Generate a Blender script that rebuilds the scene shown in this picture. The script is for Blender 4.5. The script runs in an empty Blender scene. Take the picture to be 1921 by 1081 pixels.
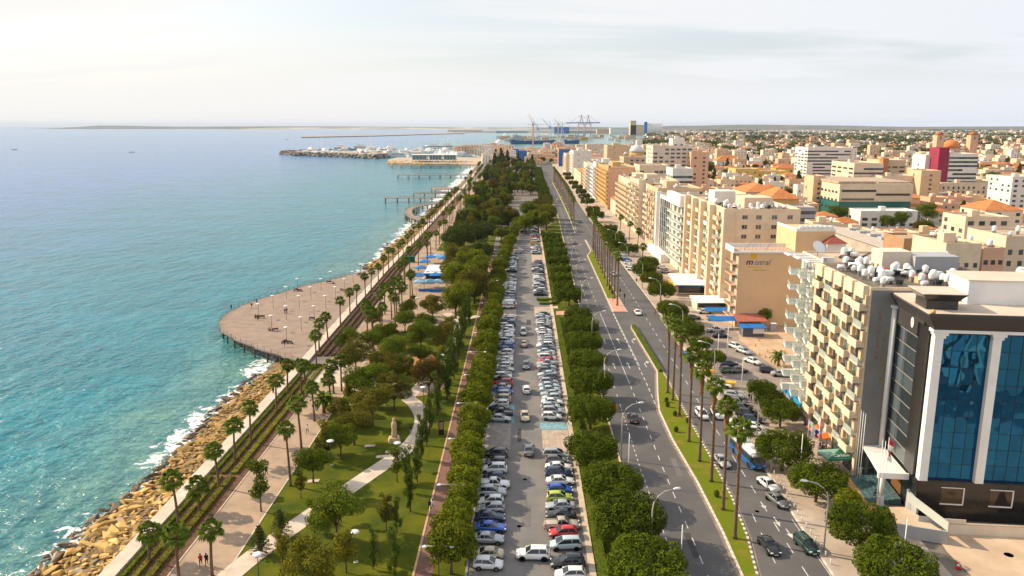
import bpy, bmesh, math, random
import numpy as np
from mathutils import Vector, Matrix
R = math.radians
sc = bpy.context.scene
col = sc.collection
random.seed(7)

# ------------------------------------------------------------------ camera, sky, sun, exposure
CAM_H = 56.0
FPX = 1461.0
PITCH = math.atan(303.5 / FPX)
cam_d = bpy.data.cameras.new('camera')
cam_d.sensor_width = 36.0
cam_d.lens = 36.0 * FPX / 1921.0
cam_d.clip_start = 1.0
cam_d.clip_end = 120000.0
cam = bpy.data.objects.new('camera', cam_d)
cam.location = (0, 0, CAM_H)
cam.rotation_euler = (math.pi / 2 - PITCH, 0, 0)
col.objects.link(cam)
sc.camera = cam

SUN_EL, SUN_AZ = 32.0, 291.0          # azimuth clockwise from +Y
world = bpy.data.worlds.new('World')
sc.world = world
world.use_nodes = True
wt = world.node_tree
wt.nodes.clear()
def wn(t, **k):
    n = wt.nodes.new(t)
    for a, b in k.items(): setattr(n, a, b)
    return n
def wmath(op, a, b=None, c=None, clamp=False):
    n = wn('ShaderNodeMath', operation=op, use_clamp=clamp)
    for i, v in enumerate((a, b, c)):
        if v is None: continue
        if isinstance(v, (int, float)): n.inputs[i].default_value = v
        else: wt.links.new(v, n.inputs[i])
    return n.outputs[0]
sky = wn('ShaderNodeTexSky', sky_type='NISHITA', sun_disc=False)
sky.sun_elevation = R(SUN_EL)
sky.sun_rotation = R(SUN_AZ)
sky.air_density, sky.dust_density, sky.ozone_density = 1.0, 2.2, 1.4
tc = wn('ShaderNodeTexCoord')
sep = wn('ShaderNodeSeparateXYZ')
wt.links.new(tc.outputs['Generated'], sep.inputs[0])
up = wmath('MAXIMUM', sep.outputs[2], 0.0)
den = wmath('ADD', up, 0.12)
comb = wn('ShaderNodeCombineXYZ')
wt.links.new(wmath('DIVIDE', sep.outputs[0], den), comb.inputs[0])
wt.links.new(wmath('DIVIDE', sep.outputs[1], den), comb.inputs[1])
mp = wn('ShaderNodeMapping')
mp.inputs['Rotation'].default_value = (0, 0, R(18))
mp.inputs['Scale'].default_value = (0.36, 1.0, 1)
mp.inputs['Location'].default_value = (2.3, 0.7, 0)
wt.links.new(comb.outputs[0], mp.inputs[0])
nz = wn('ShaderNodeTexNoise')
nz.inputs['Scale'].default_value = 0.75
nz.inputs['Detail'].default_value = 5.0
nz.inputs['Roughness'].default_value = 0.55
nz.inputs['Distortion'].default_value = 0.5
wt.links.new(mp.outputs[0], nz.inputs['Vector'])
rmp = wn('ShaderNodeMapRange', interpolation_type='SMOOTHSTEP')
rmp.inputs['From Min'].default_value = 0.38
rmp.inputs['From Max'].default_value = 0.58
rmp.inputs['To Min'].default_value = 0.50
rmp.inputs['To Max'].default_value = 0.98
wt.links.new(nz.outputs[0], rmp.inputs['Value'])
veil = wn('ShaderNodeMapRange', interpolation_type='SMOOTHSTEP')     # thin cloud thickens towards the horizon
veil.inputs['From Min'].default_value = 0.03
veil.inputs['From Max'].default_value = 0.14
veil.inputs['To Min'].default_value = 1.0
veil.inputs['To Max'].default_value = 0.0
wt.links.new(up, veil.inputs['Value'])
mask = wmath('MAXIMUM', rmp.outputs[0], wmath('MULTIPLY', veil.outputs[0], 0.97), clamp=True)
# the veil is creamier on the sun's side, greyer away from it
sd = Vector((math.sin(R(SUN_AZ)), math.cos(R(SUN_AZ)), 0))
dt = wn('ShaderNodeVectorMath', operation='DOT_PRODUCT')
wt.links.new(tc.outputs['Generated'], dt.inputs[0])
dt.inputs[1].default_value = sd
side = wn('ShaderNodeMapRange')
side.inputs['From Min'].default_value = -0.3
side.inputs['From Max'].default_value = 0.85
wt.links.new(dt.outputs['Value'], side.inputs['Value'])
cc = wn('ShaderNodeMix', data_type='RGBA')
cc.inputs[6].default_value = (4.65, 4.85, 5.2, 1)
cc.inputs[7].default_value = (5.35, 5.2, 4.95, 1)
wt.links.new(side.outputs[0], cc.inputs[0])
mixc = wn('ShaderNodeMix', data_type='RGBA')
wt.links.new(mask, mixc.inputs[0])
wt.links.new(sky.outputs[0], mixc.inputs[6])
wt.links.new(cc.outputs[2], mixc.inputs[7])
bg = wn('ShaderNodeBackground')
bg.inputs['Strength'].default_value = 0.15
wt.links.new(mixc.outputs[2], bg.inputs[0])
wo = wn('ShaderNodeOutputWorld')
wt.links.new(bg.outputs[0], wo.inputs[0])

sun_l = bpy.data.lights.new('sun', 'SUN')
sun_l.energy = 5.0
sun_l.angle = R(0.6)
sun_l.color = (1.0, 0.83, 0.60)
sun = bpy.data.objects.new('sun', sun_l)
sv = Vector((math.sin(R(SUN_AZ)) * math.cos(R(SUN_EL)), math.cos(R(SUN_AZ)) * math.cos(R(SUN_EL)), math.sin(R(SUN_EL))))
sun.rotation_euler = (-sv).to_track_quat('-Z', 'Y').to_euler()
sun.location = (0, 0, 300)
col.objects.link(sun)
sc.view_settings.view_transform = 'Standard'
sc.view_settings.look = 'None'
sc.view_settings.gamma = 1.0
sc.view_settings.exposure = 0.32
sc.view_settings.use_curve_mapping = False
sc.cycles.max_bounces = 6
sc.cycles.diffuse_bounces = 3
sc.cycles.transparent_max_bounces = 8
sc.cycles.volume_bounces = 0
sc.cycles.caustics_reflective = False
sc.cycles.caustics_refractive = False

# ------------------------------------------------------------------ pixel of the photograph -> point on a level plane
ST, CT = math.sin(PITCH), math.cos(PITCH)
def G(px, py, z=0.0):
    zz = FPX * ST + (py - 540.5) * CT
    yy = FPX * CT - (py - 540.5) * ST
    k = (CAM_H - z) / zz
    return ((px - 960.5) * k, yy * k)
def ZT(py, Y):
    """height of the point seen at row py, at distance Y"""
    return CAM_H - Y * (FPX * ST + (py - 540.5) * CT) / (FPX * CT - (py - 540.5) * ST)
def XT(px, py, Y):
    return (px - 960.5) * Y / (FPX * CT - (py - 540.5) * ST)
def GP(pts, z=0.0):
    return [G(a, b, z) for a, b in pts]

# ------------------------------------------------------------------ materials
MATS = {}
def mat(name, c, rough=0.75, var=0.0, scale=1.0, bump=0.0, metal=0.0, c2=None, spec=0.35, obj_var=0.0, island=0.0, coat=0.0, bscale=None, transl=0.0, alpha=None, detail=4, lo=0.35, hi=0.65):
    if name in MATS: return MATS[name]
    m = bpy.data.materials.new(name)
    m.use_nodes = True
    t = m.node_tree
    b = t.nodes['Principled BSDF']
    b.inputs['Base Color'].default_value = (*c, 1)
    b.inputs['Roughness'].default_value = rough
    b.inputs['Metallic'].default_value = metal
    b.inputs['Specular IOR Level'].default_value = spec
    b.inputs['Coat Weight'].default_value = coat
    if alpha is not None: b.inputs['Alpha'].default_value = alpha
    m.diffuse_color = (*c, 1)
    out = None
    if var or c2 or bump:
        geo = t.nodes.new('ShaderNodeNewGeometry')
        n = t.nodes.new('ShaderNodeTexNoise')
        n.inputs['Scale'].default_value = scale
        n.inputs['Detail'].default_value = detail
        n.inputs['Roughness'].default_value = 0.62
        t.links.new(geo.outputs['Position'], n.inputs['Vector'])
    if var or c2:
        r = t.nodes.new('ShaderNodeMapRange')
        r.inputs['From Min'].default_value = lo
        r.inputs['From Max'].default_value = hi
        t.links.new(n.outputs[0], r.inputs['Value'])
        mx = t.nodes.new('ShaderNodeMix'); mx.data_type = 'RGBA'
        d = c2 if c2 else tuple(x * (1 - var) for x in c)
        mx.inputs[6].default_value = (*c, 1)
        mx.inputs[7].default_value = (*d, 1)
        t.links.new(r.outputs[0], mx.inputs[0])
        out = mx.outputs[2]
    if obj_var or island:
        src = None
        if obj_var:
            oi = t.nodes.new('ShaderNodeObjectInfo'); src = oi.outputs['Random']; amt = obj_var
        if island:
            g2 = t.nodes.new('ShaderNodeNewGeometry'); s2 = g2.outputs['Random Per Island']
            if src is not None:
                a = t.nodes.new('ShaderNodeMath'); a.operation = 'MULTIPLY_ADD'
                t.links.new(s2, a.inputs[0]); a.inputs[1].default_value = 0.6
                q = t.nodes.new('ShaderNodeMath'); q.operation = 'MULTIPLY'; q.inputs[1].default_value = 0.4
                t.links.new(src, q.inputs[0]); t.links.new(q.outputs[0], a.inputs[2]); src = a.outputs[0]; amt = max(obj_var, island)
            else: src = s2; amt = island
        r = t.nodes.new('ShaderNodeMapRange')
        r.inputs['To Min'].default_value = 1 - amt
        r.inputs['To Max'].default_value = 1 + amt
        t.links.new(src, r.inputs['Value'])
        vm = t.nodes.new('ShaderNodeVectorMath'); vm.operation = 'SCALE'
        if out is not None: t.links.new(out, vm.inputs[0])
        else: vm.inputs[0].default_value = c
        t.links.new(r.outputs[0], vm.inputs['Scale'])
        out = vm.outputs[0]
    if out is not None: t.links.new(out, b.inputs['Base Color'])
    if bump:
        n2 = n
        if bscale:
            n2 = t.nodes.new('ShaderNodeTexNoise')
            n2.inputs['Scale'].default_value = bscale; n2.inputs['Detail'].default_value = 3
            t.links.new(geo.outputs['Position'], n2.inputs['Vector'])
        bp = t.nodes.new('ShaderNodeBump')
        bp.inputs['Strength'].default_value = 1.0
        bp.inputs['Distance'].default_value = bump
        t.links.new(n2.outputs[0], bp.inputs['Height'])
        t.links.new(bp.outputs[0], b.inputs['Normal'])
    if transl:
        tr = t.nodes.new('ShaderNodeBsdfTranslucent')
        if out is not None: t.links.new(out, tr.inputs[0])
        else: tr.inputs[0].default_value = (*c, 1)
        ms = t.nodes.new('ShaderNodeMixShader'); ms.inputs[0].default_value = transl
        t.links.new(b.outputs[0], ms.inputs[1]); t.links.new(tr.outputs[0], ms.inputs[2])
        t.links.new(ms.outputs[0], t.nodes['Material Output'].inputs['Surface'])
    MATS[name] = m
    return m

# ------------------------------------------------------------------ mesh helpers
class MB:
    def __init__(s): s.v = []; s.f = []; s.m = []; s.s = []
    def add(s, vs, fs, mi=0, sm=False):
        o = len(s.v); s.v.extend(vs)
        for f in fs: s.f.append(tuple(i + o for i in f)); s.m.append(mi); s.s.append(sm)
        return s
    def box(s, x0, x1, y0, y1, z0, z1, mi=0, bottom=True):
        vs = [(x0,y0,z0),(x1,y0,z0),(x1,y1,z0),(x0,y1,z0),(x0,y0,z1),(x1,y0,z1),(x1,y1,z1),(x0,y1,z1)]
        fs = [(4,5,6,7),(0,1,5,4),(1,2,6,5),(2,3,7,6),(3,0,4,7)]
        if bottom: fs.append((3,2,1,0))
        return s.add(vs, fs, mi)
    def obox(s, c, ax, ay, az, mi=0):
        """box from centre and three half axes"""
        c, ax, ay, az = map(Vector, (c, ax, ay, az))
        vs = [tuple(c + ax*i + ay*j + az*k) for k in (-1,1) for i, j in ((-1,-1),(1,-1),(1,1),(-1,1))]
        return s.add(vs, [(4,5,6,7),(0,1,5,4),(1,2,6,5),(2,3,7,6),(3,0,4,7),(3,2,1,0)], mi)
    def prism(s, poly, z0, z1, mi=0, mtop=None, top_poly=None):
        n = len(poly)
        a = sum(poly[i][0]*poly[(i+1)%n][1]-poly[(i+1)%n][0]*poly[i][1] for i in range(n))
        tp = top_poly or poly
        if a < 0: poly = poly[::-1]; tp = tp[::-1]
        s.add([(x,y,z0) for x,y in poly] + [(x,y,z1) for x,y in tp], [(i,(i+1)%n,n+(i+1)%n,n+i) for i in range(n)], mi)
        s.add([(x,y,z1) for x,y in tp], [tuple(range(n))], mi if mtop is None else mtop)
        s.add([(x,y,z0) for x,y in poly], [tuple(range(n))[::-1]], mi)
        return s
    def tube(s, p0, p1, r0, r1=None, n=8, mi=0, cap=True, sm=True):
        return s.path([p0, p1], [r0, r0 if r1 is None else r1], n, mi, cap, sm)
    def path(s, pts, rs, n=8, mi=0, cap=True, sm=True):
        P = [Vector(p) for p in pts]
        if isinstance(rs, (int, float)): rs = [rs]*len(P)
        o = len(s.v)
        for i, p in enumerate(P):
            d = (P[min(i+1,len(P)-1)] - P[max(i-1,0)]).normalized()
            a = Vector((0,0,1)) if abs(d.z) < 0.9 else Vector((1,0,0))
            u = d.cross(a).normalized(); w = d.cross(u).normalized()
            for k in range(n):
                t = 2*math.pi*k/n
                s.v.append(tuple(p + (u*math.cos(t) + w*math.sin(t))*rs[i]))
        for i in range(len(P)-1):
            for k in range(n):
                k2 = (k+1) % n
                s.f.append((o+i*n+k, o+(i+1)*n+k, o+(i+1)*n+k2, o+i*n+k2)); s.m.append(mi); s.s.append(sm)
        if cap:
            s.f.append(tuple(o+k for k in range(n))); s.m.append(mi); s.s.append(False)
            e = o+(len(P)-1)*n
            s.f.append(tuple(e+k for k in range(n))[::-1]); s.m.append(mi); s.s.append(False)
        return s
    def lathe(s, prof, n=12, mi=0, c=(0,0,0), sm=True):
        o = len(s.v)
        for r, z in prof:
            for k in range(n):
                t = 2*math.pi*k/n
                s.v.append((c[0]+r*math.cos(t), c[1]+r*math.sin(t), c[2]+z))
        for i in range(len(prof)-1):
            for k in range(n):
                k2 = (k+1)%n
                s.f.append((o+i*n+k, o+i*n+k2, o+(i+1)*n+k2, o+(i+1)*n+k)); s.m.append(mi); s.s.append(sm)
        if prof[0][0] > 0.001: s.f.append(tuple(o+k for k in range(n))[::-1]); s.m.append(mi); s.s.append(False)
        if prof[-1][0] > 0.001:
            e = o+(len(prof)-1)*n
            s.f.append(tuple(e+k for k in range(n))); s.m.append(mi); s.s.append(False)
        return s
    def loft(s, rings, mi=0, closed=True, cap=True, sm=True, mfun=None):
        o = len(s.v); n = len(rings[0])
        for r in rings: s.v.extend(r)
        for i in range(len(rings)-1):
            for k in range(n if closed else n-1):
                k2 = (k+1)%n
                s.f.append((o+i*n+k, o+i*n+k2, o+(i+1)*n+k2, o+(i+1)*n+k)); s.m.append(mfun(i,k) if mfun else mi); s.s.append(sm)
        if cap:
            s.f.append(tuple(o+k for k in range(n))[::-1]); s.m.append(mi); s.s.append(False)
            e = o+(len(rings)-1)*n
            s.f.append(tuple(e+k for k in range(n))); s.m.append(mi); s.s.append(False)
        return s
    def join(s, other, M=None):
        o = len(s.v)
        s.v.extend([tuple(M @ Vector(v)) for v in other.v] if M is not None else other.v)
        s.f.extend(tuple(i+o for i in f) for f in other.f); s.m.extend(other.m); s.s.extend(other.s)
        return s
    def mesh(s, name, mats):
        me = bpy.data.meshes.new(name)
        me.from_pydata(s.v, [], s.f)
        me.polygons.foreach_set('material_index', s.m)
        me.polygons.foreach_set('use_smooth', s.s)
        for m in (mats if isinstance(mats, (list, tuple)) else [mats]): me.materials.append(m)
        me.update()
        return me
    def build(s, name, mats, parent=None, **k):
        return obj(name, s.mesh(name, mats), parent, **k)

def fast_mesh(name, verts, faces, mats, mi=None, smooth=False):
    me = bpy.data.meshes.new(name)
    verts = np.asarray(verts, np.float32); faces = np.asarray(faces, np.int32)
    nf, k = faces.shape
    me.vertices.add(len(verts)); me.vertices.foreach_set('co', verts.ravel())
    me.loops.add(nf*k); me.loops.foreach_set('vertex_index', faces.ravel())
    me.polygons.add(nf)
    me.polygons.foreach_set('loop_start', np.arange(0, nf*k, k, dtype=np.int32))
    me.polygons.foreach_set('loop_total', np.full(nf, k, np.int32))
    for m in (mats if isinstance(mats, (list, tuple)) else [mats]): me.materials.append(m)
    if mi is not None: me.polygons.foreach_set('material_index', np.asarray(mi, np.int32))
    me.polygons.foreach_set('use_smooth', np.full(nf, smooth))
    me.update(calc_edges=True); me.validate()
    return me

def obj(name, me, parent=None, loc=None, rot=None, scale=None, label=None, cat=None, group=None, kind=None):
    o = bpy.data.objects.new(name, me)
    col.objects.link(o)
    if parent is not None: o.parent = parent
    if loc is not None: o.location = loc
    if rot is not None: o.rotation_euler = rot if isinstance(rot, (tuple, list)) else (0, 0, rot)
    if scale is not None: o.scale = scale if isinstance(scale, (tuple, list)) else (scale,)*3
    if label: o['label'] = label
    if cat: o['category'] = cat
    if group: o['group'] = group
    if kind: o['kind'] = kind
    return o
def thing(name, label, cat, loc=(0,0,0), rot=0, scale=None, group=None):
    return obj(name, None, None, loc, rot, scale, label, cat, group)
def paint(o, m, slot=0):
    o.material_slots[slot].link = 'OBJECT'
    o.material_slots[slot].material = m
def inst(name, parts, label, cat, loc, rot=0, scale=None, group=None, paints=None):
    """a thing: an Empty with one object per part; parts = [(name, mesh, loc, rot, kids)]"""
    t = thing(name, label, cat, loc, rot, scale, group)
    def rec(ps, par):
        for p in ps:
            nm, me = p[0], p[1]
            o = obj(nm, me, par, p[2] if len(p) > 2 else None, p[3] if len(p) > 3 else None)
            if paints and me.materials and me.materials[0] and me.materials[0].name in paints:
                paint(o, paints[me.materials[0].name])
            if len(p) > 4: rec(p[4], o)
    rec(parts, t)
    return t
def structure(name, mb, mats, parent=None): return mb.build(name, mats, parent, kind='structure')
ORD = ['first','second','third','fourth','fifth','sixth','seventh','eighth','ninth','tenth','eleventh','twelfth']
def ordn(i):
    if i < 12: return ORD[i]
    n = i+1
    return '%d%s' % (n, 'th' if 10 <= n % 100 <= 20 else {1:'st',2:'nd',3:'rd'}.get(n % 10, 'th'))
def lerp(a, b, t): return a + (b-a)*t
def along(pts, step, start=0.0, end=None):
    """points, headings every step metres along a world polyline"""
    out = []; acc = 0.0; nxt = start
    for (x0,y0),(x1,y1) in zip(pts, pts[1:]):
        L = math.hypot(x1-x0, y1-y0)
        while nxt <= acc+L:
            t = (nxt-acc)/L
            out.append((lerp(x0,x1,t), lerp(y0,y1,t), math.atan2(y1-y0, x1-x0)))
            nxt += step
            if end and nxt > end: return out
        acc += L
    return out
def xat(line, Y):
    """X of a world polyline (Y increasing) at Y"""
    if Y <= line[0][1]:
        (x0,y0),(x1,y1) = line[0], line[1]
    else:
        for (x0,y0),(x1,y1) in zip(line, line[1:]):
            if Y <= y1: break
    return x0 + (x1-x0)*(Y-y0)/(y1-y0)
def strip(name, left, right, z, m, n=60, parent=None, kind='structure', y0=None, y1=None, curved=0):
    """flat strip between two world polylines given with Y increasing"""
    a = max(left[0][1], right[0][1]) if y0 is None else y0
    b = min(left[-1][1], right[-1][1]) if y1 is None else y1
    ys = sorted(set([a, b] + [p[1] for p in left+right if a < p[1] < b]))
    mb = MB()
    vs = []
    for y in ys: vs += [(xat(left,y), y, z), (xat(right,y), y, z)]
    mb.add(vs, [(2*i, 2*i+1, 2*i+3, 2*i+2) for i in range(len(ys)-1)])
    return mb.build(name, m, parent, kind=kind)
def flat(name, poly, z, m, parent=None, kind='structure'):
    a = sum(poly[i][0]*poly[(i+1)%len(poly)][1]-poly[(i+1)%len(poly)][0]*poly[i][1] for i in range(len(poly)))
    if a < 0: poly = poly[::-1]
    return MB().add([(x,y,z) for x,y in poly], [tuple(range(len(poly)))]).build(name, m, parent, kind=kind)
# ------------------------------------------------------------------ the setting: sea, land, roads
ASPH = mat('asphalt', (0.135, 0.127, 0.122), 0.85, scale=0.09, c2=(0.082, 0.079, 0.080), detail=9, bump=0.004, bscale=20, lo=0.3, hi=0.7)
ASPH_LOT = mat('lot_asphalt', (0.215, 0.195, 0.178), 0.88, scale=0.16, c2=(0.150, 0.142, 0.136), bump=0.004, bscale=20, detail=6)
GRASS = mat('lawn', (0.125, 0.130, 0.008), 0.95, scale=0.16, c2=(0.045, 0.070, 0.005), bump=0.05, bscale=6, spec=0.1, detail=6)
GRASS_DRY = mat('median_lawn', (0.130, 0.165, 0.008), 0.95, scale=0.3, c2=(0.26, 0.16, 0.04), bump=0.05, bscale=6, spec=0.1, lo=0.52, hi=0.72, detail=5)
PAVE = mat('promenade_paving', (0.43, 0.30, 0.20), 0.8, scale=0.25, c2=(0.31, 0.22, 0.15), bump=0.003, bscale=8, detail=5)
PAVE_PALE = mat('pale_paving', (0.66, 0.55, 0.44), 0.8, scale=0.4, c2=(0.52, 0.42, 0.33), detail=5)
PAVE_SIDE = mat('pavement_concrete', (0.52, 0.42, 0.33), 0.85, scale=0.2, c2=(0.38, 0.30, 0.24), detail=6)
BRICKRED = mat('red_brick_paving', (0.24, 0.125, 0.095), 0.9, scale=0.5, c2=(0.17, 0.09, 0.07), detail=6)
PINK = mat('pink_paving', (0.62, 0.33, 0.24), 0.85, scale=0.8, c2=(0.5, 0.26, 0.18))
KERBW = mat('kerb_white', (0.75, 0.70, 0.62), 0.7, var=0.25, scale=2)
KERBB = mat('kerb_dark', (0.16, 0.14, 0.12), 0.8)
KERB = mat('kerb_stone', (0.62, 0.50, 0.38), 0.8, var=0.25, scale=0.8)
WHITEP = mat('road_paint', (0.72, 0.70, 0.66), 0.7, var=0.45, scale=1.3, detail=6)
BLUEP = mat('blue_road_paint', (0.25, 0.46, 0.52), 0.7, var=0.5, scale=1.5, detail=6)
SOIL = mat('planter_soil', (0.17, 0.085, 0.045), 0.95, var=0.5, scale=0.8, bump=0.08, detail=6)
DIRT = mat('town_ground', (0.26, 0.21, 0.165), 0.95, scale=0.06, c2=(0.12, 0.11, 0.085), detail=8)
SAND = mat('beach_sand', (0.62, 0.42, 0.24), 0.95, var=0.25, scale=0.3)
CONC = mat('concrete', (0.60, 0.50, 0.40), 0.85, var=0.28, scale=0.5, detail=6)
GREYC = mat('grey_concrete', (0.30, 0.29, 0.28), 0.85, var=0.3, scale=0.6)

# --- sea
SEA_Z = -2.2
def sea_material():
    m = bpy.data.materials.new('sea_water'); m.use_nodes = True
    t = m.node_tree; b = t.nodes['Principled BSDF']
    N = t.nodes.new; L = t.links.new
    geo = N('ShaderNodeNewGeometry')
    sp = N('ShaderNodeSeparateXYZ'); L(geo.outputs['Position'], sp.inputs[0])
    def M(op, a, b_=None, cl=False):
        n = N('ShaderNodeMath'); n.operation = op; n.use_clamp = cl
        for i, v in enumerate((a, b_)):
            if v is None: continue
            if isinstance(v, (int, float)): n.inputs[i].default_value = v
            else: L(v, n.inputs[i])
        return n.outputs[0]
    def noise(scale, det, sx=1, sy=1, rot=0, dist=0.0, rough=0.55):
        mpn = N('ShaderNodeMapping'); mpn.inputs['Scale'].default_value = (sx, sy, 1); mpn.inputs['Rotation'].default_value = (0, 0, rot)
        L(geo.outputs['Position'], mpn.inputs[0])
        n = N('ShaderNodeTexNoise'); n.inputs['Scale'].default_value = scale; n.inputs['Detail'].default_value = det
        n.inputs['Roughness'].default_value = rough; n.inputs['Distortion'].default_value = dist
        L(mpn.outputs[0], n.inputs['Vector']); return n.outputs[0]
    def rng(v, a, b_, c=0.0, d=1.0):
        n = N('ShaderNodeMapRange'); n.interpolation_type = 'SMOOTHSTEP'
        for k, x in zip(('From Min','From Max','To Min','To Max'), (a, b_, c, d)): n.inputs[k].default_value = x
        L(v, n.inputs['Value']); return n.outputs[0]
    def mix(f, a, b_):
        n = N('ShaderNodeMix'); n.data_type = 'RGBA'
        if isinstance(f, (int, float)): n.inputs[0].default_value = f
        else: L(f, n.inputs[0])
        for i, v in ((6, a), (7, b_)):
            if isinstance(v, tuple): n.inputs[i].default_value = (*v, 1)
            else: L(v, n.inputs[i])
        return n.outputs[2]
    off = M('SUBTRACT', -61.5, sp.outputs[0])               # metres seaward of the waterline
    big = noise(0.012, 4, rot=0.4)
    deep = rng(M('ADD', off, M('MULTIPLY', M('SUBTRACT', big, 0.5), 260.0)), 20, 420)
    c1 = mix(deep, (0.006, 0.215, 0.265), (0.085, 0.190, 0.500))  # offshore blue of deeper water, also paled in the colour to stand for sky reflection
    shal = rng(M('ADD', off, M('MULTIPLY', M('SUBTRACT', noise(0.05, 4), 0.5), 24.0)), 2, 34)
    c2 = mix(shal, (0.11, 0.26, 0.22), c1)
    patch = rng(noise(0.035, 5, sx=0.6), 0.4, 0.62)
    c3 = mix(M('MULTIPLY', patch, 0.5), c2, (0.012, 0.135, 0.165))
    fl2 = rng(noise(0.55, 5, sx=0.45, sy=1.1, rot=0.2, dist=0.5, rough=0.6), 0.44, 0.60)
    c3 = mix(M('MULTIPLY', fl2, 0.55), c3, (0.006, 0.105, 0.150))  # dark flecks in the water colour stand in for wave shading
    # foam: lacy near the rocks, few flecks further out
    lace = noise(0.34, 8, dist=1.3, rough=0.68)
    wob = noise(0.07, 3)
    d2 = M('ADD', off, M('MULTIPLY', M('SUBTRACT', wob, 0.5), 16.0))
    near = M('MULTIPLY', rng(d2, 0.0, 9.0, 1.0, 0.0), rng(off, -14.0, -6.0))
    th = M('SUBTRACT', 0.80, M('MULTIPLY', near, 0.36))
    foam = rng(M('SUBTRACT', lace, th), 0.0, 0.06)
    fm = noise(0.5, 6, dist=0.4, rough=0.7)
    fleck = M('MULTIPLY', rng(fm, 0.775, 0.81), 0.8)
    foam = M('MAXIMUM', foam, fleck, True)
    c4 = mix(foam, c3, (0.78, 0.80, 0.78))
    L(c4, b.inputs['Base Color'])
    L(M('ADD', M('MULTIPLY', foam, 0.5), 0.14), b.inputs['Roughness'])
    b.inputs['IOR'].default_value = 1.33
    b.inputs['Specular IOR Level'].default_value = 0.28
    h = M('ADD', M('MULTIPLY', noise(0.16, 3, sx=1.0, sy=0.55, rot=0.5), 1.6),
          M('ADD', M('MULTIPLY', noise(0.7, 4, sx=0.6, sy=1.2, rot=0.3, dist=0.4), 0.55), M('MULTIPLY', noise(2.6, 2), 0.10)))
    bp = N('ShaderNodeBump'); bp.inputs['Distance'].default_value = 1.1; bp.inputs['Strength'].default_value = 1.0
    L(h, bp.inputs['Height']); L(bp.outputs[0], b.inputs['Normal'])
    return m
SEA = sea_material()
xs = [-60000, -20000, -6000, -2000] + list(np.linspace(-700, 40, 40)) + [300, 1000, 3000, 12000]
ys = [-400, -100] + list(np.linspace(0, 600, 40)) + [800, 1200, 2000, 3500, 6000, 12000, 25000, 70000]
vs = [(x, y, SEA_Z) for y in ys for x in xs]
nx = len(xs)
fs = [(j*nx+i, j*nx+i+1, (j+1)*nx+i+1, (j+1)*nx+i) for j in range(len(ys)-1) for i in range(nx-1)]
obj('sea', fast_mesh('sea', vs, fs, SEA), kind='structure')

# --- land sheet
WALLX = [(-51.6,-60),(-51.3,60),(-51.0,92),(-50.2,176),(-50.0,300),(-48.5,400),(-45.5,720),(-44.5,1130)]
coast = [(x-1.2, y) for x, y in WALLX]
far_coast = GP([(912,308),(905,294),(880,288),(885,281),(960,279),(1050,276),(1150,273),(1188,270),(1185,262),(1215,256),(1200,251.5),(1100,249.5),(960,249),(850,248.6),(835,246.5),(960,245.3),(1200,244)])
land = coast + far_coast + [(9000, 16000), (30000, 16000), (30000, -60)]
flat('ground', land, 0.0, DIRT)
# skirt of the land above the sea
sk = MB()
pl = coast + far_coast
for (a, b) in zip(pl, pl[1:]):
    sk.add([(a[0],a[1],SEA_Z-1),(b[0],b[1],SEA_Z-1),(b[0],b[1],-0.01),(a[0],a[1],-0.01)], [(0,1,2,3)])
structure('quay_wall', sk, CONC)

D = lambda Y: (Y-90)*0.0145
def dl(X, ys=(60, 90, 200, 420, 700, 1000)): return [(X + D(y), y) for y in ys]

# rock bank under the boulders
bk = MB()
yy = list(range(-60, 1130, 12)); n = len(yy)
random.seed(3)
BANK = [( -61.8 + 0.9*math.sin(y*0.11) + 0.7*math.sin(y*0.043+1) + (0 if y < 330 else min(8, (y-330)*0.02)), y) for y in yy]
vs = []
for (bx, y) in BANK:
    wx = xat(WALLX, y) - 1.2
    vs += [(wx, y, -0.35), (lerp(wx, bx, 0.5), y, -1.3), (bx-2, y, SEA_Z-0.7)]
bk.add(vs, [(3*i+a, 3*i+3+a, 3*i+4+a, 3*i+1+a) for i in range(n-1) for a in (0, 1)])
structure('shore_bank', bk, mat('bank_rubble', (0.26, 0.17, 0.08), 0.95, scale=0.5, c2=(0.09, 0.06, 0.03), bump=0.5, bscale=0.8, detail=8))  # bank colour darkened to put shade into the gaps between boulders

# sea wall walk, planter, promenade
def off(line, d): return [(x+d, y) for x, y in line]
W1 = MB()
ysw = list(range(40, 1130, 10))
for a, b in zip(ysw, ysw[1:]):
    if 190 < (a+b)/2 < 192: continue
    xa, xb = xat(WALLX, a), xat(WALLX, b)
    W1.add([(xa-1.15,a,-1.2),(xa+1.0,a,-0.1),(xb+1.0,b,-0.1),(xb-1.15,b,-1.2),(xa-1.15,a,0.55),(xa+1.0,a,0.55),(xb+1.0,b,0.55),(xb-1.15,b,0.55)],
           [(4,5,6,7),(1,2,6,5),(3,0,4,7)])
structure('sea_wall', W1, PAVE_PALE)
PL_L, PL_R = off(WALLX, 1.0), off(WALLX, 7.2)
strip('planter_bed', PL_L, PL_R, 0.03, SOIL, y0=60, y1=178)
strip('planter_bed', PL_L, PL_R, 0.03, SOIL, y0=186, y1=640)
PR_R = off(WALLX, 14.4)
strip('promenade', off(WALLX, 7.4), PR_R, 0.03, PAVE, y0=60, y1=1100)
strip('promenade_edge', off(WALLX, 7.2), off(WALLX, 7.4), 0.10, KERB, y0=60, y1=640)
strip('promenade_edge', PR_R, off(WALLX, 14.62), 0.08, PAVE_PALE, y0=60, y1=185)
strip('park_lawn', off(WALLX, 14.6), dl(-12.7), 0.02, GRASS, y0=60, y1=1080)
strip('park_lawn', dl(-10.2), dl(-5.9), 0.02, GRASS, y0=60, y1=420)
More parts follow.
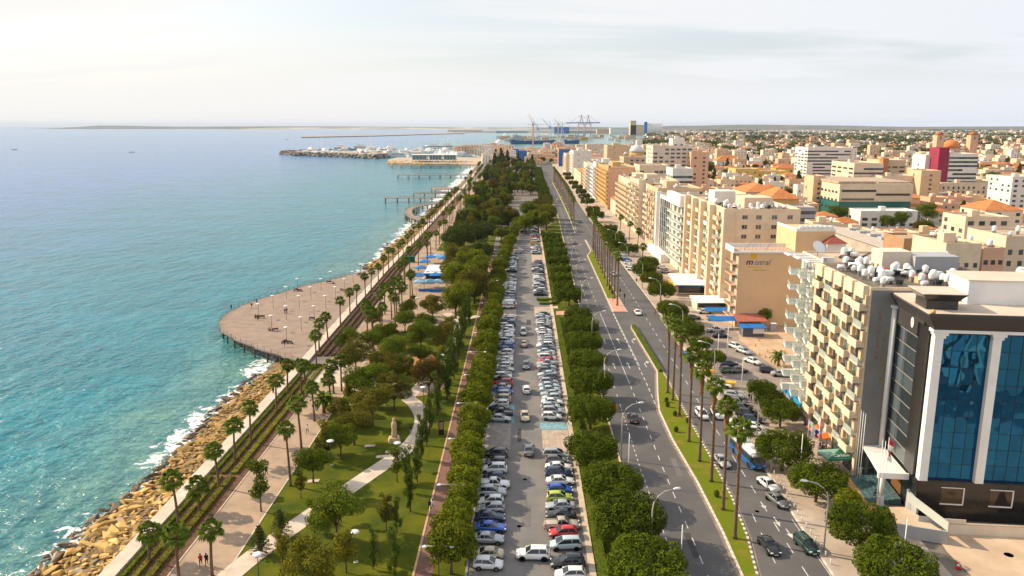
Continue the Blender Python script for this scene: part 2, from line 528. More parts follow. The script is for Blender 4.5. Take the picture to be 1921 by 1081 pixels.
# plaza of the promenade and pale paths
flat('plaza', [(-44.5,176),(-36.2,176),(-28,188),(-30,200),(-34,208),(-22,214),(-17,232),(-16.5,262),(-17,330),(-20,352),(-42,352)], 0.045, PAVE)
flat('plaza', GP([(560,690),(640,684),(700,704),(745,720),(700,740),(640,728),(600,720),(560,705)]), 0.06, PAVE_PALE)
def path_strip(name, pts, w, z, m):
    mb = MB(); P = [Vector((*p, z)) for p in pts]; vs = []
    for i, p in enumerate(P):
        d = (P[min(i+1, len(P)-1)] - P[max(i-1, 0)]).normalized(); q = Vector((-d.y, d.x, 0))*w/2
        vs += [tuple(p-q), tuple(p+q)]
    mb.add(vs, [(2*i, 2*i+1, 2*i+3, 2*i+2)[::-1] for i in range(len(P)-1)])
    return mb.build(name, m, kind='structure')
def smooth(pts, n=6):
    out = []
    P = [pts[0]] + list(pts) + [pts[-1]]
    for i in range(1, len(P)-2):
        for k in range(n):
            t = k/n
            out.append(tuple(0.5*((2*P[i][a]) + (-P[i-1][a]+P[i+1][a])*t + (2*P[i-1][a]-5*P[i][a]+4*P[i+1][a]-P[i+2][a])*t*t + (-P[i-1][a]+3*P[i][a]-3*P[i+1][a]+P[i+2][a])*t**3) for a in (0, 1)))
    out.append(tuple(pts[-1])); return out
path_strip('park_path', smooth(GP([(395,1120),(430,1081),(510,1018),(600,955),(690,893),(755,848),(785,815),(793,785),(780,760),(765,748)])), 3.2, 0.065, PAVE_PALE)
path_strip('park_path', smooth(GP([(765,748),(790,722),(812,700),(838,672),(852,645),(858,618),(850,600),(838,588)])), 2.6, 0.06, PAVE_PALE)
path_strip('park_path', smooth(GP([(838,588),(862,598),(885,596),(897,593)])), 2.4, 0.075, PAVE_PALE)
path_strip('park_path', smooth(GP([(700,704),(745,735),(800,735),(830,715)])), 4.0, 0.05, PAVE)
flat('patio', GP([(760,668),(800,655),(835,690),(800,715),(770,700)]), 0.055, mat('terracotta_paving', (0.46, 0.22, 0.09), 0.9, var=0.3, scale=1))
for px, py in ((694,837),(716,857),(733,848),(588,903)):
    x, y = G(px, py); flat('paving_slab', [(x-.9,y-.7),(x+.9,y-.3),(x+.9,y+.7),(x-.9,y+.4)], 0.07, PAVE_PALE)
strip('cycle_path', dl(-12.4), dl(-10.2), 0.035, BRICKRED, y0=60, y1=330)
kb = MB()
for y in range(60, 330, 6):
    a, b = -12.7+D(y), -12.7+D(y+6)
    kb.add([(a,y,0),(a+.3,y,0),(b+.3,y+6,0),(b,y+6,0),(a,y,.1),(a+.3,y,.1),(b+.3,y+6,.1),(b,y+6,.1)], [(4,5,6,7),(1,2,6,5),(3,0,4,7)])
structure('path_kerb', kb, mat('path_kerb_stone', (0.60, 0.36, 0.22), 0.8, var=0.2))

# parking lot
LOT_L, LOT_R = dl(-5.7, (50, 90, 200, 320, 372)), dl(10.0, (50, 90, 200, 420, 540))
lotp = dl(-5.7, (50, 90, 200, 300)) + [(-2.4, 322), (1.5, 345), (4.0, 372), (5.0, 420), (4, 500), (6, 560), (11, 640)] + [(30,650)] + dl(9.9, (600, 520, 200, 50))
flat('parking_lot', lotp, 0.03, ASPH_LOT)
def kerb_line(name, line, w, h, m, y0, y1, step=5, z0=0.0, m2=None, lab=None):
    mb = MB(); y = y0; i = 0
    while y < y1 - 1e-6:
        b = min(y+step, y1); xa, xb = xat(line, y), xat(line, b)
        mb.add([(xa,y,z0),(xa+w,y,z0),(xb+w,b,z0),(xb,b,z0),(xa,y,h),(xa+w,y,h),(xb+w,b,h),(xb,b,h)], [(4,5,6,7),(1,2,6,5),(3,0,4,7),(0,1,5,4),(2,3,7,6)], i % 2 if m2 else 0)
        y = b; i += 1
    return structure(name, mb, [m, m2] if m2 else m)
kerb_line('lot_kerb', dl(-6.0), 0.3, 0.13, GREYC, 60, 316)
kerb_line('lot_kerb', dl(9.9), 0.85, 0.16, KERB, 60, 520)
flat('lawn_strip', [(10.7+D(y), y) for y in (60, 150, 300, 420)] + [(26.5, 470), (28.5, 560), (30, 640)] + [(x-0.3, y) for x, y in [(29, 480),(27, 420),(24, 320),(21, 220),(19, 150),(18, 60)]], 0.025, GRASS)

# the two carriageways and the medians
RW_L = [(17.6,50),(18,90),(19,150),(21,220),(24,320),(27,420),(29,480),(33,750),(37,950),(43,1250),(56,1500)]
RE_R = [(40.6,50),(40.7,90),(41.2,105),(42.4,122),(43.7,183),(45,240),(45.3,290),(46.5,400),(47.5,480),(50,620),(54,950),(62,1250),(78,1500)]
strip('road', RW_L, RE_R, 0.04, ASPH, y0=50, y1=1500)
kerb_line('road_kerb', off(RW_L, -0.28), 0.28, 0.16, KERB, 60, 900)
M1L = [(29.0,50),(29.1,90),(29.5,100),(29.6,116),(29.1,133),(29.4,148),(30.9,158),(33.7,174),(33.7,214),(34.3,217)]
M1R = [(30.4,50),(31.4,90),(32.9,99),(34,111),(34.4,125),(34.6,142),(35.2,167),(35.3,214),(34.5,217)]
M2L = [(30.9,233),(31.6,262),(33.2,340),(36,352),(36.6,388)]
M2R = [(35.6,233),(35.7,262),(36.6,300),(37.3,345),(37.2,388)]
M3L = [(33.9,420),(36,500),(38,600),(41,800)]
M3R = [(35.2,420),(38.4,500),(40.6,600),(43.6,800)]
def island(L_, R_, m, kstep, kl=True, y0=None, y1=None, kw=0.32):
    a = y0 or L_[0][1]; b = y1 or L_[-1][1]
    strip('median_bed', off(L_, 0.1), off(R_, -0.1), 0.17, m, y0=a, y1=b)
    kerb_line('median_kerb', L_, kw, 0.19, KERBW, a, b, kstep, m2=KERB if kl else None)
    kerb_line('median_kerb', off(R_, -kw), kw, 0.185, KERBW, a, b, kstep, m2=KERBB if kl else None)
island(M1L, M1R, GRASS_DRY, 0.62, True)
island(M2L, M2R, PINK, 1.2, True, 233, 252)
island(M2L, M2R, GRASS_DRY, 1.4, True, 252.001, 388)
island(M3L, M3R, GRASS_DRY, 2.5, True)
# gutters of pale dust beside the kerbs
DUST = mat('gutter_dust', (0.30, 0.235, 0.18), 0.9, var=0.4, scale=0.7)
strip('gutter', off(M1L, -0.45), M1L, 0.052, DUST, y0=60, y1=214)
strip('gutter', M1R, off(M1R, 0.4), 0.052, DUST, y0=60, y1=214)
strip('gutter', off(M2L, -0.35), M2L, 0.052, DUST, y0=233, y1=388)
# markings
mk = MB()
def dash(line, y0, y1, ln, gap, w, z=0.062):
    y = y0
    while y < y1:
        b = min(y+ln, y1); xa, xb = xat(line, y), xat(line, b)
        mk.add([(xa-w/2,y,z),(xa+w/2,y,z),(xb+w/2,b,z),(xb-w/2,b,z)], [(0,1,2,3)])
        y += ln+gap
dash([(21.2,60),(21.4,120),(22.6,170),(24.5,235)], 60, 150, 1.0, 1.0, 0.13)
dash([(21.2,60),(21.4,120),(22.6,170),(24.5,235)], 150, 235, 2.0, 4.0, 0.13)
dash([(24.6,60),(25.2,120),(26.2,170),(27.0,235),(29,340)], 60, 165, 2.0, 2.6, 0.15)
dash([(24.6,60),(25.2,120),(26.2,170),(27.0,235),(29,340)], 165, 232, 30, 1, 0.15)
dash([(24.6,60),(25.2,120),(26.2,170),(27.0,235),(29,340)], 240, 420, 3, 4, 0.15)
dash([(29.4,150),(29.9,165),(30.8,232)], 152, 232, 2.2, 1.6, 0.18)
dash([(30.2,165),(31.0,232)], 178, 232, 60, 1, 0.16)
dash([(24.4,250),(26.4,340),(29.5,430)], 240, 430, 3, 5, 0.15)
dash([(31.2,430),(35,620),(39,900)], 430, 900, 3, 5, 0.16)
dash([(33.9,60),(34.4,92),(35.6,108)], 60, 108, 2.4, 3.0, 0.14)
dash([(37.4,60),(37.7,100),(38.2,125),(39.2,180),(40.5,260),(41.5,400)], 60, 400, 2.6, 3.2, 0.15)
dash([(42.2,420),(46,650),(50,900)], 400, 900, 3, 5, 0.16)
dash([(40.1,60),(40.2,90),(40.7,104)], 60, 104, 44, 1, 0.12)
dash([(41.5,108),(42.2,122)], 108, 122, 14, 1, 0.3)
dash([(43.7,200),(44.3,232)], 196, 226, 30, 1, 0.22)
def arrow(x, y, turn=0, s=1.0, d=1):
    z = 0.063
    mk.add([(x-.1,y-1.6*s,z),(x+.1,y-1.6*s,z),(x+.1,y+.7*s,z),(x-.1,y+.7*s,z)], [(0,1,2,3)])
    if turn == 0: mk.add([(x-.42,y+.6*s*d,z+.002),(x+.42,y+.6*s*d,z+.002),(x,y+1.8*s*d,z+.002)], [(0,1,2) if d > 0 else (2,1,0)])
    else:
        mk.add([(x+.09,y+.45*s,z),(x+.75*turn,y+.9*s,z),(x+.75*turn,y+1.25*s,z),(x+.09,y+.7*s,z)], [(0,1,2,3)])
        mk.add([(x+.7*turn,y+.2*s,z+.002),(x+1.35*turn,y+1.4*s,z+.002),(x+.6*turn,y+1.9*s,z+.002)], [(0,1,2)])
for px, py in ((1160,640),(1179,686)):
    x, y = G(px, py); arrow(x, y, 0, 1.5)
for px, py in ((1134,641),(1152,687)):
    x, y = G(px, py); arrow(x, y, 0, 1.4)
for px, py in ((1186,640),(1210,684)):
    x, y = G(px, py); arrow(x, y, 1, 1.5)
for px, py in ((1455,976),(1478,998)):
    x, y = G(px, py); arrow(x, y, 0, 1.1, -1)
x, y = G(1445, 958); arrow(x-0.6, y+2, 0, 1.0, -1)
mk.build('lane_marking', WHITEP, bpy.data.objects['road'], kind='structure')
sp_ = MB()      # blue disabled bays and pale concrete patches of the lot
bay = lambda name, X0, X1, ya, yb, m: flat(name, [(X0+D(ya),ya),(X1+D(ya),ya),(X1+D(yb),yb),(X0+D(yb),yb)], 0.042, m)
bay('blue_bay', 4.6, 9.8, 138.2, 141.8, BLUEP)
bay('blue_bay', -5.6, -0.4, 141.5, 151.5, BLUEP)
CPATCH = mat('pale_concrete', (0.52, 0.40, 0.30), 0.9, scale=0.6, c2=(0.36, 0.28, 0.22), detail=6)
bay('concrete_patch', 4.9, 9.8, 126.6, 138, CPATCH)
bay('concrete_patch', -5.6, -0.9, 129, 141.3, mat('grey_patch', (0.33, 0.29, 0.255), 0.9, var=0.35, scale=0.7))
bay('concrete_patch', 4.8, 9.8, 229, 240, CPATCH)
bay('concrete_patch', -5.5, -0.8, 226, 236, CPATCH)
bay('concrete_patch', 5, 9.8, 322, 342, CPATCH)
pt = MB()
for X in (5.3, 6.2, 7.4, 8.2, 9.2):
    pt.box(X+.4, X+.5, 127, 137.5, 0.043, 0.075)
pt.build('patch_rib', CPATCH, kind='structure')
mk2 = MB()
for y in np.arange(92, 330, 2.6):
    for X0, X1 in ((-5.5, -0.9), (5.0, 9.8)):
        a = D(y)
        mk2.add([(X0+a,y-.05,0.052),(X1+a,y-.05,0.052),(X1+a,y+.05,0.052),(X0+a,y+.05,0.052)], [(0,1,2,3)])
mk2.build('bay_marking', mat('faded_paint', (0.38, 0.35, 0.32), 0.8, var=0.4, scale=2), bpy.data.objects['parking_lot'], kind='structure')
# crossing island and footpaths beside the ficus row
flat('crossing_path', [(13.4,229),(23.2,231),(23.4,236),(13.6,234)], 0.05, PINK)
flat('crossing_path', [(9.8+D(240),238),(14.5,238),(14.5,241),(9.8+D(240),241)], 0.052, PAVE_PALE)
flat('crossing_path', [(9.8+D(320),318),(20,318),(20,321.5),(9.8+D(320),321.5)], 0.052, PAVE_PALE)

# right-hand pavement and the open car park in front of the corner block
SIDE_R = [(54,50),(56.4,100),(56,140),(58,152),(66,200),(66,900),(78,1250),(95,1500)]
strip('pavement', off(RE_R, 0.3), SIDE_R, 0.13, PAVE_SIDE, y0=50, y1=1480)
kerb_line('pavement_kerb', RE_R, 0.3, 0.15, KERBW, 50, 400, 1.1, m2=KERB)
kerb_line('pavement_kerb', RE_R, 0.3, 0.15, KERB, 400.001, 1400, 12)
flat('side_car_park', [(43.9,146),(46.5,141),(53.5,141),(54.4,150),(56,158),(70,160),(71,182),(60,196),(52,198),(47,180),(44.2,166)], 0.15, mat('car_park_asphalt', (0.33, 0.27, 0.22), 0.9, scale=0.3, c2=(0.21, 0.18, 0.155), detail=6))
flat('side_street', [(43.6,172),(47,178),(58,190),(62,196),(62,213),(50,213),(46,205)], 0.145, mat('sandy_asphalt', (0.36, 0.28, 0.21), 0.9, scale=0.3, c2=(0.27, 0.21, 0.16)))
flat('sandy_lot', [(62.5,171),(96,171),(96,214.5),(64,214.5),(60.5,200)], 0.16, mat('sandy_earth', (0.58, 0.40, 0.25), 0.95, scale=0.2, c2=(0.42, 0.28, 0.17), detail=6))
flat('forecourt', [(58.2,60),(96,60),(96,99),(59.5,101.3),(58.3,95)], 0.14, mat('forecourt_concrete', (0.62, 0.47, 0.33), 0.88, scale=0.15, c2=(0.47, 0.34, 0.23), detail=5))
flat('tiled_forecourt', GP([(1560,880),(1640,905),(1648,968),(1610,970),(1565,925)]), 0.15, mat('ochre_tiles', (0.62, 0.33, 0.12), 0.85, var=0.3, scale=0.7))
r9 = random.Random(9); PATCH = mat('asphalt_patch', (0.065,0.062,0.062), .9, var=.2, scale=.6); PATCH2 = mat('worn_asphalt', (0.175,0.16,0.15), .9, var=.2, scale=.6)
for i in range(26):
    y = 92*(1+r9.random()*2.6); x = r9.choice([r9.uniform(20, 28), r9.uniform(35.5, 40)]) if i % 3 else r9.uniform(0.2, 4)+D(y); w_, l_ = r9.uniform(.5, 1.6), r9.uniform(1.5, 7)
    if 29 < x < 36: continue
    flat('road_patch', [(x,y),(x+w_,y+.2),(x+w_+.1,y+l_),(x+.1,y+l_)], 0.048+.0004*i, PATCH if i % 2 else PATCH2)
mh = MB()
for px, py in ((1180,1015),(974,988),(985,900),(1892,1043),(1243,960),(1420,960)):
    x, y = G(px, py); mh.lathe([(0,0),(.32 if px<1500 else .6,0)], 14, 0, (x,y,.16 if px>1500 else .07))
mh.build('manhole_cover', mat('manhole', (0.20,0.16,0.12), 0.8), kind='structure')

# deck on piles over the water
DECK = GP([(705,504),(660,514),(617,526),(570,536),(528,549),(488,561),(454,573),(432,584),(418,594),(411,603),(411,610),(415,622),(439,637),(478,653),(528,669),(555,678),(572,686)], 0.5)
DECKW = mat('deck_boards', (0.32, 0.235, 0.180), 0.85, scale=0.35, c2=(0.24, 0.175, 0.133), detail=7)
dk = thing('sea_deck', 'large D-shaped brown timber deck standing out over the sea', 'deck', (-60, 215, 0))
dpoly = [(-48.9, 318)] + DECK + [(-49.2, 178)]
dpoly = [(x+60, y-215) for x, y in dpoly]
mb = MB(); mb.prism(dpoly, 0.18, 0.5)
mb.build('deck_floor', DECKW, dk)
rimb = MB(); P = [(x+60, y-215) for x, y in DECK]
for a, b in zip(P, P[1:]):
    rimb.tube((*a, .42), (*b, .42), 0.16, n=4)
rimb.build('rim_beam', mat('dark_rim', (0.13, 0.09, 0.07), 0.8), dk)
px_ = along(P, 3.0)
post = MB().box(-.04,.04,-.04,.04,0,1.1).mesh('rail_post', mat('rail_steel', (0.15,0.17,0.18), 0.5, metal=0.6))
for (x, y, h) in px_: obj('rail_post', post, dk, (x, y, .5))
rl = MB()
for z in (1.05, 0.7, 0.35):
    for a, b in zip(P, P[1:]): rl.tube((*a, .5+z), (*b, .5+z), 0.025, n=4)
rl.build('hand_rail', MATS['rail_steel'], dk)
pile = MB().tube((0,0,-3.2),(0,0,.2),0.22,n=8).mesh('pile', mat('pile_wood', (0.10,0.075,0.055), 0.9))
for (x, y, h) in along(P, 6.0, 1.0): obj('pile', pile, dk, (x*0.97, y, 0))
for i in range(5):
    for j in range(5):
        x, y = -62 - i*5, 190 + j*24
        X_, Y_ = x+60, y-215; ins = sum((a[1] > Y_) != (b[1] > Y_) and X_ < (b[0]-a[0])*(Y_-a[1])/(b[1]-a[1])+a[0] for a, b in zip(dpoly, dpoly[1:]+dpoly[:1])) % 2
        if ins: obj('pile', pile, dk, (x+60, y-215, 0))

# piers further along
PWOOD = mat('pier_timber', (0.33, 0.25, 0.19), 0.85, var=0.3, scale=0.6)
def pier(name, label, pts, w, z=1.2, step=6):
    o = pts[0]; t = thing(name, label, 'pier', (o[0], o[1], 0))
    P = [(p[0]-o[0], p[1]-o[1]) for p in pts]
    mb = MB(); vs = []
    for i, p in enumerate(P):
        a = Vector(P[max(i-1,0)]); b = Vector(P[min(i+1,len(P)-1)]); d = (b-a).normalized(); q = Vector((-d.y, d.x))*w/2
        for s_ in (-1, 1):
            for zz in (z-.4, z): vs.append((p[0]+q.x*s_, p[1]+q.y*s_, zz))
    fs = []
    for i in range(len(P)-1):
        a, b = 4*i, 4*i+4
        fs += [(a+1,b+1,b+3,a+3),(a,a+1,b+1,b)[::-1],(a+2,b+2,b+3,a+3)[::-1],(a,a+2,b+2,b)]
    fs += [(0,1,3,2), tuple(4*(len(P)-1)+k for k in (0,2,3,1))]
    mb.add(vs, fs); mb.build('pier_deck', PWOOD, t)
    r = MB()
    for s_ in (-1, 1):
        Q = []
        for i, p in enumerate(P):
            a = Vector(P[max(i-1,0)]); b = Vector(P[min(i+1,len(P)-1)]); d = (b-a).normalized(); q = Vector((-d.y, d.x))*w/2*s_
            Q.append((p[0]+q.x, p[1]+q.y))
        for a, b in zip(Q, Q[1:]): r.tube((*a, z+1.0), (*b, z+1.0), 0.05, n=4); r.tube((*a, z+.5), (*b, z+.5), 0.04, n=4)
        for (x, y, h) in along(Q, 3.0): r.tube((x,y,z),(x,y,z+1.0),0.05,n=4)
        for k, (x, y, h) in enumerate(along(Q, step, 0.5)):
            obj('pile', PILE, t, (x, y, 0))
    r.build('pier_rail', MATS['rail_steel'], t)
PILE = MB().tube((0,0,-3.4),(0,0,1.0),0.35,n=6).mesh('pile', mat('pier_pile', (0.16,0.12,0.09), 0.9))
pier('pier', 'curved timber pier looping out from the beach nearest the big deck', smooth(GP([(832,379),(800,384),(778,388),(768,394),(767,401),(775,407),(790,412),(803,416)], 1.2), 3), 4.5)
pier('pier', 'long straight timber pier just beyond the curved one', GP([(722,371),(838,370)], 1.4), 6, 1.4, 9)
pier('pier', 'thin straight walkway pier right behind the long one', GP([(775,363),(842,362)], 1.4), 4, 1.4, 9)
pier('pier', 'short broad timber platform built out from the beach', GP([(812,354),(866,353)], 1.5), 22, 1.5, 12)
pier('pier', 'long dark pier second before the marina', GP([(746,328),(880,328)], 1.6), 10, 1.6, 12)
pier('pier', 'long dark pier directly in front of the marina rocks', GP([(734,310),(893,310)], 1.6), 12, 1.6, 14)
# ------------------------------------------------------------------ vegetation
def leafmat(name, c, c2, transl=0.10, isl=0.45):
    return mat(name, c, 0.9, scale=0.55, c2=c2, spec=0.08, island=isl, obj_var=0.16, transl=transl, lo=0.3, hi=0.7)
L_FICUS = leafmat('ficus_leaf', (0.105, 0.135, 0.007), (0.055, 0.082, 0.006))
L_YEL = leafmat('yellow_green_leaf', (0.190, 0.205, 0.010), (0.105, 0.135, 0.009))
L_OLIVE = leafmat('olive_green_leaf', (0.135, 0.140, 0.016), (0.135, 0.105, 0.014))
L_MID = leafmat('mid_green_leaf', (0.080, 0.130, 0.008), (0.145, 0.160, 0.012))
L_RUST = leafmat('rusty_leaf', (0.150, 0.085, 0.012), (0.080, 0.070, 0.012))
L_PINE = leafmat('pine_needles', (0.060, 0.085, 0.018), (0.080, 0.092, 0.016), 0.05)
L_POP = leafmat('poplar_leaf', (0.110, 0.150, 0.014), (0.065, 0.105, 0.012))
L_GOLD = leafmat('golden_leaf', (0.230, 0.190, 0.016), (0.120, 0.135, 0.012))
L_PALM = leafmat('palm_frond', (0.085, 0.130, 0.016), (0.125, 0.155, 0.018), 0.15, 0.4)
L_HEDGE = leafmat('hedge_leaf', (0.120, 0.150, 0.012), (0.075, 0.105, 0.010))
BARK = mat('bark', (0.17, 0.115, 0.075), 0.9, var=0.4, scale=3, bump=0.03)
BARKP = mat('palm_bark', (0.20, 0.125, 0.075), 0.9, var=0.45, scale=2.0, bump=0.03)
SKIRT = mat('dead_fronds', (0.34, 0.165, 0.055), 0.95, var=0.5, scale=3, island=0.3)
rng_ = np.random.default_rng(11)

def leaf_faces(cent, nrm, size, asp=0.6):
    """one rhombus leaf per centre"""
    n = len(cent)
    a = rng_.normal(size=(n,3)); u = np.cross(nrm, a); u /= np.linalg.norm(u,axis=1,keepdims=True)+1e-9
    w = np.cross(nrm, u); w /= np.linalg.norm(w,axis=1,keepdims=True)+1e-9
    s = size*(0.65+0.7*rng_.random((n,1)))
    bend = nrm*s*0.18
    v = np.stack([cent-u*s, cent+w*s*asp+bend, cent+u*s, cent-w*s*asp+bend], axis=1).reshape(-1,3)
    f = np.arange(4*n).reshape(n,4)
    return v, f
def blob_leaves(blobs, n, size, up=0.55, shell=0.72, jit=0.7):
    """leaves spread through the outer part of a set of ellipsoid clumps [(c, r3)]"""
    B = np.array([[*c, *r] for c, r in blobs], float)
    ar = (B[:,3]*B[:,4]+B[:,4]*B[:,5]+B[:,3]*B[:,5]); k = rng_.choice(len(B), n, p=ar/ar.sum())
    d = rng_.normal(size=(n,3)); d /= np.linalg.norm(d,axis=1,keepdims=True)
    rr = shell + (1.06-shell)*rng_.random((n,1))**0.6
    c = B[k,:3] + d*B[k,3:]*rr
    nm = d + np.array([0,0,up]) + rng_.normal(size=(n,3))*jit; nm /= np.linalg.norm(nm,axis=1,keepdims=True)
    return leaf_faces(c, nm, size)
def crown_blobs(rx, ry, rz, cz, n, rb, seed, flat=0.0, low=-0.35, core=True):
    r = np.random.default_rng(seed); out = []
    for i in range(n):
        z = low + (1-low)*(i+0.5)/n
        a = i*2.39996 + r.random()*0.5
        q = math.sqrt(max(0, 1-z*z)) if not flat else (max(0, 1-abs(z)**(2+flat*4)))**0.5
        s = 0.80+0.16*r.random()
        f = rb*(0.75+0.5*r.random())
        out.append(((rx*q*s*math.cos(a), ry*q*s*math.sin(a), cz+rz*z*s*(1 if not flat else 0.9)), (f, f, f*0.8)))
    if core: out.append(((0,0,cz), (rx*0.72, ry*0.72, rz*0.7)))
    return out
def crown_mesh(name, blobs, n, size, m, **k):
    v, f = blob_leaves(blobs, n, size, **k)
    return fast_mesh(name, v, f, m)
def trunk_mesh(name, h, r, limbs, spread, top, m=None, lean=0.0, seed=0, fork=0.45, n=7):
    rr = random.Random(seed); mb = MB()
    pts = [(0,0,-0.1), (lean*.3, 0, h*0.3), (lean, lean*.4, h*fork)]
    mb.path(pts, [r*1.25, r, r*0.8], n)
    for i in range(limbs):
        a = 2*math.pi*i/limbs + rr.random()
        p2 = (lean+spread*.45*math.cos(a), lean*.4+spread*.45*math.sin(a), h*fork+(top-h*fork)*.45)
        p3 = (lean+spread*math.cos(a)*.85, lean*.4+spread*math.sin(a)*.85, h*fork+(top-h*fork)*(0.75+0.2*rr.random()))
        mb.path([(lean, lean*.4, h*fork-.2), p2, p3], [r*.6, r*.4, r*.12], 5)
    return mb.mesh(name, m or BARK)

# ficus in the row beside the road: clipped, flattened cushions
FIC = []
for s in range(4):
    b = crown_blobs(4.3, 4.2, 2.25, 4.3, 46, 1.15, 20+s, flat=0.5, low=-0.75)
    FIC.append((crown_mesh('crown', b, 15000, 0.15, L_FICUS, shell=0.8), trunk_mesh('trunk', 4.5, 0.24, 6, 2.6, 5.2, seed=s)))
FICB = []     # boxy clipped ones further away
for s in range(2):
    b = crown_blobs(3.9, 4.6, 2.0, 3.9, 40, 0.95, 40+s, flat=1.2, low=-0.8)
    FICB.append((crown_mesh('crown', b, 6500, 0.22, L_FICUS, shell=0.85), trunk_mesh('trunk', 4.2, 0.22, 5, 2.4, 4.8, seed=s)))
LROW = []     # lighter, looser ficus beside the cycle path
for s in range(4):
    b = crown_blobs(2.15, 2.5, 1.9, 3.6, 34, 0.75, 60+s, low=-0.6)
    LROW.append((crown_mesh('crown', b, 9000, 0.135, L_YEL, shell=0.7, jit=0.9), trunk_mesh('trunk', 3.8, 0.16, 5, 1.9, 5.0, seed=s)))
TABLE = []    # flat-topped clipped trees of the side car park
for s in range(2):
    b = crown_blobs(3.6, 3.4, 1.35, 4.7, 40, 0.75, 80+s, flat=0.9, low=-0.6)
    TABLE.append((crown_mesh('crown', b, 8000, 0.15, L_FICUS, shell=0.82), trunk_mesh('trunk', 4.6, 0.26, 7, 2.6, 4.8, seed=s, fork=0.4)))
BROAD = []
for s, lm in enumerate((L_MID, L_OLIVE, L_MID, L_OLIVE, L_RUST)):
    r_ = random.Random(s+5); b = []
    for i in range(15):
        a, q = r_.random()*6.28, r_.random()**.5*2.9; f = 0.8+r_.random()*0.9
        b.append(((q*math.cos(a), q*math.sin(a), 4.4+r_.random()*2.9-q*.35), (f*1.15, f*1.1, f*.85)))
    BROAD.append((crown_mesh('crown', b, 9000, 0.135, lm, shell=0.5, jit=1.0), trunk_mesh('trunk', 4.6, 0.17, 6, 2.4, 6.2, seed=s, fork=0.5)))
r_ = random.Random(77); b = []
for i in range(22):
    a, q = r_.random()*6.28, r_.random()**.5*3.3; f = 0.55+r_.random()*0.6; b.append(((q*math.cos(a), q*math.sin(a), 2.6+r_.random()*2.6-q*.3), (f*1.2, f*1.1, f*.8)))
GOLDB = (crown_mesh('crown', b, 6500, 0.13, L_GOLD, shell=0.4, jit=1.0), trunk_mesh('trunk', 3.2, 0.15, 8, 2.8, 4.4, seed=9, fork=0.4))
LOOSE = []    # thin see-through young trees
for s, lm in enumerate((L_OLIVE, L_MID, L_GOLD, L_MID)):
    r_ = random.Random(s+25); b = []
    for i in range(13):
        a, q = r_.random()*6.28, r_.random()*1.25; f = 0.4+r_.random()*0.5
        b.append(((q*math.cos(a), q*math.sin(a), 2.2+r_.random()*4.2), (f, f, f*.8)))
    LOOSE.append((crown_mesh('crown', b, 2300, 0.14, lm, shell=0.35, jit=1.0), trunk_mesh('trunk', 5.0, 0.09, 7, 1.1, 5.6, seed=s, fork=0.4)))
POPLAR = []
for s in range(3):
    r_ = random.Random(s+45); b = []
    for i in range(16):
        a, q = r_.random()*6.28, r_.random()*0.75; z = 1.1+i*0.42; f = (0.5 if 2 < i < 12 else .36)
        b.append(((q*math.cos(a), q*math.sin(a), z), (f, f, f*1.5)))
    POPLAR.append((crown_mesh('crown', b, 2600, 0.11, L_POP, shell=0.3, jit=1.0), trunk_mesh('trunk', 6.5, 0.09, 6, 0.6, 7.4, seed=s, fork=0.3)))
BIGT = []     # tall mass of eucalyptus and acacia
for s, lm in enumerate((L_OLIVE, L_YEL, L_PINE)):
    r_ = random.Random(s+65); b = []
    for i in range(26):
        a, q = r_.random()*6.28, r_.random()**.5*4.2; f = 1.2+r_.random()*1.2
        b.append(((q*math.cos(a), q*math.sin(a), 4.5+r_.random()*(8.2-q*.9)), (f, f, f*.95)))
    BIGT.append((crown_mesh('crown', b, 9000, 0.24, lm, shell=0.55, jit=0.9), trunk_mesh('trunk', 7, 0.32, 6, 3.2, 10, seed=s, fork=0.4)))
PINE = []
for s in range(3):
    r_ = random.Random(s+85); b = []
    for i in range(18):
        z = i/17; q = (1-z)*2.3*r_.random()**.4; a = r_.random()*6.28; f = 1.5-0.75*z
        b.append(((q*math.cos(a), q*math.sin(a), 3.5+z*8.0), (f, f, f*.8)))
    PINE.append((crown_mesh('crown', b, 4200, 0.27, L_PINE, shell=0.55, jit=0.9), trunk_mesh('trunk', 8, 0.26, 4, 1.2, 9, seed=s, fork=0.6)))
def araucaria():
    mb = MB()
    v = []; 
    cs, ns = [], []
    r_ = random.Random(4)
    for t in range(9):
        z = 0.7+t*0.42; L = 1.65*(1-t/9.5)
        for k in range(9):
            a = k*0.698+t*.3
            for j in range(9):
                q = (j+1)/9*L
                for w in (-.09, 0, .09):
                    cs.append((q*math.cos(a)-w*math.sin(a), q*math.sin(a)+w*math.cos(a), z-0.10*q+0.1*q*q)); ns.append((r_.gauss(0,.4), r_.gauss(0,.4), 1))
    ns = np.array(ns); ns /= np.linalg.norm(ns,axis=1,keepdims=True)
    v, f = leaf_faces(np.array(cs), ns, 0.12)
    return fast_mesh('crown', v, f, L_PINE), MB().tube((0,0,0),(0,0,4.6),0.09,0.03,6).mesh('trunk', BARK)
ARAU = araucaria()
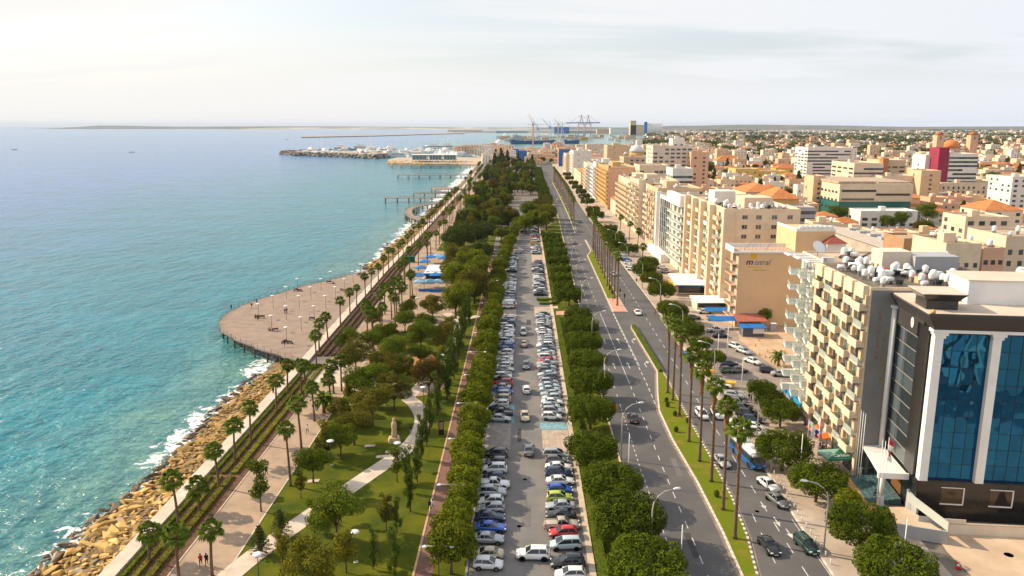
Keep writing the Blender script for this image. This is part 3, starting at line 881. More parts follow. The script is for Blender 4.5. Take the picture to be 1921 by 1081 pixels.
def fan_crown(nf, seed, blade=.95, pet=.85, droop=1.0, m=None):
    r_ = random.Random(seed); mb = MB()
    for i in range(nf):
        a = i*2.39996+r_.random()*.3; el = R(72-112*((i+.5)/nf)+r_.uniform(-16,16))
        d = Vector((math.cos(a)*math.cos(el), math.sin(a)*math.cos(el), math.sin(el)))
        sd = Vector((-math.sin(a), math.cos(a), 0)); upv = sd.cross(d)*-1
        p = pet*r_.uniform(.85,1.15); e = d*p + Vector((0,0,-0.06*p))
        mb.add([tuple(-sd*.03), tuple(sd*.03), tuple(e+sd*.02), tuple(e-sd*.02)], [(0,1,2,3)])
        nb = 11; Lb = blade*r_.uniform(.85,1.1)
        for k in range(nb):
            t = R(-100+200*k/(nb-1)); q = (d*math.cos(t)+sd*math.sin(t)).normalized()
            t2 = R(-100+200*(k+.5)/(nb-1)-2)
            L2 = Lb*(1-0.25*abs(t)/1.75)
            w = sd*math.cos(t)-d*math.sin(t)
            m1 = e+q*L2*.6; tip = e+q*L2+Vector((0,0,-0.34*droop*L2))-upv*0.05
            mb.add([tuple(e), tuple(m1+w*.16), tuple(tip), tuple(m1-w*.16)], [(0,1,2,3)])
    return mb.mesh('crown', m or L_PALM)
FANS = [fan_crown(27+2*s, s, .95, 1.05, 1.5) for s in range(3)]
def palm_trunk(h, r, seed, m=BARKP, lean=0.25):
    r_ = random.Random(seed); ph = r_.random()*6
    pts = [(lean*math.sin(ph)*(t**2), lean*math.cos(ph)*(t**2), h*t) for t in (0,.03,.25,.5,.75,1)]
    return MB().path(pts, [r*1.5,r*1.15,r,r*.9,r*.82,r*.8], 8).mesh('trunk', m), pts[-1]
def skirt_mesh(L, seed):
    r_ = random.Random(seed); mb = MB()
    mb.lathe([(0.20,-L),(0.30,-L*.75),(0.36,-L*.35),(0.42,-.3),(0.2,.1)], 9)
    for i in range(90):
        a = r_.random()*6.28; z = -r_.random()*L; q = .38*(1+z/L*.4)
        c = Vector((q*math.cos(a), q*math.sin(a), z)); o_ = Vector((math.cos(a), math.sin(a), 0)); s_ = Vector((-math.sin(a), math.cos(a), 0))
        mb.add([tuple(c-s_*.1), tuple(c+s_*.1), tuple(c+o_*r_.uniform(.1,.28)-Vector((0,0,r_.uniform(.4,.8))))], [(0,1,2)])
    return mb.mesh('frond_skirt', SKIRT)
SK_L, SK_S = skirt_mesh(4.2, 1), skirt_mesh(1.6, 2)
TPALM = [palm_trunk(15.0, 0.25, s) for s in range(3)]
MPALM = [palm_trunk(9.0, 0.20, s+7, lean=.35) for s in range(3)]
def date_crown(nf=34, L=2.6, seed=1):
    r_ = random.Random(seed); mb = MB()
    for i in range(nf):
        a = i*2.39996; el = R(80-95*((i+.5)/nf)); prev = None
        dirh = Vector((math.cos(a), math.sin(a), 0)); sd = Vector((-math.sin(a), math.cos(a), 0))
        p = Vector((0,0,0)); Q = [p.copy()]
        for k in range(6):
            e2 = el - k*R(17); p = p + (dirh*math.cos(e2)+Vector((0,0,math.sin(e2))))*L/6; Q.append(p.copy())
        for k in range(6):
            w = [.06,.34,.42,.40,.3,.16,.02]
            for s_ in (-1, 1):
                dz = Vector((0,0,-.12))
                mb.add([tuple(Q[k]), tuple(Q[k]+sd*s_*w[k]+dirh*.15+dz*w[k]*2), tuple(Q[k+1]+sd*s_*w[k+1]*.75+dirh*.15+dz*w[k+1]*2), tuple(Q[k+1])], [(0,1,2,3)])
    return mb.mesh('crown', L_PALM)
DATE = date_crown()
DATE_T = MB().path([(0,0,0),(0,0,1.0),(0,0,2.4)], [.34,.28,.32], 9).mesh('trunk', SKIRT)

NT = {}
def tree(kind, variants, x, y, s, name, label, cat, group=None, z=0.0, rot=None, rs=random.Random(99), sz=None):
    i = NT.get(kind, 0); NT[kind] = i+1
    cr, tr = variants[i % len(variants)]
    rot = rs.random()*6.28 if rot is None else rot
    return inst(name, [('crown', cr), ('trunk', tr)], label, cat, (x, y, z), rot, (s, s, sz or s), group)
def palm(kind, x, y, h, label, group, z=0.0, cs=1.0, rs=random.Random(5)):
    V, sk, H0 = (TPALM, SK_L, 15.0) if kind == 't' else (MPALM, SK_S, 9.0)
    i = rs.randrange(3); me, top = V[i]; k = h/H0
    t = inst('fan_palm', [('trunk', me)], label, 'palm tree', (x, y, z), rs.random()*6.28, None, group)
    t.children[0].scale = (1, 1, k)
    tz = top[2]*k
    obj('crown', FANS[rs.randrange(3)], t, (top[0], top[1], tz), rs.random()*6.28, cs*rs.uniform(.9,1.1))
    obj('frond_skirt', sk, t, (top[0], top[1], tz), rs.random()*6.28, (cs, cs, min(1.0, k*1.0)))
    return t

# --- the dark clipped row beside the dual carriageway: crown centre pixels from the photograph
row = [(1213,1058,1.14),(1178,972,1.12),(1150,900,.93),(1110,836,1.02),(1108,765,1.0),(1108,715,.98),(1101,672,1.03),(1096,640,1.02),(1090,612,1.0),(1085,588,.98)]
for i, (px, py, s) in enumerate(row):
    x, y = G(px, py, 4.3); s *= .88+.06*(i % 3)
    tree('ficus', FIC, x, y, s, 'ficus_tree', 'dark clipped roadside tree, %s from the near end of the car park row' % ordn(i), 'tree', 'dark clipped trees between car park and road')
n0 = len(row)
frow = [(1068,550,1.0),(1058,531,.8),(1053,516,.85),(1051,500,.85),(1047,488,1.0),(1043,472,1.0),(1040,461,1.0),(1037,450,.95),(1034,441,.9)]
for i, (px, py, s) in enumerate(frow):
    x, y = G(px, py, 4.3)
    tree('ficusbox', FICB, x, y, s, 'ficus_tree', 'dark box-clipped roadside tree, %s from the near end of the car park row' % ordn(i+n0), 'tree', 'dark clipped trees between car park and road')
tree('ficus', FIC, *G(1240,1150,4), 1.1, 'ficus_tree', 'dark clipped tree cut by the bottom edge beside the left carriageway', 'tree')
for i, y in enumerate(range(560, 1000, 22)):
    x = xat(RW_L, y)-6
    tree('ficusbox', FICB, x, y, 1.1, 'ficus_tree', 'far clipped tree left of the road beyond the car park, %s from its near end' % ordn(i), 'tree', 'far clipped trees left of the road')
# --- lighter row between cycle path and car park
y = 90.0; i = 0; rs = random.Random(8)
while y < 445:
    x = -7.6 + D(y)*1.0 + (max(0, y-300)*0.045) + rs.uniform(-.3,.3)
    s = rs.uniform(.82,1.2)
    tree('lrow', LROW, x, y, s, 'ficus_tree', 'yellow-green bushy tree between cycle path and parked cars, %s from the near end' % ordn(i), 'tree', 'yellow-green trees along the cycle path')
    y += 4.9 if y < 200 else 6.4; i += 1
# --- right-hand pavement trees
rt = [(1680,1062,1.12,FIC,0),(1618,985,1.10,FIC,0),(1534,895,1.02,FIC,0),(1470,840,1.12,FIC,0),(1466,763,.9,FIC,0),(1447,737,.78,FIC,0),(1430,716,.72,FIC,0),
      (1335,668,.98,TABLE,1),(1314,641,.95,TABLE,1),(1293,614,.95,FIC,0),(1280,596,.80,FIC,0),(1266,580,1.0,FIC,0),(1255,571,.85,FIC,0),(1240,543,1.12,FIC,0),(1222,520,1.0,FIC,0),(1208,505,1.1,FIC,0),(1216,490,1.0,FIC,0)]
ld = ['bottom-edge dark bushy tree beside the hotel forecourt ramp','dark bushy tree in front of the flagpoles and hotel entrance','dark round tree on the pavement just before the hotel forecourt','largest dark round tree, beside the white coach','dark round tree on the pavement behind the leaning parked cars','smaller dark round tree between two others by the balcony block','smallest dark round tree nearest the open car park',
      'flat-topped clipped tree at the corner of the open car park','flat-topped clipped tree just behind the blue car','rounded clipped tree by the blue canopies','small clipped tree before the blue canopies','clipped tree in the kerbside clump opposite the kiosks','second clipped tree in the kerbside clump opposite the kiosks','broad clipped tree on the pavement by the orange awning','clipped tree behind the one by the orange awning','clipped tree on the pavement below the balcony towers','clipped tree hard against the shopfronts']
for (px, py, s, V, k), lb in zip(rt, ld):
    x, y = G(px, py, 4.2); s *= .86
    tree('rt%d' % k, V, x, y, s, 'ficus_tree', lb, 'tree', None, 0.13)
x, y = G(1590,940,3); tree('lrow', LROW, x, y, .8, 'small_tree', 'small light green tree left of the big dark one at the flagpoles', 'tree', None, .13)
for i, (px, py, s) in enumerate([(1150,446,1.2),(1140,430,1.1),(1117,403,1.15),(1112,393,1.05),(1102,376,1.0),(1096,367,1.0),(1090,358,1.0),(1083,350,1.0),(1076,342,1.0),(1068,333,1.0),(1064,326,1.0),(1180,462,.9),(1158,455,1.0)]):
    x, y = G(px, py, 4.5)
    tree('ficusbox', FICB, x, y, s, 'ficus_tree', 'far clipped tree on the right-hand pavement, %s beyond the parked white cars' % ordn(i), 'tree', 'far trees on the right-hand pavement', .13)
# --- palms
for i, (px, py) in enumerate([(1378,1012),(1356,958),(1334,905),(1312,867),(1292,830),(1274,780),(1262,752),(1252,738)]):
    x, y = G(px, py); palm('t', x, y, 16.2, 'tall fan palm on the wide grassy median, %s from the near end' % ordn(i), 'palms on the near median', .17)
for i, (px, py) in enumerate([(1158,574),(1152,561),(1147,551),(1143,545),(1139,537),(1134,523),(1130,513),(1127,505),(1123,497),(1120,490),(1117,484),(1114,477),(1112,470)]):
    x, y = G(px, py); palm('t', x, y, 15.5, 'tall fan palm on the second median, %s from its tiled end' % ordn(i), 'palms on the second median', .17, .82)
for i, y in enumerate(range(440, 800, 17)):
    palm('t', (xat(M3L, y)+xat(M3R, y))/2, y, 15, 'far fan palm on the third median, %s from its near end' % ordn(i), 'palms on the far median', .17, .82)
pp = [(398,1081),(336,1090),(281,1055),(335,985),(411,915),(441,868),(471,832),(374,962),(519,772),(540,740),(566,742),(575,745),(545,912),(566,850),(590,790),(594,690),(626,738),(622,770),(641,734)]
for i, (px, py) in enumerate(pp):
    x, y = G(px, py); h = {12: 9.8, 13: 9.3, 15: 7.8, 2: 4.2, 7: 4.0}.get(i, 6.3+.25*(i % 4))
    palm('m', x, y, h, 'shaggy fan palm by the near promenade, %s counting up from the bottom edge' % ordn(i), 'palms along the near promenade', .03, .95)
# double row beyond the deck
rs = random.Random(12); k = 0
for i, y in enumerate(np.arange(188, 640, 12.5)):
    palm('m', xat(WALLX, y)+1.6+rs.uniform(-.3,.6), y+rs.uniform(-1.5,1.5), rs.uniform(6.2,8.6), 'fan palm along the sea wall beyond the planted corner, %s from the near end' % ordn(i), 'palms along the sea wall by the deck', .03, .85)
for i, y in enumerate(np.arange(204, 640, 14)):
    palm('m', xat(WALLX, y)+rs.uniform(10.5,15), y+rs.uniform(-2,2), rs.uniform(7.5,11), 'fan palm on the park side of the promenade, %s from the near plaza' % ordn(i), 'palms on the park side of the promenade', .03, .85)
for i, (px, py) in enumerate([(742,612),(735,600),(755,598),(770,580),(700,650),(690,640),(722,590),(760,540),(774,560)]):
    x, y = G(px, py); palm('m', x, y, rs.uniform(7,11), 'fan palm scattered on the open plaza, %s of them from the near side' % ordn(i), 'palms scattered on the plaza', .05)
rs2 = random.Random(17)
for i, y in enumerate(np.arange(650, 1080, 13)):
    palm('m', xat(WALLX, y)+rs2.choice([3, 9, 15]), y, 10, 'far palm lining the beach, %s beyond the curved pier' % ordn(i), 'far palms lining the beach', .0)
for i, (px, py) in enumerate([(1204,505),(1196,470),(1180,455),(1163,440),(1228,450)]):
    x, y = G(px, py); palm('m', x, y, 9, 'fan palm on the right-hand pavement near the parked white cars, %s from the front' % ordn(i), 'palms on the right-hand pavement', .13)
for i, (px, py, s, lb) in enumerate([(1460,688,1.0,'low wide fan palm in the planted bed below the glass balconies'),(608,775,1.15,'low date palm with long arching fronds on the promenade'),(719,655,1.1,'low date palm with arching fronds at the plaza edge'),(747,806,.45,'tiny date palm by the winding path')]):
    x, y = G(px, py); inst('date_palm', [('crown', DATE, (0,0,2.5)), ('trunk', DATE_T)], lb, 'palm tree', (x, y, .06), 0, s)
# --- park trees
PK = [ (BROAD,632,1015,1.15,'broad','broad green tree with an open crown on the near lawn, beside a tall disc lamp'),
 (BROAD,588,905,.92,'broad','round dark tree with a pale crooked trunk on the lawn edge'),
 (BROAD,700,800,1.2,'olive','broad olive-green tree behind the stone statue'),
 (BROAD,690,760,1.25,'broad','dark spreading tree in the middle of the near park'),
 (BROAD,740,770,1.1,'olive','spreading tree leaning over the bend of the path'),
 (BROAD,668,700,1.15,'olive','dark spreading tree at the planted plaza corner'),
 (BROAD,735,690,1.2,'broad','dense dark tree left of the terracotta patio'),
 (BROAD,805,745,1.2,'rust','rusty brown tree beside the winding path'),
 (BROAD,812,605,1.15,'olive','solitary grey-green tree on the plaza edge'),
 (BROAD,790,660,1.2,'broad','bright green tree above the terracotta patio'),
 (BROAD,835,650,1.0,'olive','green tree right of the terracotta patio'),
 (BROAD,760,625,1.0,'broad','green bushy tree at the lower edge of the plaza'),
 (BROAD,655,665,1.0,'broad','bushy tree in the clump beside the plaza entrance'),
 (BROAD,700,620,.9,'olive','tree at the back of the clump beside the plaza entrance'),
 (BROAD,640,860,.9,'broad','dark tree beside the promenade above the round one'),
 (BROAD,665,835,1.0,'olive','low dark tree shading the middle lawn')]
for V, px, py, s, k, lb in PK:
    x, y = G(px, py)
    s *= .9; V2 = {'broad': [BROAD[0], BROAD[2]], 'olive': [BROAD[1], BROAD[3]], 'rust': [BROAD[4]]}[k]
    tree('pk'+k, V2, x, y, s, 'park_tree', lb, 'tree', None, .02)
x, y = G(575, 1092); tree('gold', [GOLDB], x, y, 1.05, 'park_tree', 'large golden-green tree spreading over the lawn at the bottom edge', 'tree', None, .02)
LS = [(490,960,1.2,1,'tall thin feathery tree standing alone beside the promenade edge'),(650,1075,1.0,2,'golden-leaved young tree right of the big golden one at the bottom edge'),(530,1060,.8,2,'small golden bush-like tree at the bottom left of the lawn'),
      (725,1000,.9,0,'thin young tree on the shaded lawn by the bare tripod stakes'),(565,935,.7,0,'thin brownish sapling at the lawn corner'),(590,1000,.75,1,'sapling on the lawn below the pale path'),(640,980,.7,3,'sapling beside the pale path'),(615,862,.8,0,'sapling on the upper lawn'),(770,720,.9,1,'sapling above the bend of the path')]
for i, (px, py, s, v, lb) in enumerate(LS):
    x, y = G(px, py); tree('ls%d' % v, [LOOSE[v]], x, y, s, 'young_tree', lb, 'tree', None, .02)
pl_ = [(738,1062,.75),(745,1000,.7),(770,960,.9),(765,925,.95),(783,905,.9),(790,862,1.0),(800,835,.9),(806,815,1.0),(820,780,1.15),(838,750,1.2),(842,722,1.2),(848,700,1.25),(858,678,1.25),(866,655,1.3),(872,630,1.3),(880,610,1.2),(740,1085,.8),(700,1068,.7),(826,735,1.1),(852,712,1.2)]
for i, (px, py, s) in enumerate(pl_):
    x, y = G(px, py); tree('pop', POPLAR, x, y, s, 'poplar_tree', 'slim upright young tree along the left of the cycle path, %s of the line' % ordn(i), 'tree', 'slim upright trees beside the cycle path', .02, sz=s*1.05)
for px, py, s, lb in ((489,1040,1.0,'small dark conifer with tiered branches left of the pale path'),(527,1005,.95,'small dark conifer with tiered branches on the pale path edge')):
    x, y = G(px, py); inst('conifer', [('crown', ARAU[0]), ('trunk', ARAU[1])], lb, 'tree', (x, y, .02), 0, s)
BG = [(855,598,1,1.0),(890,570,0,1.0),(868,560,1,1.1),(850,545,0,.95),(893,540,1,1.05),(880,520,1,1.0),(858,515,0,1.0),(875,575,0,.9),(905,500,2,.9),(850,478,2,1.0),(870,472,2,1.1),(890,466,2,1.0),(858,462,0,.9),(905,462,2,.9),(915,452,2,.8)]
for i, (px, py, v, s) in enumerate(BG):
    x, y = G(px, py); tree('bg%d' % v, [BIGT[v]], x, y, s, 'tall_tree', ['tall olive-brown tree in the thick clump right of the blue parasols, %s in it','tall yellow-green tree in the thick clump right of the blue parasols, %s in it','dark tall tree behind the thick clump by the café, %s in it'][v] % ordn(i), 'tree', 'tall clump right of the café', .02)
for i, (px, py, v, s) in enumerate([(985,440,1,1.0),(1010,438,1,1.15),(1025,432,0,1.1),(1000,425,1,1.25),(1030,420,1,1.1),(1018,412,0,1.2),(998,410,1,1.0)]):
    x, y = G(px, py); tree('bh%d' % v, [BIGT[v]], x, y, s, 'tall_tree', 'big leafy tree in the stand at the far end of the car park, %s' % ordn(i), 'tree', 'round stand of big trees at the end of the car park', .02)
for i, (px, py) in enumerate([(940,455),(935,430),(962,452),(948,418),(965,420)]):
    x, y = G(px, py); tree('bo', [BROAD[4]] if i in (1, 3) else LROW, x, y, 1.3, 'park_tree', 'bushy tree by the curved end of the car park, %s nearest' % ordn(i), 'tree', 'bushy trees at the curved end of the car park', .02)
# more of the planted middle park
MORE = [(655,700),(700,735),(655,760),(640,800),(720,655),(780,640),(800,625),(830,690),(790,690),(745,720),(665,735),(715,705),(845,630),(830,665),(700,665),(735,640),(768,600),(612,850),(600,870),(745,905)]
for i, (px, py) in enumerate(MORE):
    x, y = G(px, py); V = [BROAD[i % 4]] if i < 17 else [LOOSE[(0,1,3)[i % 3]]]
    if i % 5 == 2 and i < 20: V = [LOOSE[2]]
    tree('more%d' % (i % 5 if i < 20 else 7), V, x, y, (.62+.35*((i*7) % 5)/4), 'park_tree', ['green','olive','green','olive','leafy'][i % 5]+' tree in the crowded middle of the park, %s from the deck end' % ordn(i), 'tree', 'trees crowding the middle of the park', .02)
# wooded park in the distance: each tree its own
rs = random.Random(31); i = 0; y = 415.0
while y < 1180 and i < 250:
    for k in range(max(2, int(7-(y-415)/240))):
        X0, X1 = -29, min(1.5 + D(y) + (y > 640)*14, xat(RW_L, y)-12) if y > 640 else -7+D(y)
        x = rs.uniform(X0, X1); yy_ = y+rs.uniform(-5,5)
        v = rs.random()
        V, nm = (PINE, 'pine_tree') if v < .42 else ([BIGT[0], BIGT[1]], 'tall_tree') if v < .62 else (BROAD, 'park_tree')
        s = rs.uniform(.75, 1.05) if nm != 'park_tree' else rs.uniform(1.0, 1.5)
        tree('far'+nm, V, x, yy_, s, nm, {'pine_tree':'dark pine in the wooded far part of the park, between sea palms and road','tall_tree':'olive leafy tall tree in the wooded far part of the park','park_tree':'round broadleaf tree in the wooded far part of the park'}[nm], 'tree', nm.replace('_',' ')+'s of the wooded park')
        i += 1
    y += 13+ (y-415)*0.012
for i, (px, py, h) in enumerate([(930,290,1.7),(940,292,1.9),(952,290,1.6),(928,296,1.5),(972,292,1.4),(998,294,1.3),(944,298,1.5)]):
    x, y = G(px, py+18); tree('fp', PINE, x, y, h*1.1, 'pine_tree', 'very tall dark pine group rising at the far end of the park, %s of them' % ordn(i), 'tree', 'tallest pines at the far end of the park')

# --- hedges: one thing per clipped run
def hedge(name, label, line, w, h, y0, y1, m, dens, z=0.0, size=0.10, rough=0.06, group=None):
    mb = MB(); r_ = np.random.default_rng(int(y0)+int(w*10))
    n = int((y1-y0)*dens*(w+2*h)); Y = r_.uniform(y0, y1, n); u = r_.uniform(0, w+2*h, n)
    X = np.array([xat(line, q) for q in Y]); ox, oy = xat(line, y0), y0
    side = np.where(u < h, 0, np.where(u > w+h, 2, 1))
    x = np.where(side == 0, 0, np.where(side == 2, w, u-h)); zz = np.where(side == 0, u, np.where(side == 2, u-w-h, h))
    c = np.stack([X+x, Y, zz+z], 1) + r_.normal(size=(n,3))*rough - np.array([ox, oy, 0])
    nm = np.stack([np.where(side==0,-1.,np.where(side==2,1.,0)), np.zeros(n), np.where(side==1,1.,0.25)], 1) + r_.normal(size=(n,3))*.55
    nm /= np.linalg.norm(nm,axis=1,keepdims=True)
    v, f = leaf_faces(c, nm, size)
    nb = max(2, int((y1-y0)/8)+1); cv = []; 
    for q in np.linspace(y0, y1, nb):
        xx = xat(line, q)-ox
        cv += [(xx+.06,q-oy,z),(xx+w-.06,q-oy,z),(xx+w-.06,q-oy,z+h-.06),(xx+.06,q-oy,z+h-.06)]
    cf = [(4*i+a, 4*i+b, 4*i+4+b, 4*i+4+a) for i in range(nb-1) for a, b in ((0,1),(1,2),(2,3),(3,0))] + [(0,1,2,3), tuple(4*nb-4+k for k in (3,2,1,0))]
    v = np.concatenate([v, np.array(cv)]); f = np.concatenate([f, np.array(cf)+4*n])
    return obj(name, fast_mesh(name, v, f, m), None, (ox, oy, 0), label=label, cat='hedge', group=group)
hedge('hedge', 'long low clipped hedge running beside the near half of the parked cars', dl(10.9), 1.35, .9, 88, 226, L_HEDGE, 16, size=.11)
hedge('hedge', 'low clipped hedge continuing along the far half of the car park', dl(10.9), 1.2, .8, 244, 420, L_HEDGE, 8, size=.15)
hedge('hedge', 'strip of low olive shrubs filling the narrow road median', [(34.05,172),(33.95,215)], .95, .7, 173, 214.5, L_HEDGE, 30, .17, .10, .10)
for i, (a, b) in enumerate([(64,118),(119,176)]):
    for k, xo in enumerate((1.4, 3.0, 4.6)):
        hedge('hedge', '%s %s green hedge strip in the sea-wall planter' % (('near','further')[i], ('seaward','middle','landward')[k]), off(WALLX, xo), (.65,.7,1.0)[k], .45, a, b, (L_MID, L_OLIVE, L_OLIVE)[k], 22, .02, .12, .20)
for i, (a, b) in enumerate([(186,260),(262,420)]):
    for k, xo in enumerate((1.6, 3.4, 5.2)):
        hedge('hedge', '%s %s brown dry hedge strip in the planter beside the deck' % (('near','further')[i], ('seaward','middle','landward')[k]), off(WALLX, xo), .9, .45, a, b, mat('dry_twigs', (0.13, 0.075, 0.03), 0.95, scale=1, c2=(0.075,0.05,0.02), island=.4), 12, .02, .12, .10)
hedge('hedge', 'low round-ended hedge on the island between car park rows', [(6.5+D(246),242),(6.5+D(246),252)], 4.2, .6, 243, 245.3, L_MID, 20, .1)
hedge('hedge', 'thin brown hedge just in front of the island in the right parking row', [(5.8+D(250),240),(5.8+D(250),252)], 6, .7, 248.5, 250.5, L_HEDGE, 20, .1)
# round shrubs on the medians, tubs on the plaza
bsh = crown_mesh('shrub', [((0,0,.55),(.4,.4,.5))], 420, .09, L_FICUS, shell=.7)
for i, (px, py) in enumerate([(1344,934),(1290,795),(1266,782),(1250,756),(1268,812),(1252,765)]):
    x, y = G(px, py); obj('shrub', bsh, None, (x, y, .17), label='little round shrub on the near median grass, %s of them' % ordn(i), cat='shrub', group='round shrubs on the median')
bsh2 = crown_mesh('shrub', [((0,0,.5),(1.0,1.0,.6)),((.5,.3,.5),(.7,.7,.6))], 1100, .12, L_MID, shell=.7)
for i, (px, py) in enumerate([(752,576),(768,566),(745,602),(752,593),(775,560),(758,586),(612,712),(585,694),(600,690),(620,700)]):
    x, y = G(px, py); obj('shrub', bsh2, None, (x, y, .05), rot=i*1.0, scale=rs.uniform(.7,1.2), label='low green shrub planted on the promenade plaza, %s of them' % ordn(i), cat='shrub', group='low shrubs on the plaza')
# ------------------------------------------------------------------ vehicles
GLASS = mat('car_glass', (0.02, 0.028, 0.032), 0.06, spec=0.7)
TYRE = mat('tyre', (0.015, 0.015, 0.015), 0.9)
RIM = mat('rim', (0.35, 0.35, 0.36), 0.35, metal=0.8)
HEADL = mat('headlight', (0.75, 0.78, 0.80), 0.15, spec=0.8)
TAILL = mat('tail_light', (0.45, 0.015, 0.01), 0.3)
TRIM = mat('black_trim', (0.02, 0.02, 0.022), 0.6)
PLATE = mat('number_plate', (0.70, 0.70, 0.62), 0.5)
BODYP = mat('car_paint', (0.7, 0.7, 0.7), 0.3, coat=0.6)
def pm(name, c, metal=0.0): return mat(name, c, 0.32, coat=0.7, metal=metal, spec=0.5)
PAINTS = {'white': pm('paint_white', (0.78,0.77,0.74)), 'silver': pm('paint_silver', (0.42,0.43,0.44), .3), 'grey': pm('paint_grey', (0.16,0.165,0.17), .3),
 'black': pm('paint_black', (0.012,0.012,0.014)), 'dark blue': pm('paint_dark_blue', (0.012,0.028,0.085)), 'blue': pm('paint_blue', (0.012,0.085,0.42)),
 'red': pm('paint_red', (0.50,0.012,0.015)), 'maroon': pm('paint_maroon', (0.15,0.015,0.02)), 'beige': pm('paint_beige', (0.52,0.43,0.28)), 'lime': pm('paint_lime', (0.42,0.52,0.03)),
 'pale blue': pm('paint_pale_blue', (0.42,0.52,0.56)), 'dark green': pm('paint_dark_green', (0.008,0.045,0.035)), 'green': pm('paint_green', (0.08,0.20,0.15)), 'yellow': pm('paint_yellow', (0.80,0.45,0.01)), 'tan': pm('paint_tan', (0.42,0.36,0.29))}
def car_parts(kind):
    # side profile of the body: (x, z of deck line), greenhouse: x at belt rear, roof rear, roof front, belt front
    S = {'sedan': dict(L=4.5, W=.87, prof=[(-2.25,.55),(-2.2,.86),(-2.05,.96),(-1.45,1.0),(-.6,.97),(.55,.95),(1.15,.92),(1.9,.78),(2.17,.66),(2.25,.45)], gh=(-1.62,-.95,.28,1.02), belt=.95, roof=1.43),
         'hatch': dict(L=3.9, W=.85, prof=[(-1.95,.55),(-1.92,.95),(-1.8,1.02),(-1.2,1.02),(-.5,1.0),(.5,.98),(.95,.96),(1.6,.83),(1.88,.68),(1.95,.45)], gh=(-1.86,-1.5,.15,.98), belt=.99, roof=1.5),
         'suv': dict(L=4.5, W=.92, prof=[(-2.25,.6),(-2.22,1.02),(-2.1,1.12),(-1.4,1.12),(-.6,1.1),(.5,1.08),(1.05,1.06),(1.85,.96),(2.18,.8),(2.25,.5)], gh=(-2.12,-1.75,.22,1.05), belt=1.08, roof=1.7),
         'van': dict(L=4.3, W=.88, prof=[(-2.15,.6),(-2.12,1.0),(-2.05,1.08),(-1.4,1.08),(-.6,1.06),(.5,1.04),(1.2,.98),(1.75,.84),(2.07,.66),(2.15,.45)], gh=(-2.05,-1.8,.35,1.35), belt=1.04, roof=1.64),
         'pickup': dict(L=5.1, W=.9, prof=[(-2.55,.6),(-2.53,1.0),(-2.5,1.05),(-1.4,1.05),(-.6,1.05),(.6,1.03),(1.1,1.02),(2.1,.93),(2.48,.78),(2.55,.5)], gh=(-.72,-.55,.42,1.1), belt=1.03, roof=1.66)}[kind]
    W, prof = S['W'], S['prof']; body = MB(); rings = []
    x0, x1 = prof[0][0], prof[-1][0]
    for x, zt in prof:
        e = min((x-x0), (x1-x)); pw = 1.0 if e > .5 else 0.80+0.20*math.sin(min(1, e/.5)*math.pi/2)
        w = W*pw; zb = .24 if e > .15 else .34
        half = [(0,zb),(w*.8,zb),(w*.97,zb+.14),(w,min(.6,zt-.1)),(w*.975,zt-.07),(w*.88,zt),(w*.4,zt+.025)]
        ring = [(x, yy, zz) for yy, zz in half] + [(x, -yy, zz) for yy, zz in half[:0:-1]]
        rings.append(ring)
    body.loft(rings)
    a, b, c, d = S['gh']; bz, rz = S['belt'], S['roof']; wb, wr = W*.9, W*.70
    P = {'bl': (a,wb,bz), 'br': (a,-wb,bz), 'fl': (d,wb,bz), 'fr': (d,-wb,bz), 'rl': (b,wr,rz-.05), 'rr': (b,-wr,rz-.05), 'gl': (c,wr,rz-.05), 'gr': (c,-wr,rz-.05)}
    for p, q in (('bl','rl'),('br','rr'),('fl','gl'),('fr','gr')): body.tube(P[p], P[q], .055, .05, 5)
    mx = (b+c)/2-.05; body.tube((mx,wb,bz),(mx,wr,rz-.05),.05,.05,4); body.tube((mx,-wb,bz),(mx,-wr,rz-.05),.05,.05,4)
    if kind in ('suv','van','sedan') : 
        m3 = b-.05; body.tube((m3,wb*.97,bz),(m3,wr,rz-.05),.06,.05,4); body.tube((m3,-wb*.97,bz),(m3,-wr,rz-.05),.06,.05,4)
    # roof, gently crowned
    rr = []
    for x, dz in ((b-.06,-.03),(b+.12,.02),((b+c)/2,.05),(c-.12,.03),(c+.08,-.04)):
        rr.append([(x,-wr-.03,rz-.07+dz*.4),(x,-wr*.8,rz-.01+dz),(x,0,rz+.015+dz),(x,wr*.8,rz-.01+dz),(x,wr+.03,rz-.07+dz*.4),(x,0,rz-.09)])
    body.loft(rr)
    if kind == 'pickup':
        body.box(-2.45,-.8,W*.86,W*.93,1.0,1.16); body.box(-2.45,-.8,-W*.93,-W*.86,1.0,1.16); body.box(-2.5,-2.44,-W*.9,W*.9,1.0,1.16)
    g = MB(); k = .985
    g.add([(a+.03,wb*k,bz-.02),(a+.03,-wb*k,bz-.02),(d-.02,-wb*k,bz-.02),(d-.02,wb*k,bz-.02),(b+.02,wr*k,rz-.07),(b+.02,-wr*k,rz-.07),(c-.02,-wr*k,rz-.07),(c-.02,wr*k,rz-.07)],
          [(0,4,5,1),(1,5,6,2),(2,6,7,3),(3,7,4,0)])
    wx = (x1-.83 if kind != 'pickup' else x1-.95, x0+.80 if kind != 'pickup' else x0+1.1); wr_ = .31 if kind in ('sedan','hatch','van') else .37
    wm = MB().lathe([(0,-.1),(wr_*.62,-.11),(wr_,-.10),(wr_,.10),(wr_*.62,.11),(wr_*.6,.07)], 14)
    tyre = MB(); 
    for v in wm.v: tyre.v.append((v[0], v[2], v[1]))
    tyre.f = [f[::-1] for f in wm.f]; tyre.m = wm.m; tyre.s = wm.s
    rim = MB().lathe([(0,0),(wr_*.62,0)], 10); r2 = MB()
    for v in rim.v: r2.v.append((v[0], .115, v[1]))
    r2.f = rim.f; r2.m = rim.m; r2.s = rim.s
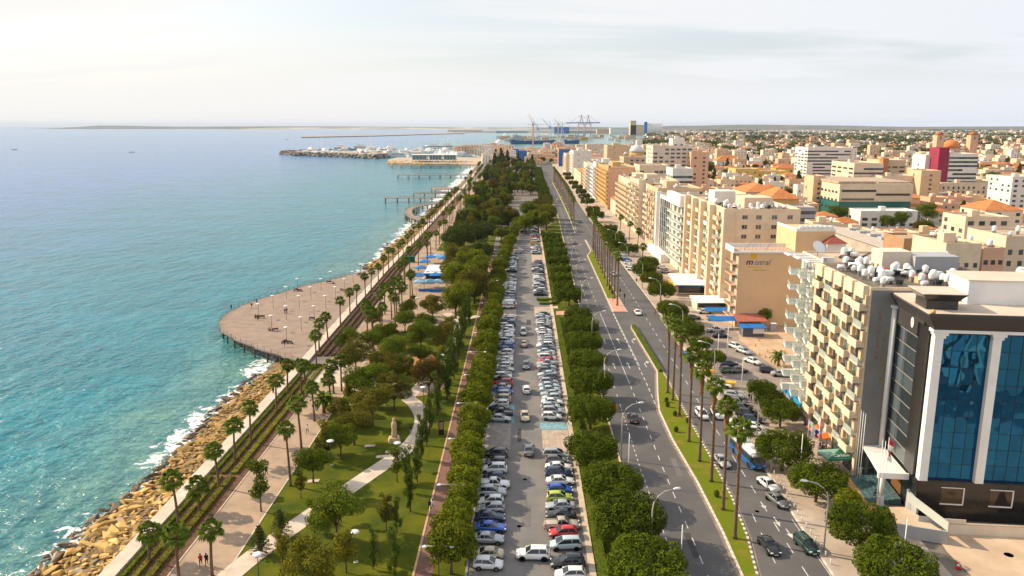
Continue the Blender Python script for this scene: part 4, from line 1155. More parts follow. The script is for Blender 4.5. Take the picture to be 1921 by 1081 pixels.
    r3 = MB(); r3.v = [(v[0], -v[1], v[2]) for v in r2.v]; r3.f = [f[::-1] for f in r2.f]; r3.m = r2.m; r3.s = r2.s
    tm = tyre.mesh('wheel', TYRE); rm = r2.join(r3).mesh('rim', RIM)
    arch = MB()
    for x in wx:
        for s in (-1, 1):
            arch.lathe([(0,0)], 3) if 0 else None
            q = MB().lathe([(0,0),(wr_+.07,0)], 12); o = len(arch.v)
            arch.v += [(x+v[0], s*(W*1.003), wr_+v[1]) for v in q.v]; arch.f += [tuple(i+o for i in f) for f in q.f]; arch.m += q.m; arch.s += q.s
    arch.box(x0+.01,x0+.12,-W*.78,W*.78,.26,.42).box(x1-.12,x1-.005,-W*.72,W*.72,.26,.40)
    parts = [('body', body.mesh('body', BODYP)), ('window_glass', g.mesh('window_glass', GLASS)), ('lower_trim', arch.mesh('lower_trim', TRIM))]
    for x in wx:
        for s in (-1, 1): parts.append(('wheel', tm, (x, s*(W-.09), wr_), None, [('rim', rm)]))
    zt = prof[-3][1]-.1; zr = prof[1][1]-.12
    hl = MB().obox((0,0,0),(.07,0,0),(.03,.17,0),(0,0,.065)).mesh('headlight', HEADL)
    tl = MB().obox((0,0,0),(.04,0,0),(0,.13,0),(0,0,.11)).mesh('tail_light', TAILL)
    xf = prof[-2][0]+.02
    for s in (-1, 1):
        parts.append(('headlight', hl, (xf-.06, s*W*.66, zt-.03))); parts.append(('tail_light', tl, (x0+.02, s*W*.70, zr)))
        parts.append(('mirror', MIRR, (d-.15, s*(W+.06), bz+.05)))
    parts.append(('number_plate', NPL, (x0-.015, 0, .58), math.pi)); parts.append(('number_plate', NPL, (x1+.005, 0, .42)))
    return parts
MIRR = MB().obox((0,0,0),(.06,0,0),(0,.09,0),(0,0,.06)).mesh('mirror', BODYP)
NPL = MB().obox((0,0,0),(.012,0,0),(0,.26,0),(0,0,.055)).mesh('number_plate', PLATE)
CARS = {k: car_parts(k) for k in ('sedan','hatch','suv','van','pickup')}
CARW = {'sedan':'saloon car','hatch':'hatchback','suv':'SUV','van':'minivan','pickup':'pickup truck'}
def car(kind, colour, x, y, rot, label, group=None, z=0.045, simple=False):
    ps = CARS[kind]
    if simple: ps = [p[:4] for p in ps if p[0] in ('body','window_glass','lower_trim','wheel')]
    nm = {'sedan':'saloon_car','hatch':'hatchback_car','suv':'suv','van':'minivan','pickup':'pickup_truck'}[kind]
    return inst(nm, ps, label, 'car' if kind != 'pickup' else 'pickup', (x, y, z), rot, None, group, {'car_paint': PAINTS[colour]})
rs = random.Random(77)
def rndcol(): return rs.choices(['white','silver','grey','black','dark blue','pale blue','red','beige','maroon','blue'], [30,24,12,12,9,4,3,3,2,2])[0]
def rndkind(): return rs.choices(['sedan','hatch','suv','van','pickup'], [38,30,18,9,5])[0]
# near cars as in the photograph: (row pixel y at the car's middle, kind, colour, faces right?)
LEFT = [(1062,'hatch','white',1),(1043,'sedan','beige',0),(1014,'sedan','silver',1),(993,'sedan','blue',1),(973,'sedan','dark blue',1),(957,'hatch','silver',0),(943,'hatch','white',0),(926,'suv','silver',1),(911,'pickup','white',1),(899,'hatch','dark blue',0),(883,'suv','white',0),(869,'hatch','grey',0),(855,'suv','black',0)]
RIGHT = [(1082,'hatch','white',0),(1060,'suv','black',0),(1025,'van','pale blue',0),(1003,'hatch','red',0),(988,'pickup','tan',1),(969,'sedan','black',0),(952,'sedan','silver',0),(936,'hatch','lime',1),(922,'hatch','blue',1),(905,'sedan','white',1),(891,'suv','dark blue',1),(879,'sedan','white',1),(866,'hatch','grey',1),(855,'van','silver',1)]
def lotcar(side, i, Y, kind, colour, face, simple=False):
    X = (-3.25 if side == 'left' else 7.15) + D(Y) + rs.uniform(-.25,.25)
    rot = (0 if face else math.pi) + R(rs.uniform(-3,3)) + (R(-3) if side == 'left' else R(2))
    car(kind, colour, X, Y, rot, '%s %s in the %s parking row, %s from the near end' % (colour, CARW[kind], side, ordn(i)), 'cars parked in the %s row of the car park' % side, simple=simple)
for side, lst in (('left', LEFT), ('right', RIGHT)):
    i = 0; Y = 0
    for py, kind, c, f in lst:
        Y = G(0, py+4)[1]; lotcar(side, i, Y, kind, c, f); i += 1
    Y = 142.5 if side == 'left' else 143.5
    gaps = [(225.5,236.5),(290,299)] if side == 'left' else [(228.5,241),(242,256),(322,343),(366,380)]
    end = 334 if side == 'left' else 430
    while Y < end:
        if any(a-1 < Y < b+1 for a, b in gaps): Y += 1; continue
        k, c = rndkind(), rndcol()
        if side == 'left' and i == 13: k, c = 'sedan', 'silver'
        if side == 'left' and i in (14, 15): c = 'black'
        if side == 'right' and i == 14: k, c = 'hatch', 'white'
        if side == 'right' and i > 14 and Y < 170 and rs.random() < .4: c = 'pale blue'
        XX = 0
        lotcar(side, i, Y, k, c, rs.random() < (.45 if side == 'left' else .6), simple=Y > 260)
        i += 1; Y += rs.uniform(2.45, 2.75)
for j, (Y, c) in enumerate([(346,'silver'),(352,'white'),(415,'dark blue'),(421,'white'),(428,'white'),(435,'silver'),(441,'grey'),(452,'white'),(458,'blue')]):
    car('sedan' if j % 2 else 'hatch', c, -1.2+D(Y)+(Y-340)*.035, Y, math.pi, '%s car at the far end of the left row, %s beyond the kerb bulge' % (c, ordn(j)), 'cars at the far end of the car park', simple=True)
car('van','yellow', *G(1003,459), 0.02, 'yellow car in the far part of the right parking row', simple=True)
# moving cars of the car park aisle and the roads
for kind, c, px, py, rot, lb in [
 ('suv','white',1000,1048,math.pi-.04,'white SUV reversing out across the car park aisle at the bottom'),
 ('sedan','grey',992,850,math.pi/2,'dark grey saloon driving up the car park aisle with red tail lights'),
 ('sedan','beige',985,786,-math.pi/2,'beige saloon in the car park aisle beside the blue bays'),
 ('hatch','white',988,736,math.pi/2,'white hatchback driving in the middle of the aisle'),
 ('sedan','grey',987,690,-math.pi/2,'dark grey car in the aisle, third from the front group'),
 ('sedan','tan',983,649,math.pi/2,'brownish car following near the top of the aisle'),
 ('van','silver',982,627,-math.pi/2,'silver car furthest up the aisle'),
 ('sedan','black',1188,790,R(92),'black saloon driving away alone on the left carriageway'),
 ('sedan','white',1196,590,R(-88),'white saloon coming past the tiled median end'),
 ('sedan','black',1442,1031,R(-83),'black saloon in the middle lane of the right carriageway at the bottom'),
 ('van','dark green',1512,1030,R(-79),'dark green car hugging the kerb at the bottom right'),
 ('sedan','grey',1458,945,R(-72),'dark grey saloon right behind the white one by the kerb'),
 ('sedan','white',1441,915,R(-74),'white saloon leading the queue beside the kerb below the coach'),
 ('sedan','silver',1354,871,R(-84),'silver saloon next to the palms, left of the coach'),
 ('van','white',1316,783,R(-85),'white van half hidden by a palm trunk'),
 ('suv','white',1346,782,R(-86),'white SUV double parked beside the leaning row of cars'),
 ('hatch','white',1373,804,R(-84),'white hatchback directly behind the coach'),
 ('sedan','blue',1293,670,R(-74),'bright blue saloon by the flat-topped clipped tree'),
 ('sedan','grey',1078,458,R(90),'dark car far up the left carriageway at the median gap'),
 ('sedan','silver',1151,517,R(-88),'silver car beside the second median palms'),
 ('sedan','dark blue',1087,418,R(-88),'dark car far up the right carriageway'),
 ('suv','silver',1047,378,R(90),'silver SUV in the far traffic at the trees'),('sedan','grey',1036,372,R(90),'dark car left in the far traffic'),
 ('sedan','maroon',1041,392,R(90),'reddish car in the far traffic by the wood'),('sedan','white',1023,337,R(90),'white car in the most distant queue'),('sedan','silver',1029,330,R(92),'silver car in the most distant queue'),
 ('sedan','white',1055,355,R(-90),'white car coming on the far right carriageway')]:
    x, y = G(px, py); car(kind, c, x, y, rot, lb, z=.05)
pk = [(1352,727,'pickup','white',-30,'long white pickup by the yellow skips'),(1376,747,'sedan','silver',-28,'silver saloon first in the leaning row of parked cars'),(1383,760,'sedan','grey',-27,'dark grey saloon second in the leaning row'),(1392,772,'sedan','black',-26,'black saloon third in the leaning row'),(1402,784,'suv','black',-25,'black SUV fourth in the leaning row'),(1412,794,'hatch','dark blue',-22,'dark blue hatchback fifth in the leaning row'),(1415,808,'hatch','white',-18,'white hatchback sixth in the leaning row'),(1417,818,'suv','white',-18,'white SUV last in the leaning row, beside the coach')]
for px, py, k, c, a, lb in pk:
    x, y = G(px, py); car(k, c, x, y, R(a), lb, z=.15)
for px, py, k, c, a, lb in [(1365,700,'hatch','green',12,'green hatchback behind the flat-topped tree'),(1367,688,'sedan','dark blue',5,'dark saloon at the top of the open car park'),(1412,683,'sedan','white',-60,'white saloon parked alone in the open car park'),(1465,707,'sedan','silver',-5,'silver saloon nosed under the glass balconies'),
  (1350,634,'sedan','dark blue',3,'dark blue saloon beside the blue canopy'),(1342,624,'pickup','silver',5,'silver pickup behind the dark blue saloon'),(1322,589,'sedan','white',2,'white car behind the kiosk by the canopies'),(1520,795,'sedan','grey',60,'grey car tucked at the foot of the grey flats'),
  (1338,602,'hatch','silver',0,'silver hatchback half under the rear blue canopy')]:
    x, y = G(px, py); car(k, c, x, y, R(a), lb, z=.17)
for i, (px, py, c) in enumerate([(1165,475,'white'),(1168,480,'white'),(1172,486,'pale blue'),(1176,491,'blue'),(1180,497,'white'),(1183,503,'white'),(1186,508,'white'),(1161,471,'white')]):
    x, y = G(px, py); car('sedan' if i % 2 else 'hatch', c, x, y, R(-25), '%s car in the slanted kerbside row below the tower blocks, %s of it' % (c, ordn(i)), 'slanted kerbside cars below the tower blocks', z=.15, simple=True)

for i, (px, py, k, c, a) in enumerate([(1243,505,'sedan','white',-25),(1249,513,'hatch','silver',-25),(1300,600,'sedan','grey',4),(1380,655,'hatch','white',-62),(1395,664,'sedan','silver',-62),(1440,700,'hatch','dark blue',-8),(1385,700,'sedan','grey',10)]):
    x, y = G(px, py); car(k, c, x, y, R(a), '%s %s in the open ground by the hotel, %s counted from the far end' % (c, CARW[k], ordn(i)), 'cars scattered by the hotel', z=.17, simple=True)
# coach
cb = thing('coach', 'white and blue coach in the right carriageway beside the big round tree', 'bus', (*G(1401,862), .05), R(-82))
WP, BP = PAINTS['white'], mat('coach_blue', (0.01, 0.11, 0.33), .35, coat=.6)
m = MB(); L2, W2 = 4.6, 1.2
ring = lambda x, s, zt: [(x,-W2*s,.3),(x,-W2*s,1.25),(x,W2*s,1.25),(x,W2*s,.3)]
m.loft([ring(-L2,.95,0), ring(-L2+.2,1,0), ring(L2-.3,1,0), ring(L2,.93,0)], sm=False); m.build('lower_body', BP, cb)
m = MB()
rg = lambda x, s, dz: [(x,-W2*s,2.25),(x,-W2*.95*s,2.75+dz),(x,-W2*.6*s,2.95+dz),(x,W2*.6*s,2.95+dz),(x,W2*.95*s,2.75+dz),(x,W2*s,2.25)]
m.loft([rg(-L2,.95,-.12), rg(-L2+.4,1,0), rg(L2-.6,1,0), rg(L2-.12,.93,-.15)]); m.build('roof', WP, cb)
m = MB().box(-L2+.03,L2-.1,-W2*.985,W2*.985,1.25,2.26); m.build('window_glass', GLASS, cb)
m = MB()
for x in (-3.4,-2.2,-1,.2,1.4,2.6,3.7):
    m.box(x-.06,x+.06,-W2*1.0,-W2*.98,1.25,2.26).box(x-.06,x+.06,W2*.98,W2*1.0,1.25,2.26)
m.build('window_pillars', BP, cb)
MB().box(-1.6,-.2,-.6,.6,2.95,3.13).box(1.6,2.6,-.4,.4,2.95,3.05).build('roof_unit', PAINTS['silver'], cb)
MB().box(L2-.1,L2+.03,-W2*.9,W2*.9,1.3,2.35).build('windscreen', GLASS, cb)
MB().box(L2-.05,L2+.06,-W2*.93,W2*.93,.3,.62).build('bumper', BP, cb)
wl = [p for p in CARS['suv'] if p[0] == 'wheel'][0]
for x in (-2.9, 3.0):
    for s in (-1, 1):
        w = obj('wheel', wl[1], cb, (x, s*1.12, .45), scale=1.25); obj('rim', wl[4][0][1], w)
for s in (-1, 1):
    MB().obox((0,0,0),(.03,0,0),(0,.16,0),(0,0,.08)).build('headlight', HEADL, cb, loc=(L2+.05, s*.9, .78))
    MB().obox((0,0,0),(.06,0,0),(0,.1,0),(0,0,.22)).build('mirror', TRIM, cb, loc=(L2+.1, s*1.35, 2.0))
obj('number_plate', NPL, cb, (L2+.07, 0, .45))
# pink and white van near the near-left parking gap
vv = thing('camper_van', 'red and white service van parked in the left row before the pale patch', 'van', (-3.0+D(238), 239.5, .05), 0)
MB().box(-2.4,1.3,-1,1,.35,2.4).box(1.3,2.3,-.97,.97,.35,1.3).build('body', PAINTS['white'], vv)
MB().add([(1.3,-.93,1.3),(1.3,.93,1.3),(2.0,.93,1.3),(2.0,-.93,1.3),(1.3,-.9,2.2),(1.3,.9,2.2)], [(3,2,5,4),(0,3,4),(1,5,2)]).build('windscreen', GLASS, vv)
MB().box(-2.42,2.32,-1.02,1.02,.7,1.15).build('red_band', PAINTS['red'], vv)
for x in (-1.6, 1.5):
    for s in (-1, 1): obj('wheel', wl[1], vv, (x, s*.92, .37))
# ------------------------------------------------------------------ buildings
def wm(name, c, var=0.14, sc_=0.35): return mat(name, c, 0.85, var=var, scale=sc_, detail=7, spec=0.2)
WALLS = {'cream': wm('wall_cream', (0.76,0.60,0.42)), 'white': wm('wall_white', (0.80,0.75,0.67)), 'tan': wm('wall_tan', (0.67,0.49,0.31)), 'beige': wm('wall_beige', (0.76,0.60,0.43)),
 'pinkish': wm('wall_pinkish', (0.72,0.44,0.29)), 'ochre': wm('wall_ochre', (0.62,0.38,0.15)), 'grey': wm('wall_grey', (0.42,0.42,0.43)), 'pale': wm('wall_pale', (0.76,0.65,0.51)),
 'brown': wm('wall_brown', (0.45,0.27,0.15)), 'magenta': wm('wall_magenta', (0.32,0.04,0.08)), 'yellow': wm('wall_yellow', (0.74,0.50,0.15)), 'dark': wm('wall_dark', (0.06,0.065,0.075)), 'terra': wm('wall_terracotta', (0.55,0.22,0.09))}
ROOFC = mat('roof_screed', (0.56,0.43,0.31), .9, scale=.3, c2=(0.32,0.24,0.17), detail=7)
ROOFT = mat('roof_tiles', (0.56,0.20,0.06), .85, scale=.6, c2=(0.38,0.14,0.05), detail=6, obj_var=.25)
WFRAME = mat('window_frame', (0.72,0.70,0.66), .6)
WGLASS = mat('window_glass', (0.05,0.065,0.075), .08, spec=.8, obj_var=.6)
GGLASS = mat('green_glass', (0.10,0.20,0.19), .08, spec=.8)
BALG = mat('balcony_glass', (0.52,0.60,0.55), .1, spec=.8, alpha=.5)
RAILM = mat('balcony_rail', (0.30,0.29,0.28), .5, metal=.4)
WHITE = mat('white_plaster', (0.82,0.80,0.76), .7, var=.08, scale=.5)
BLACKG = mat('black_granite', (0.022,0.021,0.021), .18, var=.4, scale=.6, spec=.6)
PANEL = mat('solar_panel', (0.05,0.075,0.11), .15, spec=.8)
TANKM = mat('tank_white', (0.80,0.79,0.77), .35, var=.06, scale=1)
DOORB = mat('door_brown', (0.20,0.085,0.03), .6, var=.3, scale=3)
BLUEC = mat('blue_canvas', (0.01,0.16,0.50), .7, var=.15, scale=1)

def skin(mb, o, U, N, W, H0, H1, ops, t=0.28, mi=0):
    """wall skin from plane through o along U, outward normal N; openings (u0,u1,z0,z1)"""
    us = sorted(set([0, W]+[round(v,3) for q in ops for v in q[:2]])); zs = sorted(set([H0, H1]+[round(v,3) for q in ops for v in q[2:]]))
    zs = [z for z in zs if H0 <= z <= H1]
    for z0, z1 in zip(zs, zs[1:]):
        zc = (z0+z1)/2; run = None
        for u0, u1 in zip(us, us[1:]):
            uc = (u0+u1)/2
            hole = any(q[0] < uc < q[1] and q[2] < zc < q[3] for q in ops)
            if not hole: run = (run[0], u1) if run else (u0, u1)
            if (hole or u1 == W) and run:
                a, b = run; p = o + U*a; q = o + U*b; n = -N*t
                vs = [tuple(v) for v in (p+Vector((0,0,z0)), q+Vector((0,0,z0)), q+n+Vector((0,0,z0)), p+n+Vector((0,0,z0)), p+Vector((0,0,z1)), q+Vector((0,0,z1)), q+n+Vector((0,0,z1)), p+n+Vector((0,0,z1)))]
                mb.add(vs, [(0,1,5,4),(4,5,6,7),(0,3,2,1),(0,4,7,3),(1,2,6,5)], mi); run = None
WC = {}
def window_meshes(w, h, frame=WFRAME, glass=WGLASS, mull=1):
    k = (round(w,2), round(h,2), frame.name, glass.name, mull)
    if k not in WC:
        f = MB(); t = .06
        f.box(-w/2,w/2,-.03,.05,0,t).box(-w/2,w/2,-.03,.05,h-t,h).box(-w/2,-w/2+t,-.03,.05,t,h-t).box(w/2-t,w/2,-.03,.05,t,h-t)
        for i in range(mull):
            u = -w/2+w*(i+1)/(mull+1); f.box(u-.025,u+.025,-.02,.04,t,h-t)
        f.box(-w/2-.05,w/2+.05,-.24,-.031,-.05,.0)
        p = MB().box(-w/2+t,w/2-t,0.0,.02,t,h-t)
        WC[k] = (f.mesh('window', frame), p.mesh('pane', glass))
    return WC[k]
class Bld:
    """origin at the near street corner; local x away from the street, local y away from the camera"""
    def __init__(s, name, label, x, y, w, d, h, wall, rot=0.0, cat='building', group=None, roof=ROOFC, t=0.28, par=0.9, z=0.1, corem=None):
        s.e = thing(name, label, cat, (x, y, z), rot, None, group); s.x, s.y, s.rot, s.z = x, y, rot, z
        s.w, s.d, s.h, s.wall, s.t = w, d, h, wall, t
        s.ops = {'W': [], 'S': []}; s.roofm = roof; s.par = par; s.corem = corem or wall
    def win(s, side, u, z, w, h, mull=1, frame=WFRAME, glass=WGLASS, name='window', cut=True, dep=.16):
        """u measured along the side: W side along +y, S side along +x"""
        if cut: s.ops[side].append((u-w/2, u+w/2, z, z+h))
        f, p = window_meshes(w, h, frame, glass, mull)
        loc = (dep, u, z) if side == 'W' else (u, dep, z); rz = -math.pi/2 if side == 'W' else 0
        o = obj(name, f, s.e, loc, rz); obj('pane', p, o)
        return o
    def done(s, wallS=None, roof=True):
        t = s.t; mb = MB()
        skin(mb, Vector((0,s.d,0)), Vector((0,-1,0)), Vector((-1,0,0)), s.d, 0, s.h, [(s.d-b, s.d-a, z0, z1) for a, b, z0, z1 in s.ops['W']], t)
        mb.box(t, s.w, t if wallS is None else t, s.d, 0, s.h-.02)
        if wallS is None:
            skin(mb, Vector((t,0,0)), Vector((1,0,0)), Vector((0,-1,0)), s.w-t, 0, s.h, [(a-t, b-t, z0, z1) for a, b, z0, z1 in s.ops['S']], t)
        m = mb.build('wall', s.wall, s.e)
        if wallS is not None:
            m2 = MB(); skin(m2, Vector((t,0,0)), Vector((1,0,0)), Vector((0,-1,0)), s.w-t, 0, s.h, [(a-t, b-t, z0, z1) for a, b, z0, z1 in s.ops['S']], t)
            m2.build('side_wall', wallS, s.e)
        if roof:
            r = MB().box(t, s.w-.2, t, s.d-.2, s.h-.01, s.h+.06); ro = r.build('roof', s.roofm, s.e)
            if s.par:
                p = MB(); a = .22
                p.box(0,s.w,0,a,s.h,s.h+s.par).box(0,s.w,s.d-a,s.d,s.h,s.h+s.par).box(0,a,a,s.d-a,s.h,s.h+s.par).box(s.w-a,s.w,a,s.d-a,s.h,s.h+s.par)
                p.build('parapet', s.wall, ro)
        return s
    def part(s, name, mb, m, **k): return mb.build(name, m, s.e, **k)
    def P(s, lx, ly, lz=0):
        c, q = math.cos(s.rot), math.sin(s.rot)
        return (s.x+lx*c-ly*q, s.y+lx*q+ly*c, s.z+lz)
BC = {}
def balcony_mesh(w, p, kind, wallm, ph=1.0):
    k = (round(w,2), round(p,2), kind, wallm.name)
    if k not in BC:
        b = MB().box(-p,.02,-w/2,w/2,-.16,0.0)
        rail = None
        if kind == 'solid': b.box(-p-.08,-p+.06,-w/2,w/2,-.3,ph).box(-p+.06,0,-w/2,-w/2+.1,0,ph).box(-p+.06,0,w/2-.1,w/2,0,ph)
        if kind in ('glass','rail'):
            b.box(-p-.06,-p,-w/2,w/2,-.22,.06)
            r = MB()
            if kind == 'glass':
                r.box(-p+.02,-p+.05,-w/2+.04,w/2-.04,.06,ph).box(-p+.05,-.05,-w/2+.02,-w/2+.05,.06,ph).box(-p+.05,-.05,w/2-.05,w/2-.02,.06,ph)
                rail = (r.mesh('railing', BALG))
            else:
                r.box(-p+.01,-p+.06,-w/2,w/2,ph-.05,ph).box(-p+.06,-.02,-w/2,-w/2+.05,ph-.05,ph)
                y = -w/2+.1
                while y < w/2: r.box(-p+.02,-p+.05,y,y+.04,.06,ph-.05); y += .22
                rail = (r.mesh('railing', RAILM))
        BC[k] = (b.mesh('balcony', wallm), rail)
    return BC[k]
def balcony(B, u, z, w, p, kind, wallm=None, x=0.0):
    b, r = balcony_mesh(w, p, kind, wallm or B.wall)
    o = obj('balcony', b, B.e, (x, u, z))
    if r: obj('railing', r, o)
    return o
# rooftop things
tk = MB(); tk.path([(-.75,0,.95),(-.68,0,.95),(.68,0,.95),(.75,0,.95)], [.30,.46,.46,.30], 10)
TANK = tk.mesh('barrel', TANKM)
TSTAND = MB().box(-.5,-.42,-.35,.35,0,.6).box(.42,.5,-.35,.35,0,.6).mesh('stand', RAILM)
tr = MB().lathe([(0,.0),(.55,.02),(.62,.25),(.62,1.15),(.45,1.45),(.15,1.58),(0,1.6)], 12)
TANKR = tr.mesh('barrel', TANKM)
TST2 = MB().box(-.4,.4,-.4,.4,0,.9).mesh('stand', RAILM)
SP = MB().obox((0,0,.75),(.55,0,0),(0,.85,.5),(0,-.02,.035)).mesh('panel', PANEL)
SPS = MB().box(-.5,-.45,.7,.75,0,1.1).box(.45,.5,.7,.75,0,1.1).box(-.5,.5,-.8,-.75,0,.2).mesh('stand', RAILM)
def tank(x, y, z, label, group, kind=0, rot=None, s=1.0, rs=random.Random(3)):
    rot = rs.random()*3.14 if rot is None else rot
    if kind == 0: return inst('water_tank', [('barrel', TANK), ('stand', TSTAND)], label, 'water tank', (x, y, z), rot, s, group)
    return inst('water_tank', [('barrel', TANKR, (0,0,.88)), ('stand', TST2)], label, 'water tank', (x, y, z), rot, s, group)
def solar(x, y, z, label, group, rot=0, s=1.0):
    return inst('solar_panel', [('panel', SP), ('stand', SPS)], label, 'solar panel', (x, y, z), rot, s, group)
di = MB(); prof = [(0,0),(.4,.03),(.8,.12),(1.2,.28)]
di.lathe(prof, 20); di.lathe([(r, z-.03) for r, z in prof][::-1], 20)
di.tube((0,0,0),(0,0,.9),.025,n=4)
DISH = di.mesh('reflector', TANKM)
def dish(x, y, z, s, az, label):
    t = thing('satellite_dish', label, 'satellite dish', (x, y, z))
    MB().tube((0,0,0),(0,0,1.5*s),.06*s,n=6).build('mast', RAILM, t)
    obj('reflector', DISH, t, (0,0,1.5*s), (R(52), 0, az), s)
def roof_set(B, n, lab, gname, x0, x1, y0, y1, seed, kinds=(0,1), base=None, sol=4, s=1.0):
    r_ = random.Random(seed); z = B.h+.06 if base is None else base
    for i in range(n):
        p = B.P(r_.uniform(x0,x1), r_.uniform(y0,y1), z)
        tank(*p, lab, gname, r_.choice(kinds), None, s*r_.uniform(.68,.95))
    for i in range(sol):
        p = B.P(r_.uniform(x0,x1), r_.uniform(y0,y1), z)
        solar(*p, lab.replace('water tank','solar panel').replace('tanks','panels'), gname.replace('tank','panel'), r_.uniform(2.6,3.6), 1.1)

# === beige balcony block (columns of boxy balconies) with the bare grey end wall
A = Bld('apartment_block', 'tall beige block with boxy balconies and a bare dark grey end wall', 55.5, 118, 24, 22.2, 31.0, WALLS['beige'], R(-1.5), roof=mat('bitumen_roof',(0.20,0.165,0.13),.9,var=.4,scale=.5), par=.5)
GREYW = mat('dark_grey_render', (0.235,0.225,0.215), .55, var=.15, scale=.3, spec=.5)
fh = 2.95
for f in range(9):
    z = 4.2+f*fh
    for b in range(5):
        u = 2.2+b*4.4
        A.win('W', u, z+.12, 3.0, 2.3, 2, glass=(GGLASS if (b*3+f*5) % 4 == 0 else WGLASS), dep=.22)
        if (b+f) % 2 == 0: balcony(A, u-.25, z, 3.3, 1.25, 'solid')
        else: balcony(A, u-.25, z, 3.3, 0.8, 'solid' if (f*b) % 3 else 'glass')
# projecting storage boxes between the bays
for b in range(6):
    c_ = (.45 if b == 0 else 0)-(.45 if b == 5 else 0); me = MB().box(-.55,-.002,b*4.4-.42+c_,b*4.4+.42+c_,0,1.7).mesh('balcony_box', WALLS['tan'])
    for f in range(9): obj('balcony_box', me, A.e, (0, 0, 4.9+f*fh))
for b in range(5):
    A.part('eaves_box', MB().box(-.85,-.002,b*4.4+.5,b*4.4+3.9,29.6,31.6), WALLS['beige'])
for b in range(4): A.win('W', 2.6+b*5.2, .3, 3.6, 3.0, 2, glass=WGLASS, frame=RAILM)
for b in range(3): A.win('S', 1.4+b*1.5, .2, 1.1, 3.9, 0, glass=WGLASS, frame=RAILM)
A.done(wallS=GREYW)
# gilded letters on the end wall, too worn to read in the photograph apart from their strokes
GOLD = mat('gold_letters', (0.42,0.26,0.05), .4, metal=.5)
r_ = random.Random(5)
for X, za, n in ((1.9,27.2,8),(2.9,23.8,9),(3.6,19.6,9)):
    for i in range(n):
        z = za-i*1.05; g = MB()
        g.box(X-.17,X+.17,-.05,-.001,z,z+.1).box(X-.17,X-.09,-.05,-.001,z+.1,z+.6)
        if i % 2: g.box(X+.09,X+.17,-.05,-.001,z+.1,z+.6)
        if i % 3: g.box(X-.09,X+.09,-.05,-.001,z+.3,z+.38)
        A.part('gold_letter', g, GOLD)
A.part('stair_house', MB().box(9,14,17,21.5,31.0,34.4), WALLS['pale'])
A.part('machine_room', MB().box(14,21.5,15.5,21,31.0,33.8), WALLS['grey'])
roof_set(A, 44, 'white water tank crowded among many on the beige balcony block roof', 'water tanks on the beige balcony block', 2.4, 17, 2, 13.5, 1, kinds=(0,0,1), sol=9)
roof_set(A, 12, 'white water tank at the back of the beige balcony block roof', 'back tanks on the beige balcony block', 1.5, 9, 14, 21, 2, sol=3)
ft = MB().box(-.9,.9,-.6,.6,1.2,1.26).mesh('red_sheet', mat('red_sheet',(0.42,0.05,0.04),.7))
for k, (lx, ly) in enumerate(((7.5,12.5),(10.5,6),(16,3))):
    t = inst('roof_shed', [('red_sheet', ft), ('shed_wall', MB().box(-.8,.8,-.5,.5,0,1.2).mesh('shed_wall', WALLS['tan']))], 'small red-roofed tank shed on the beige block, %s from the back' % ordn(k), 'shed', A.P(lx, ly, 31.06), .2)
# roof rail
m = MB()
for y in (13.8,): 
    for x in np.arange(1.5, 16, 1.2): m.tube((x,y,31),(x,y,32.2),.03,n=4)
    m.tube((1.5,y,32.2),(16,y,32.2),.03,n=4).tube((1.5,y,31.7),(16,y,31.7),.03,n=4)
A.part('roof_rail', m, RAILM)

PGL = mat('pale_curtain_glass', (0.40,0.42,0.38), .15, spec=.7, obj_var=.5)
# === white sawtooth glass-balcony block
Wb = Bld('apartment_block', 'white block with sawtooth glass balconies and a tall grey fin', 57.5, 140.6, 20, 12.6, 31.2, WALLS['pale'], R(-1.5), par=.4)
for f in range(9):
    z = 4.2+f*fh
    Wb.win('W', 3.4, z+.1, 4.6, 2.35, 3, glass=PGL, dep=.2); Wb.win('W', 9.2, z+.1, 4.6, 2.35, 3, glass=PGL, dep=.2)
for f in range(9):
    z = 4.2+f*fh
    for k in range(3):
        y0 = 0.9+k*3.9; b = MB(); pl = [(0,y0),(-2.3-.5*k,y0+.1),(-1.55-.5*k,y0+3.8),(0,y0+3.8)]
        b.prism(pl, z-.38, z); bo = b.build('balcony', WHITE, Wb.e)
        g = MB(); a, c = Vector((*pl[1],0)), Vector((*pl[2],0)); 
        for p, q in ((Vector((*pl[0],0)), a), (a, c)):
            g.obox((p+q)/2+Vector((0,0,z+.55)), (q-p)/2*.97, Vector(((q-p).y,-(q-p).x,0)).normalized()*.015, (0,0,.5))
        g.build('railing', BALG, bo)
    m = MB().box(-.05,0,.0,12.3,0,.01)
for k in range(3): Wb.part('roof_brow', MB().box(-2.9-.5*k,.0,1+k*3.9,1.5+k*3.9,31.2,31.45).box(-2.6-.5*k,.0,2.8+k*3.9,3.3+k*3.9,31.2,31.45).box(-2.9-.5*k,-2.3-.5*k,1.5+k*3.9,4.2+k*3.9,31.18,31.4), WHITE)
Wb.part('fin', MB().box(-.6,1.6,-.02,.65,3,32.4), WALLS['white'])
Wb.part('fin_edge', MB().box(-.64,-.02,-.42,-.03,3,32.4), WALLS['grey'])
Wb.part('blue_fascia', MB().box(-2.4,-2.2,.5,12.3,2.9,4.0), mat('blue_sign', (0.02,0.28,0.55), .5))
Wb.done(); roof_set(Wb, 7, 'white water tank on the glass-balcony block roof', 'water tanks on the glass-balcony block', 3, 12, 1.5, 8, 3, sol=3)
dish(*Wb.P(1.5, 8.5, 31.3), 1.1, R(20), 'dusty dish on the corner of the glass-balcony block roof')

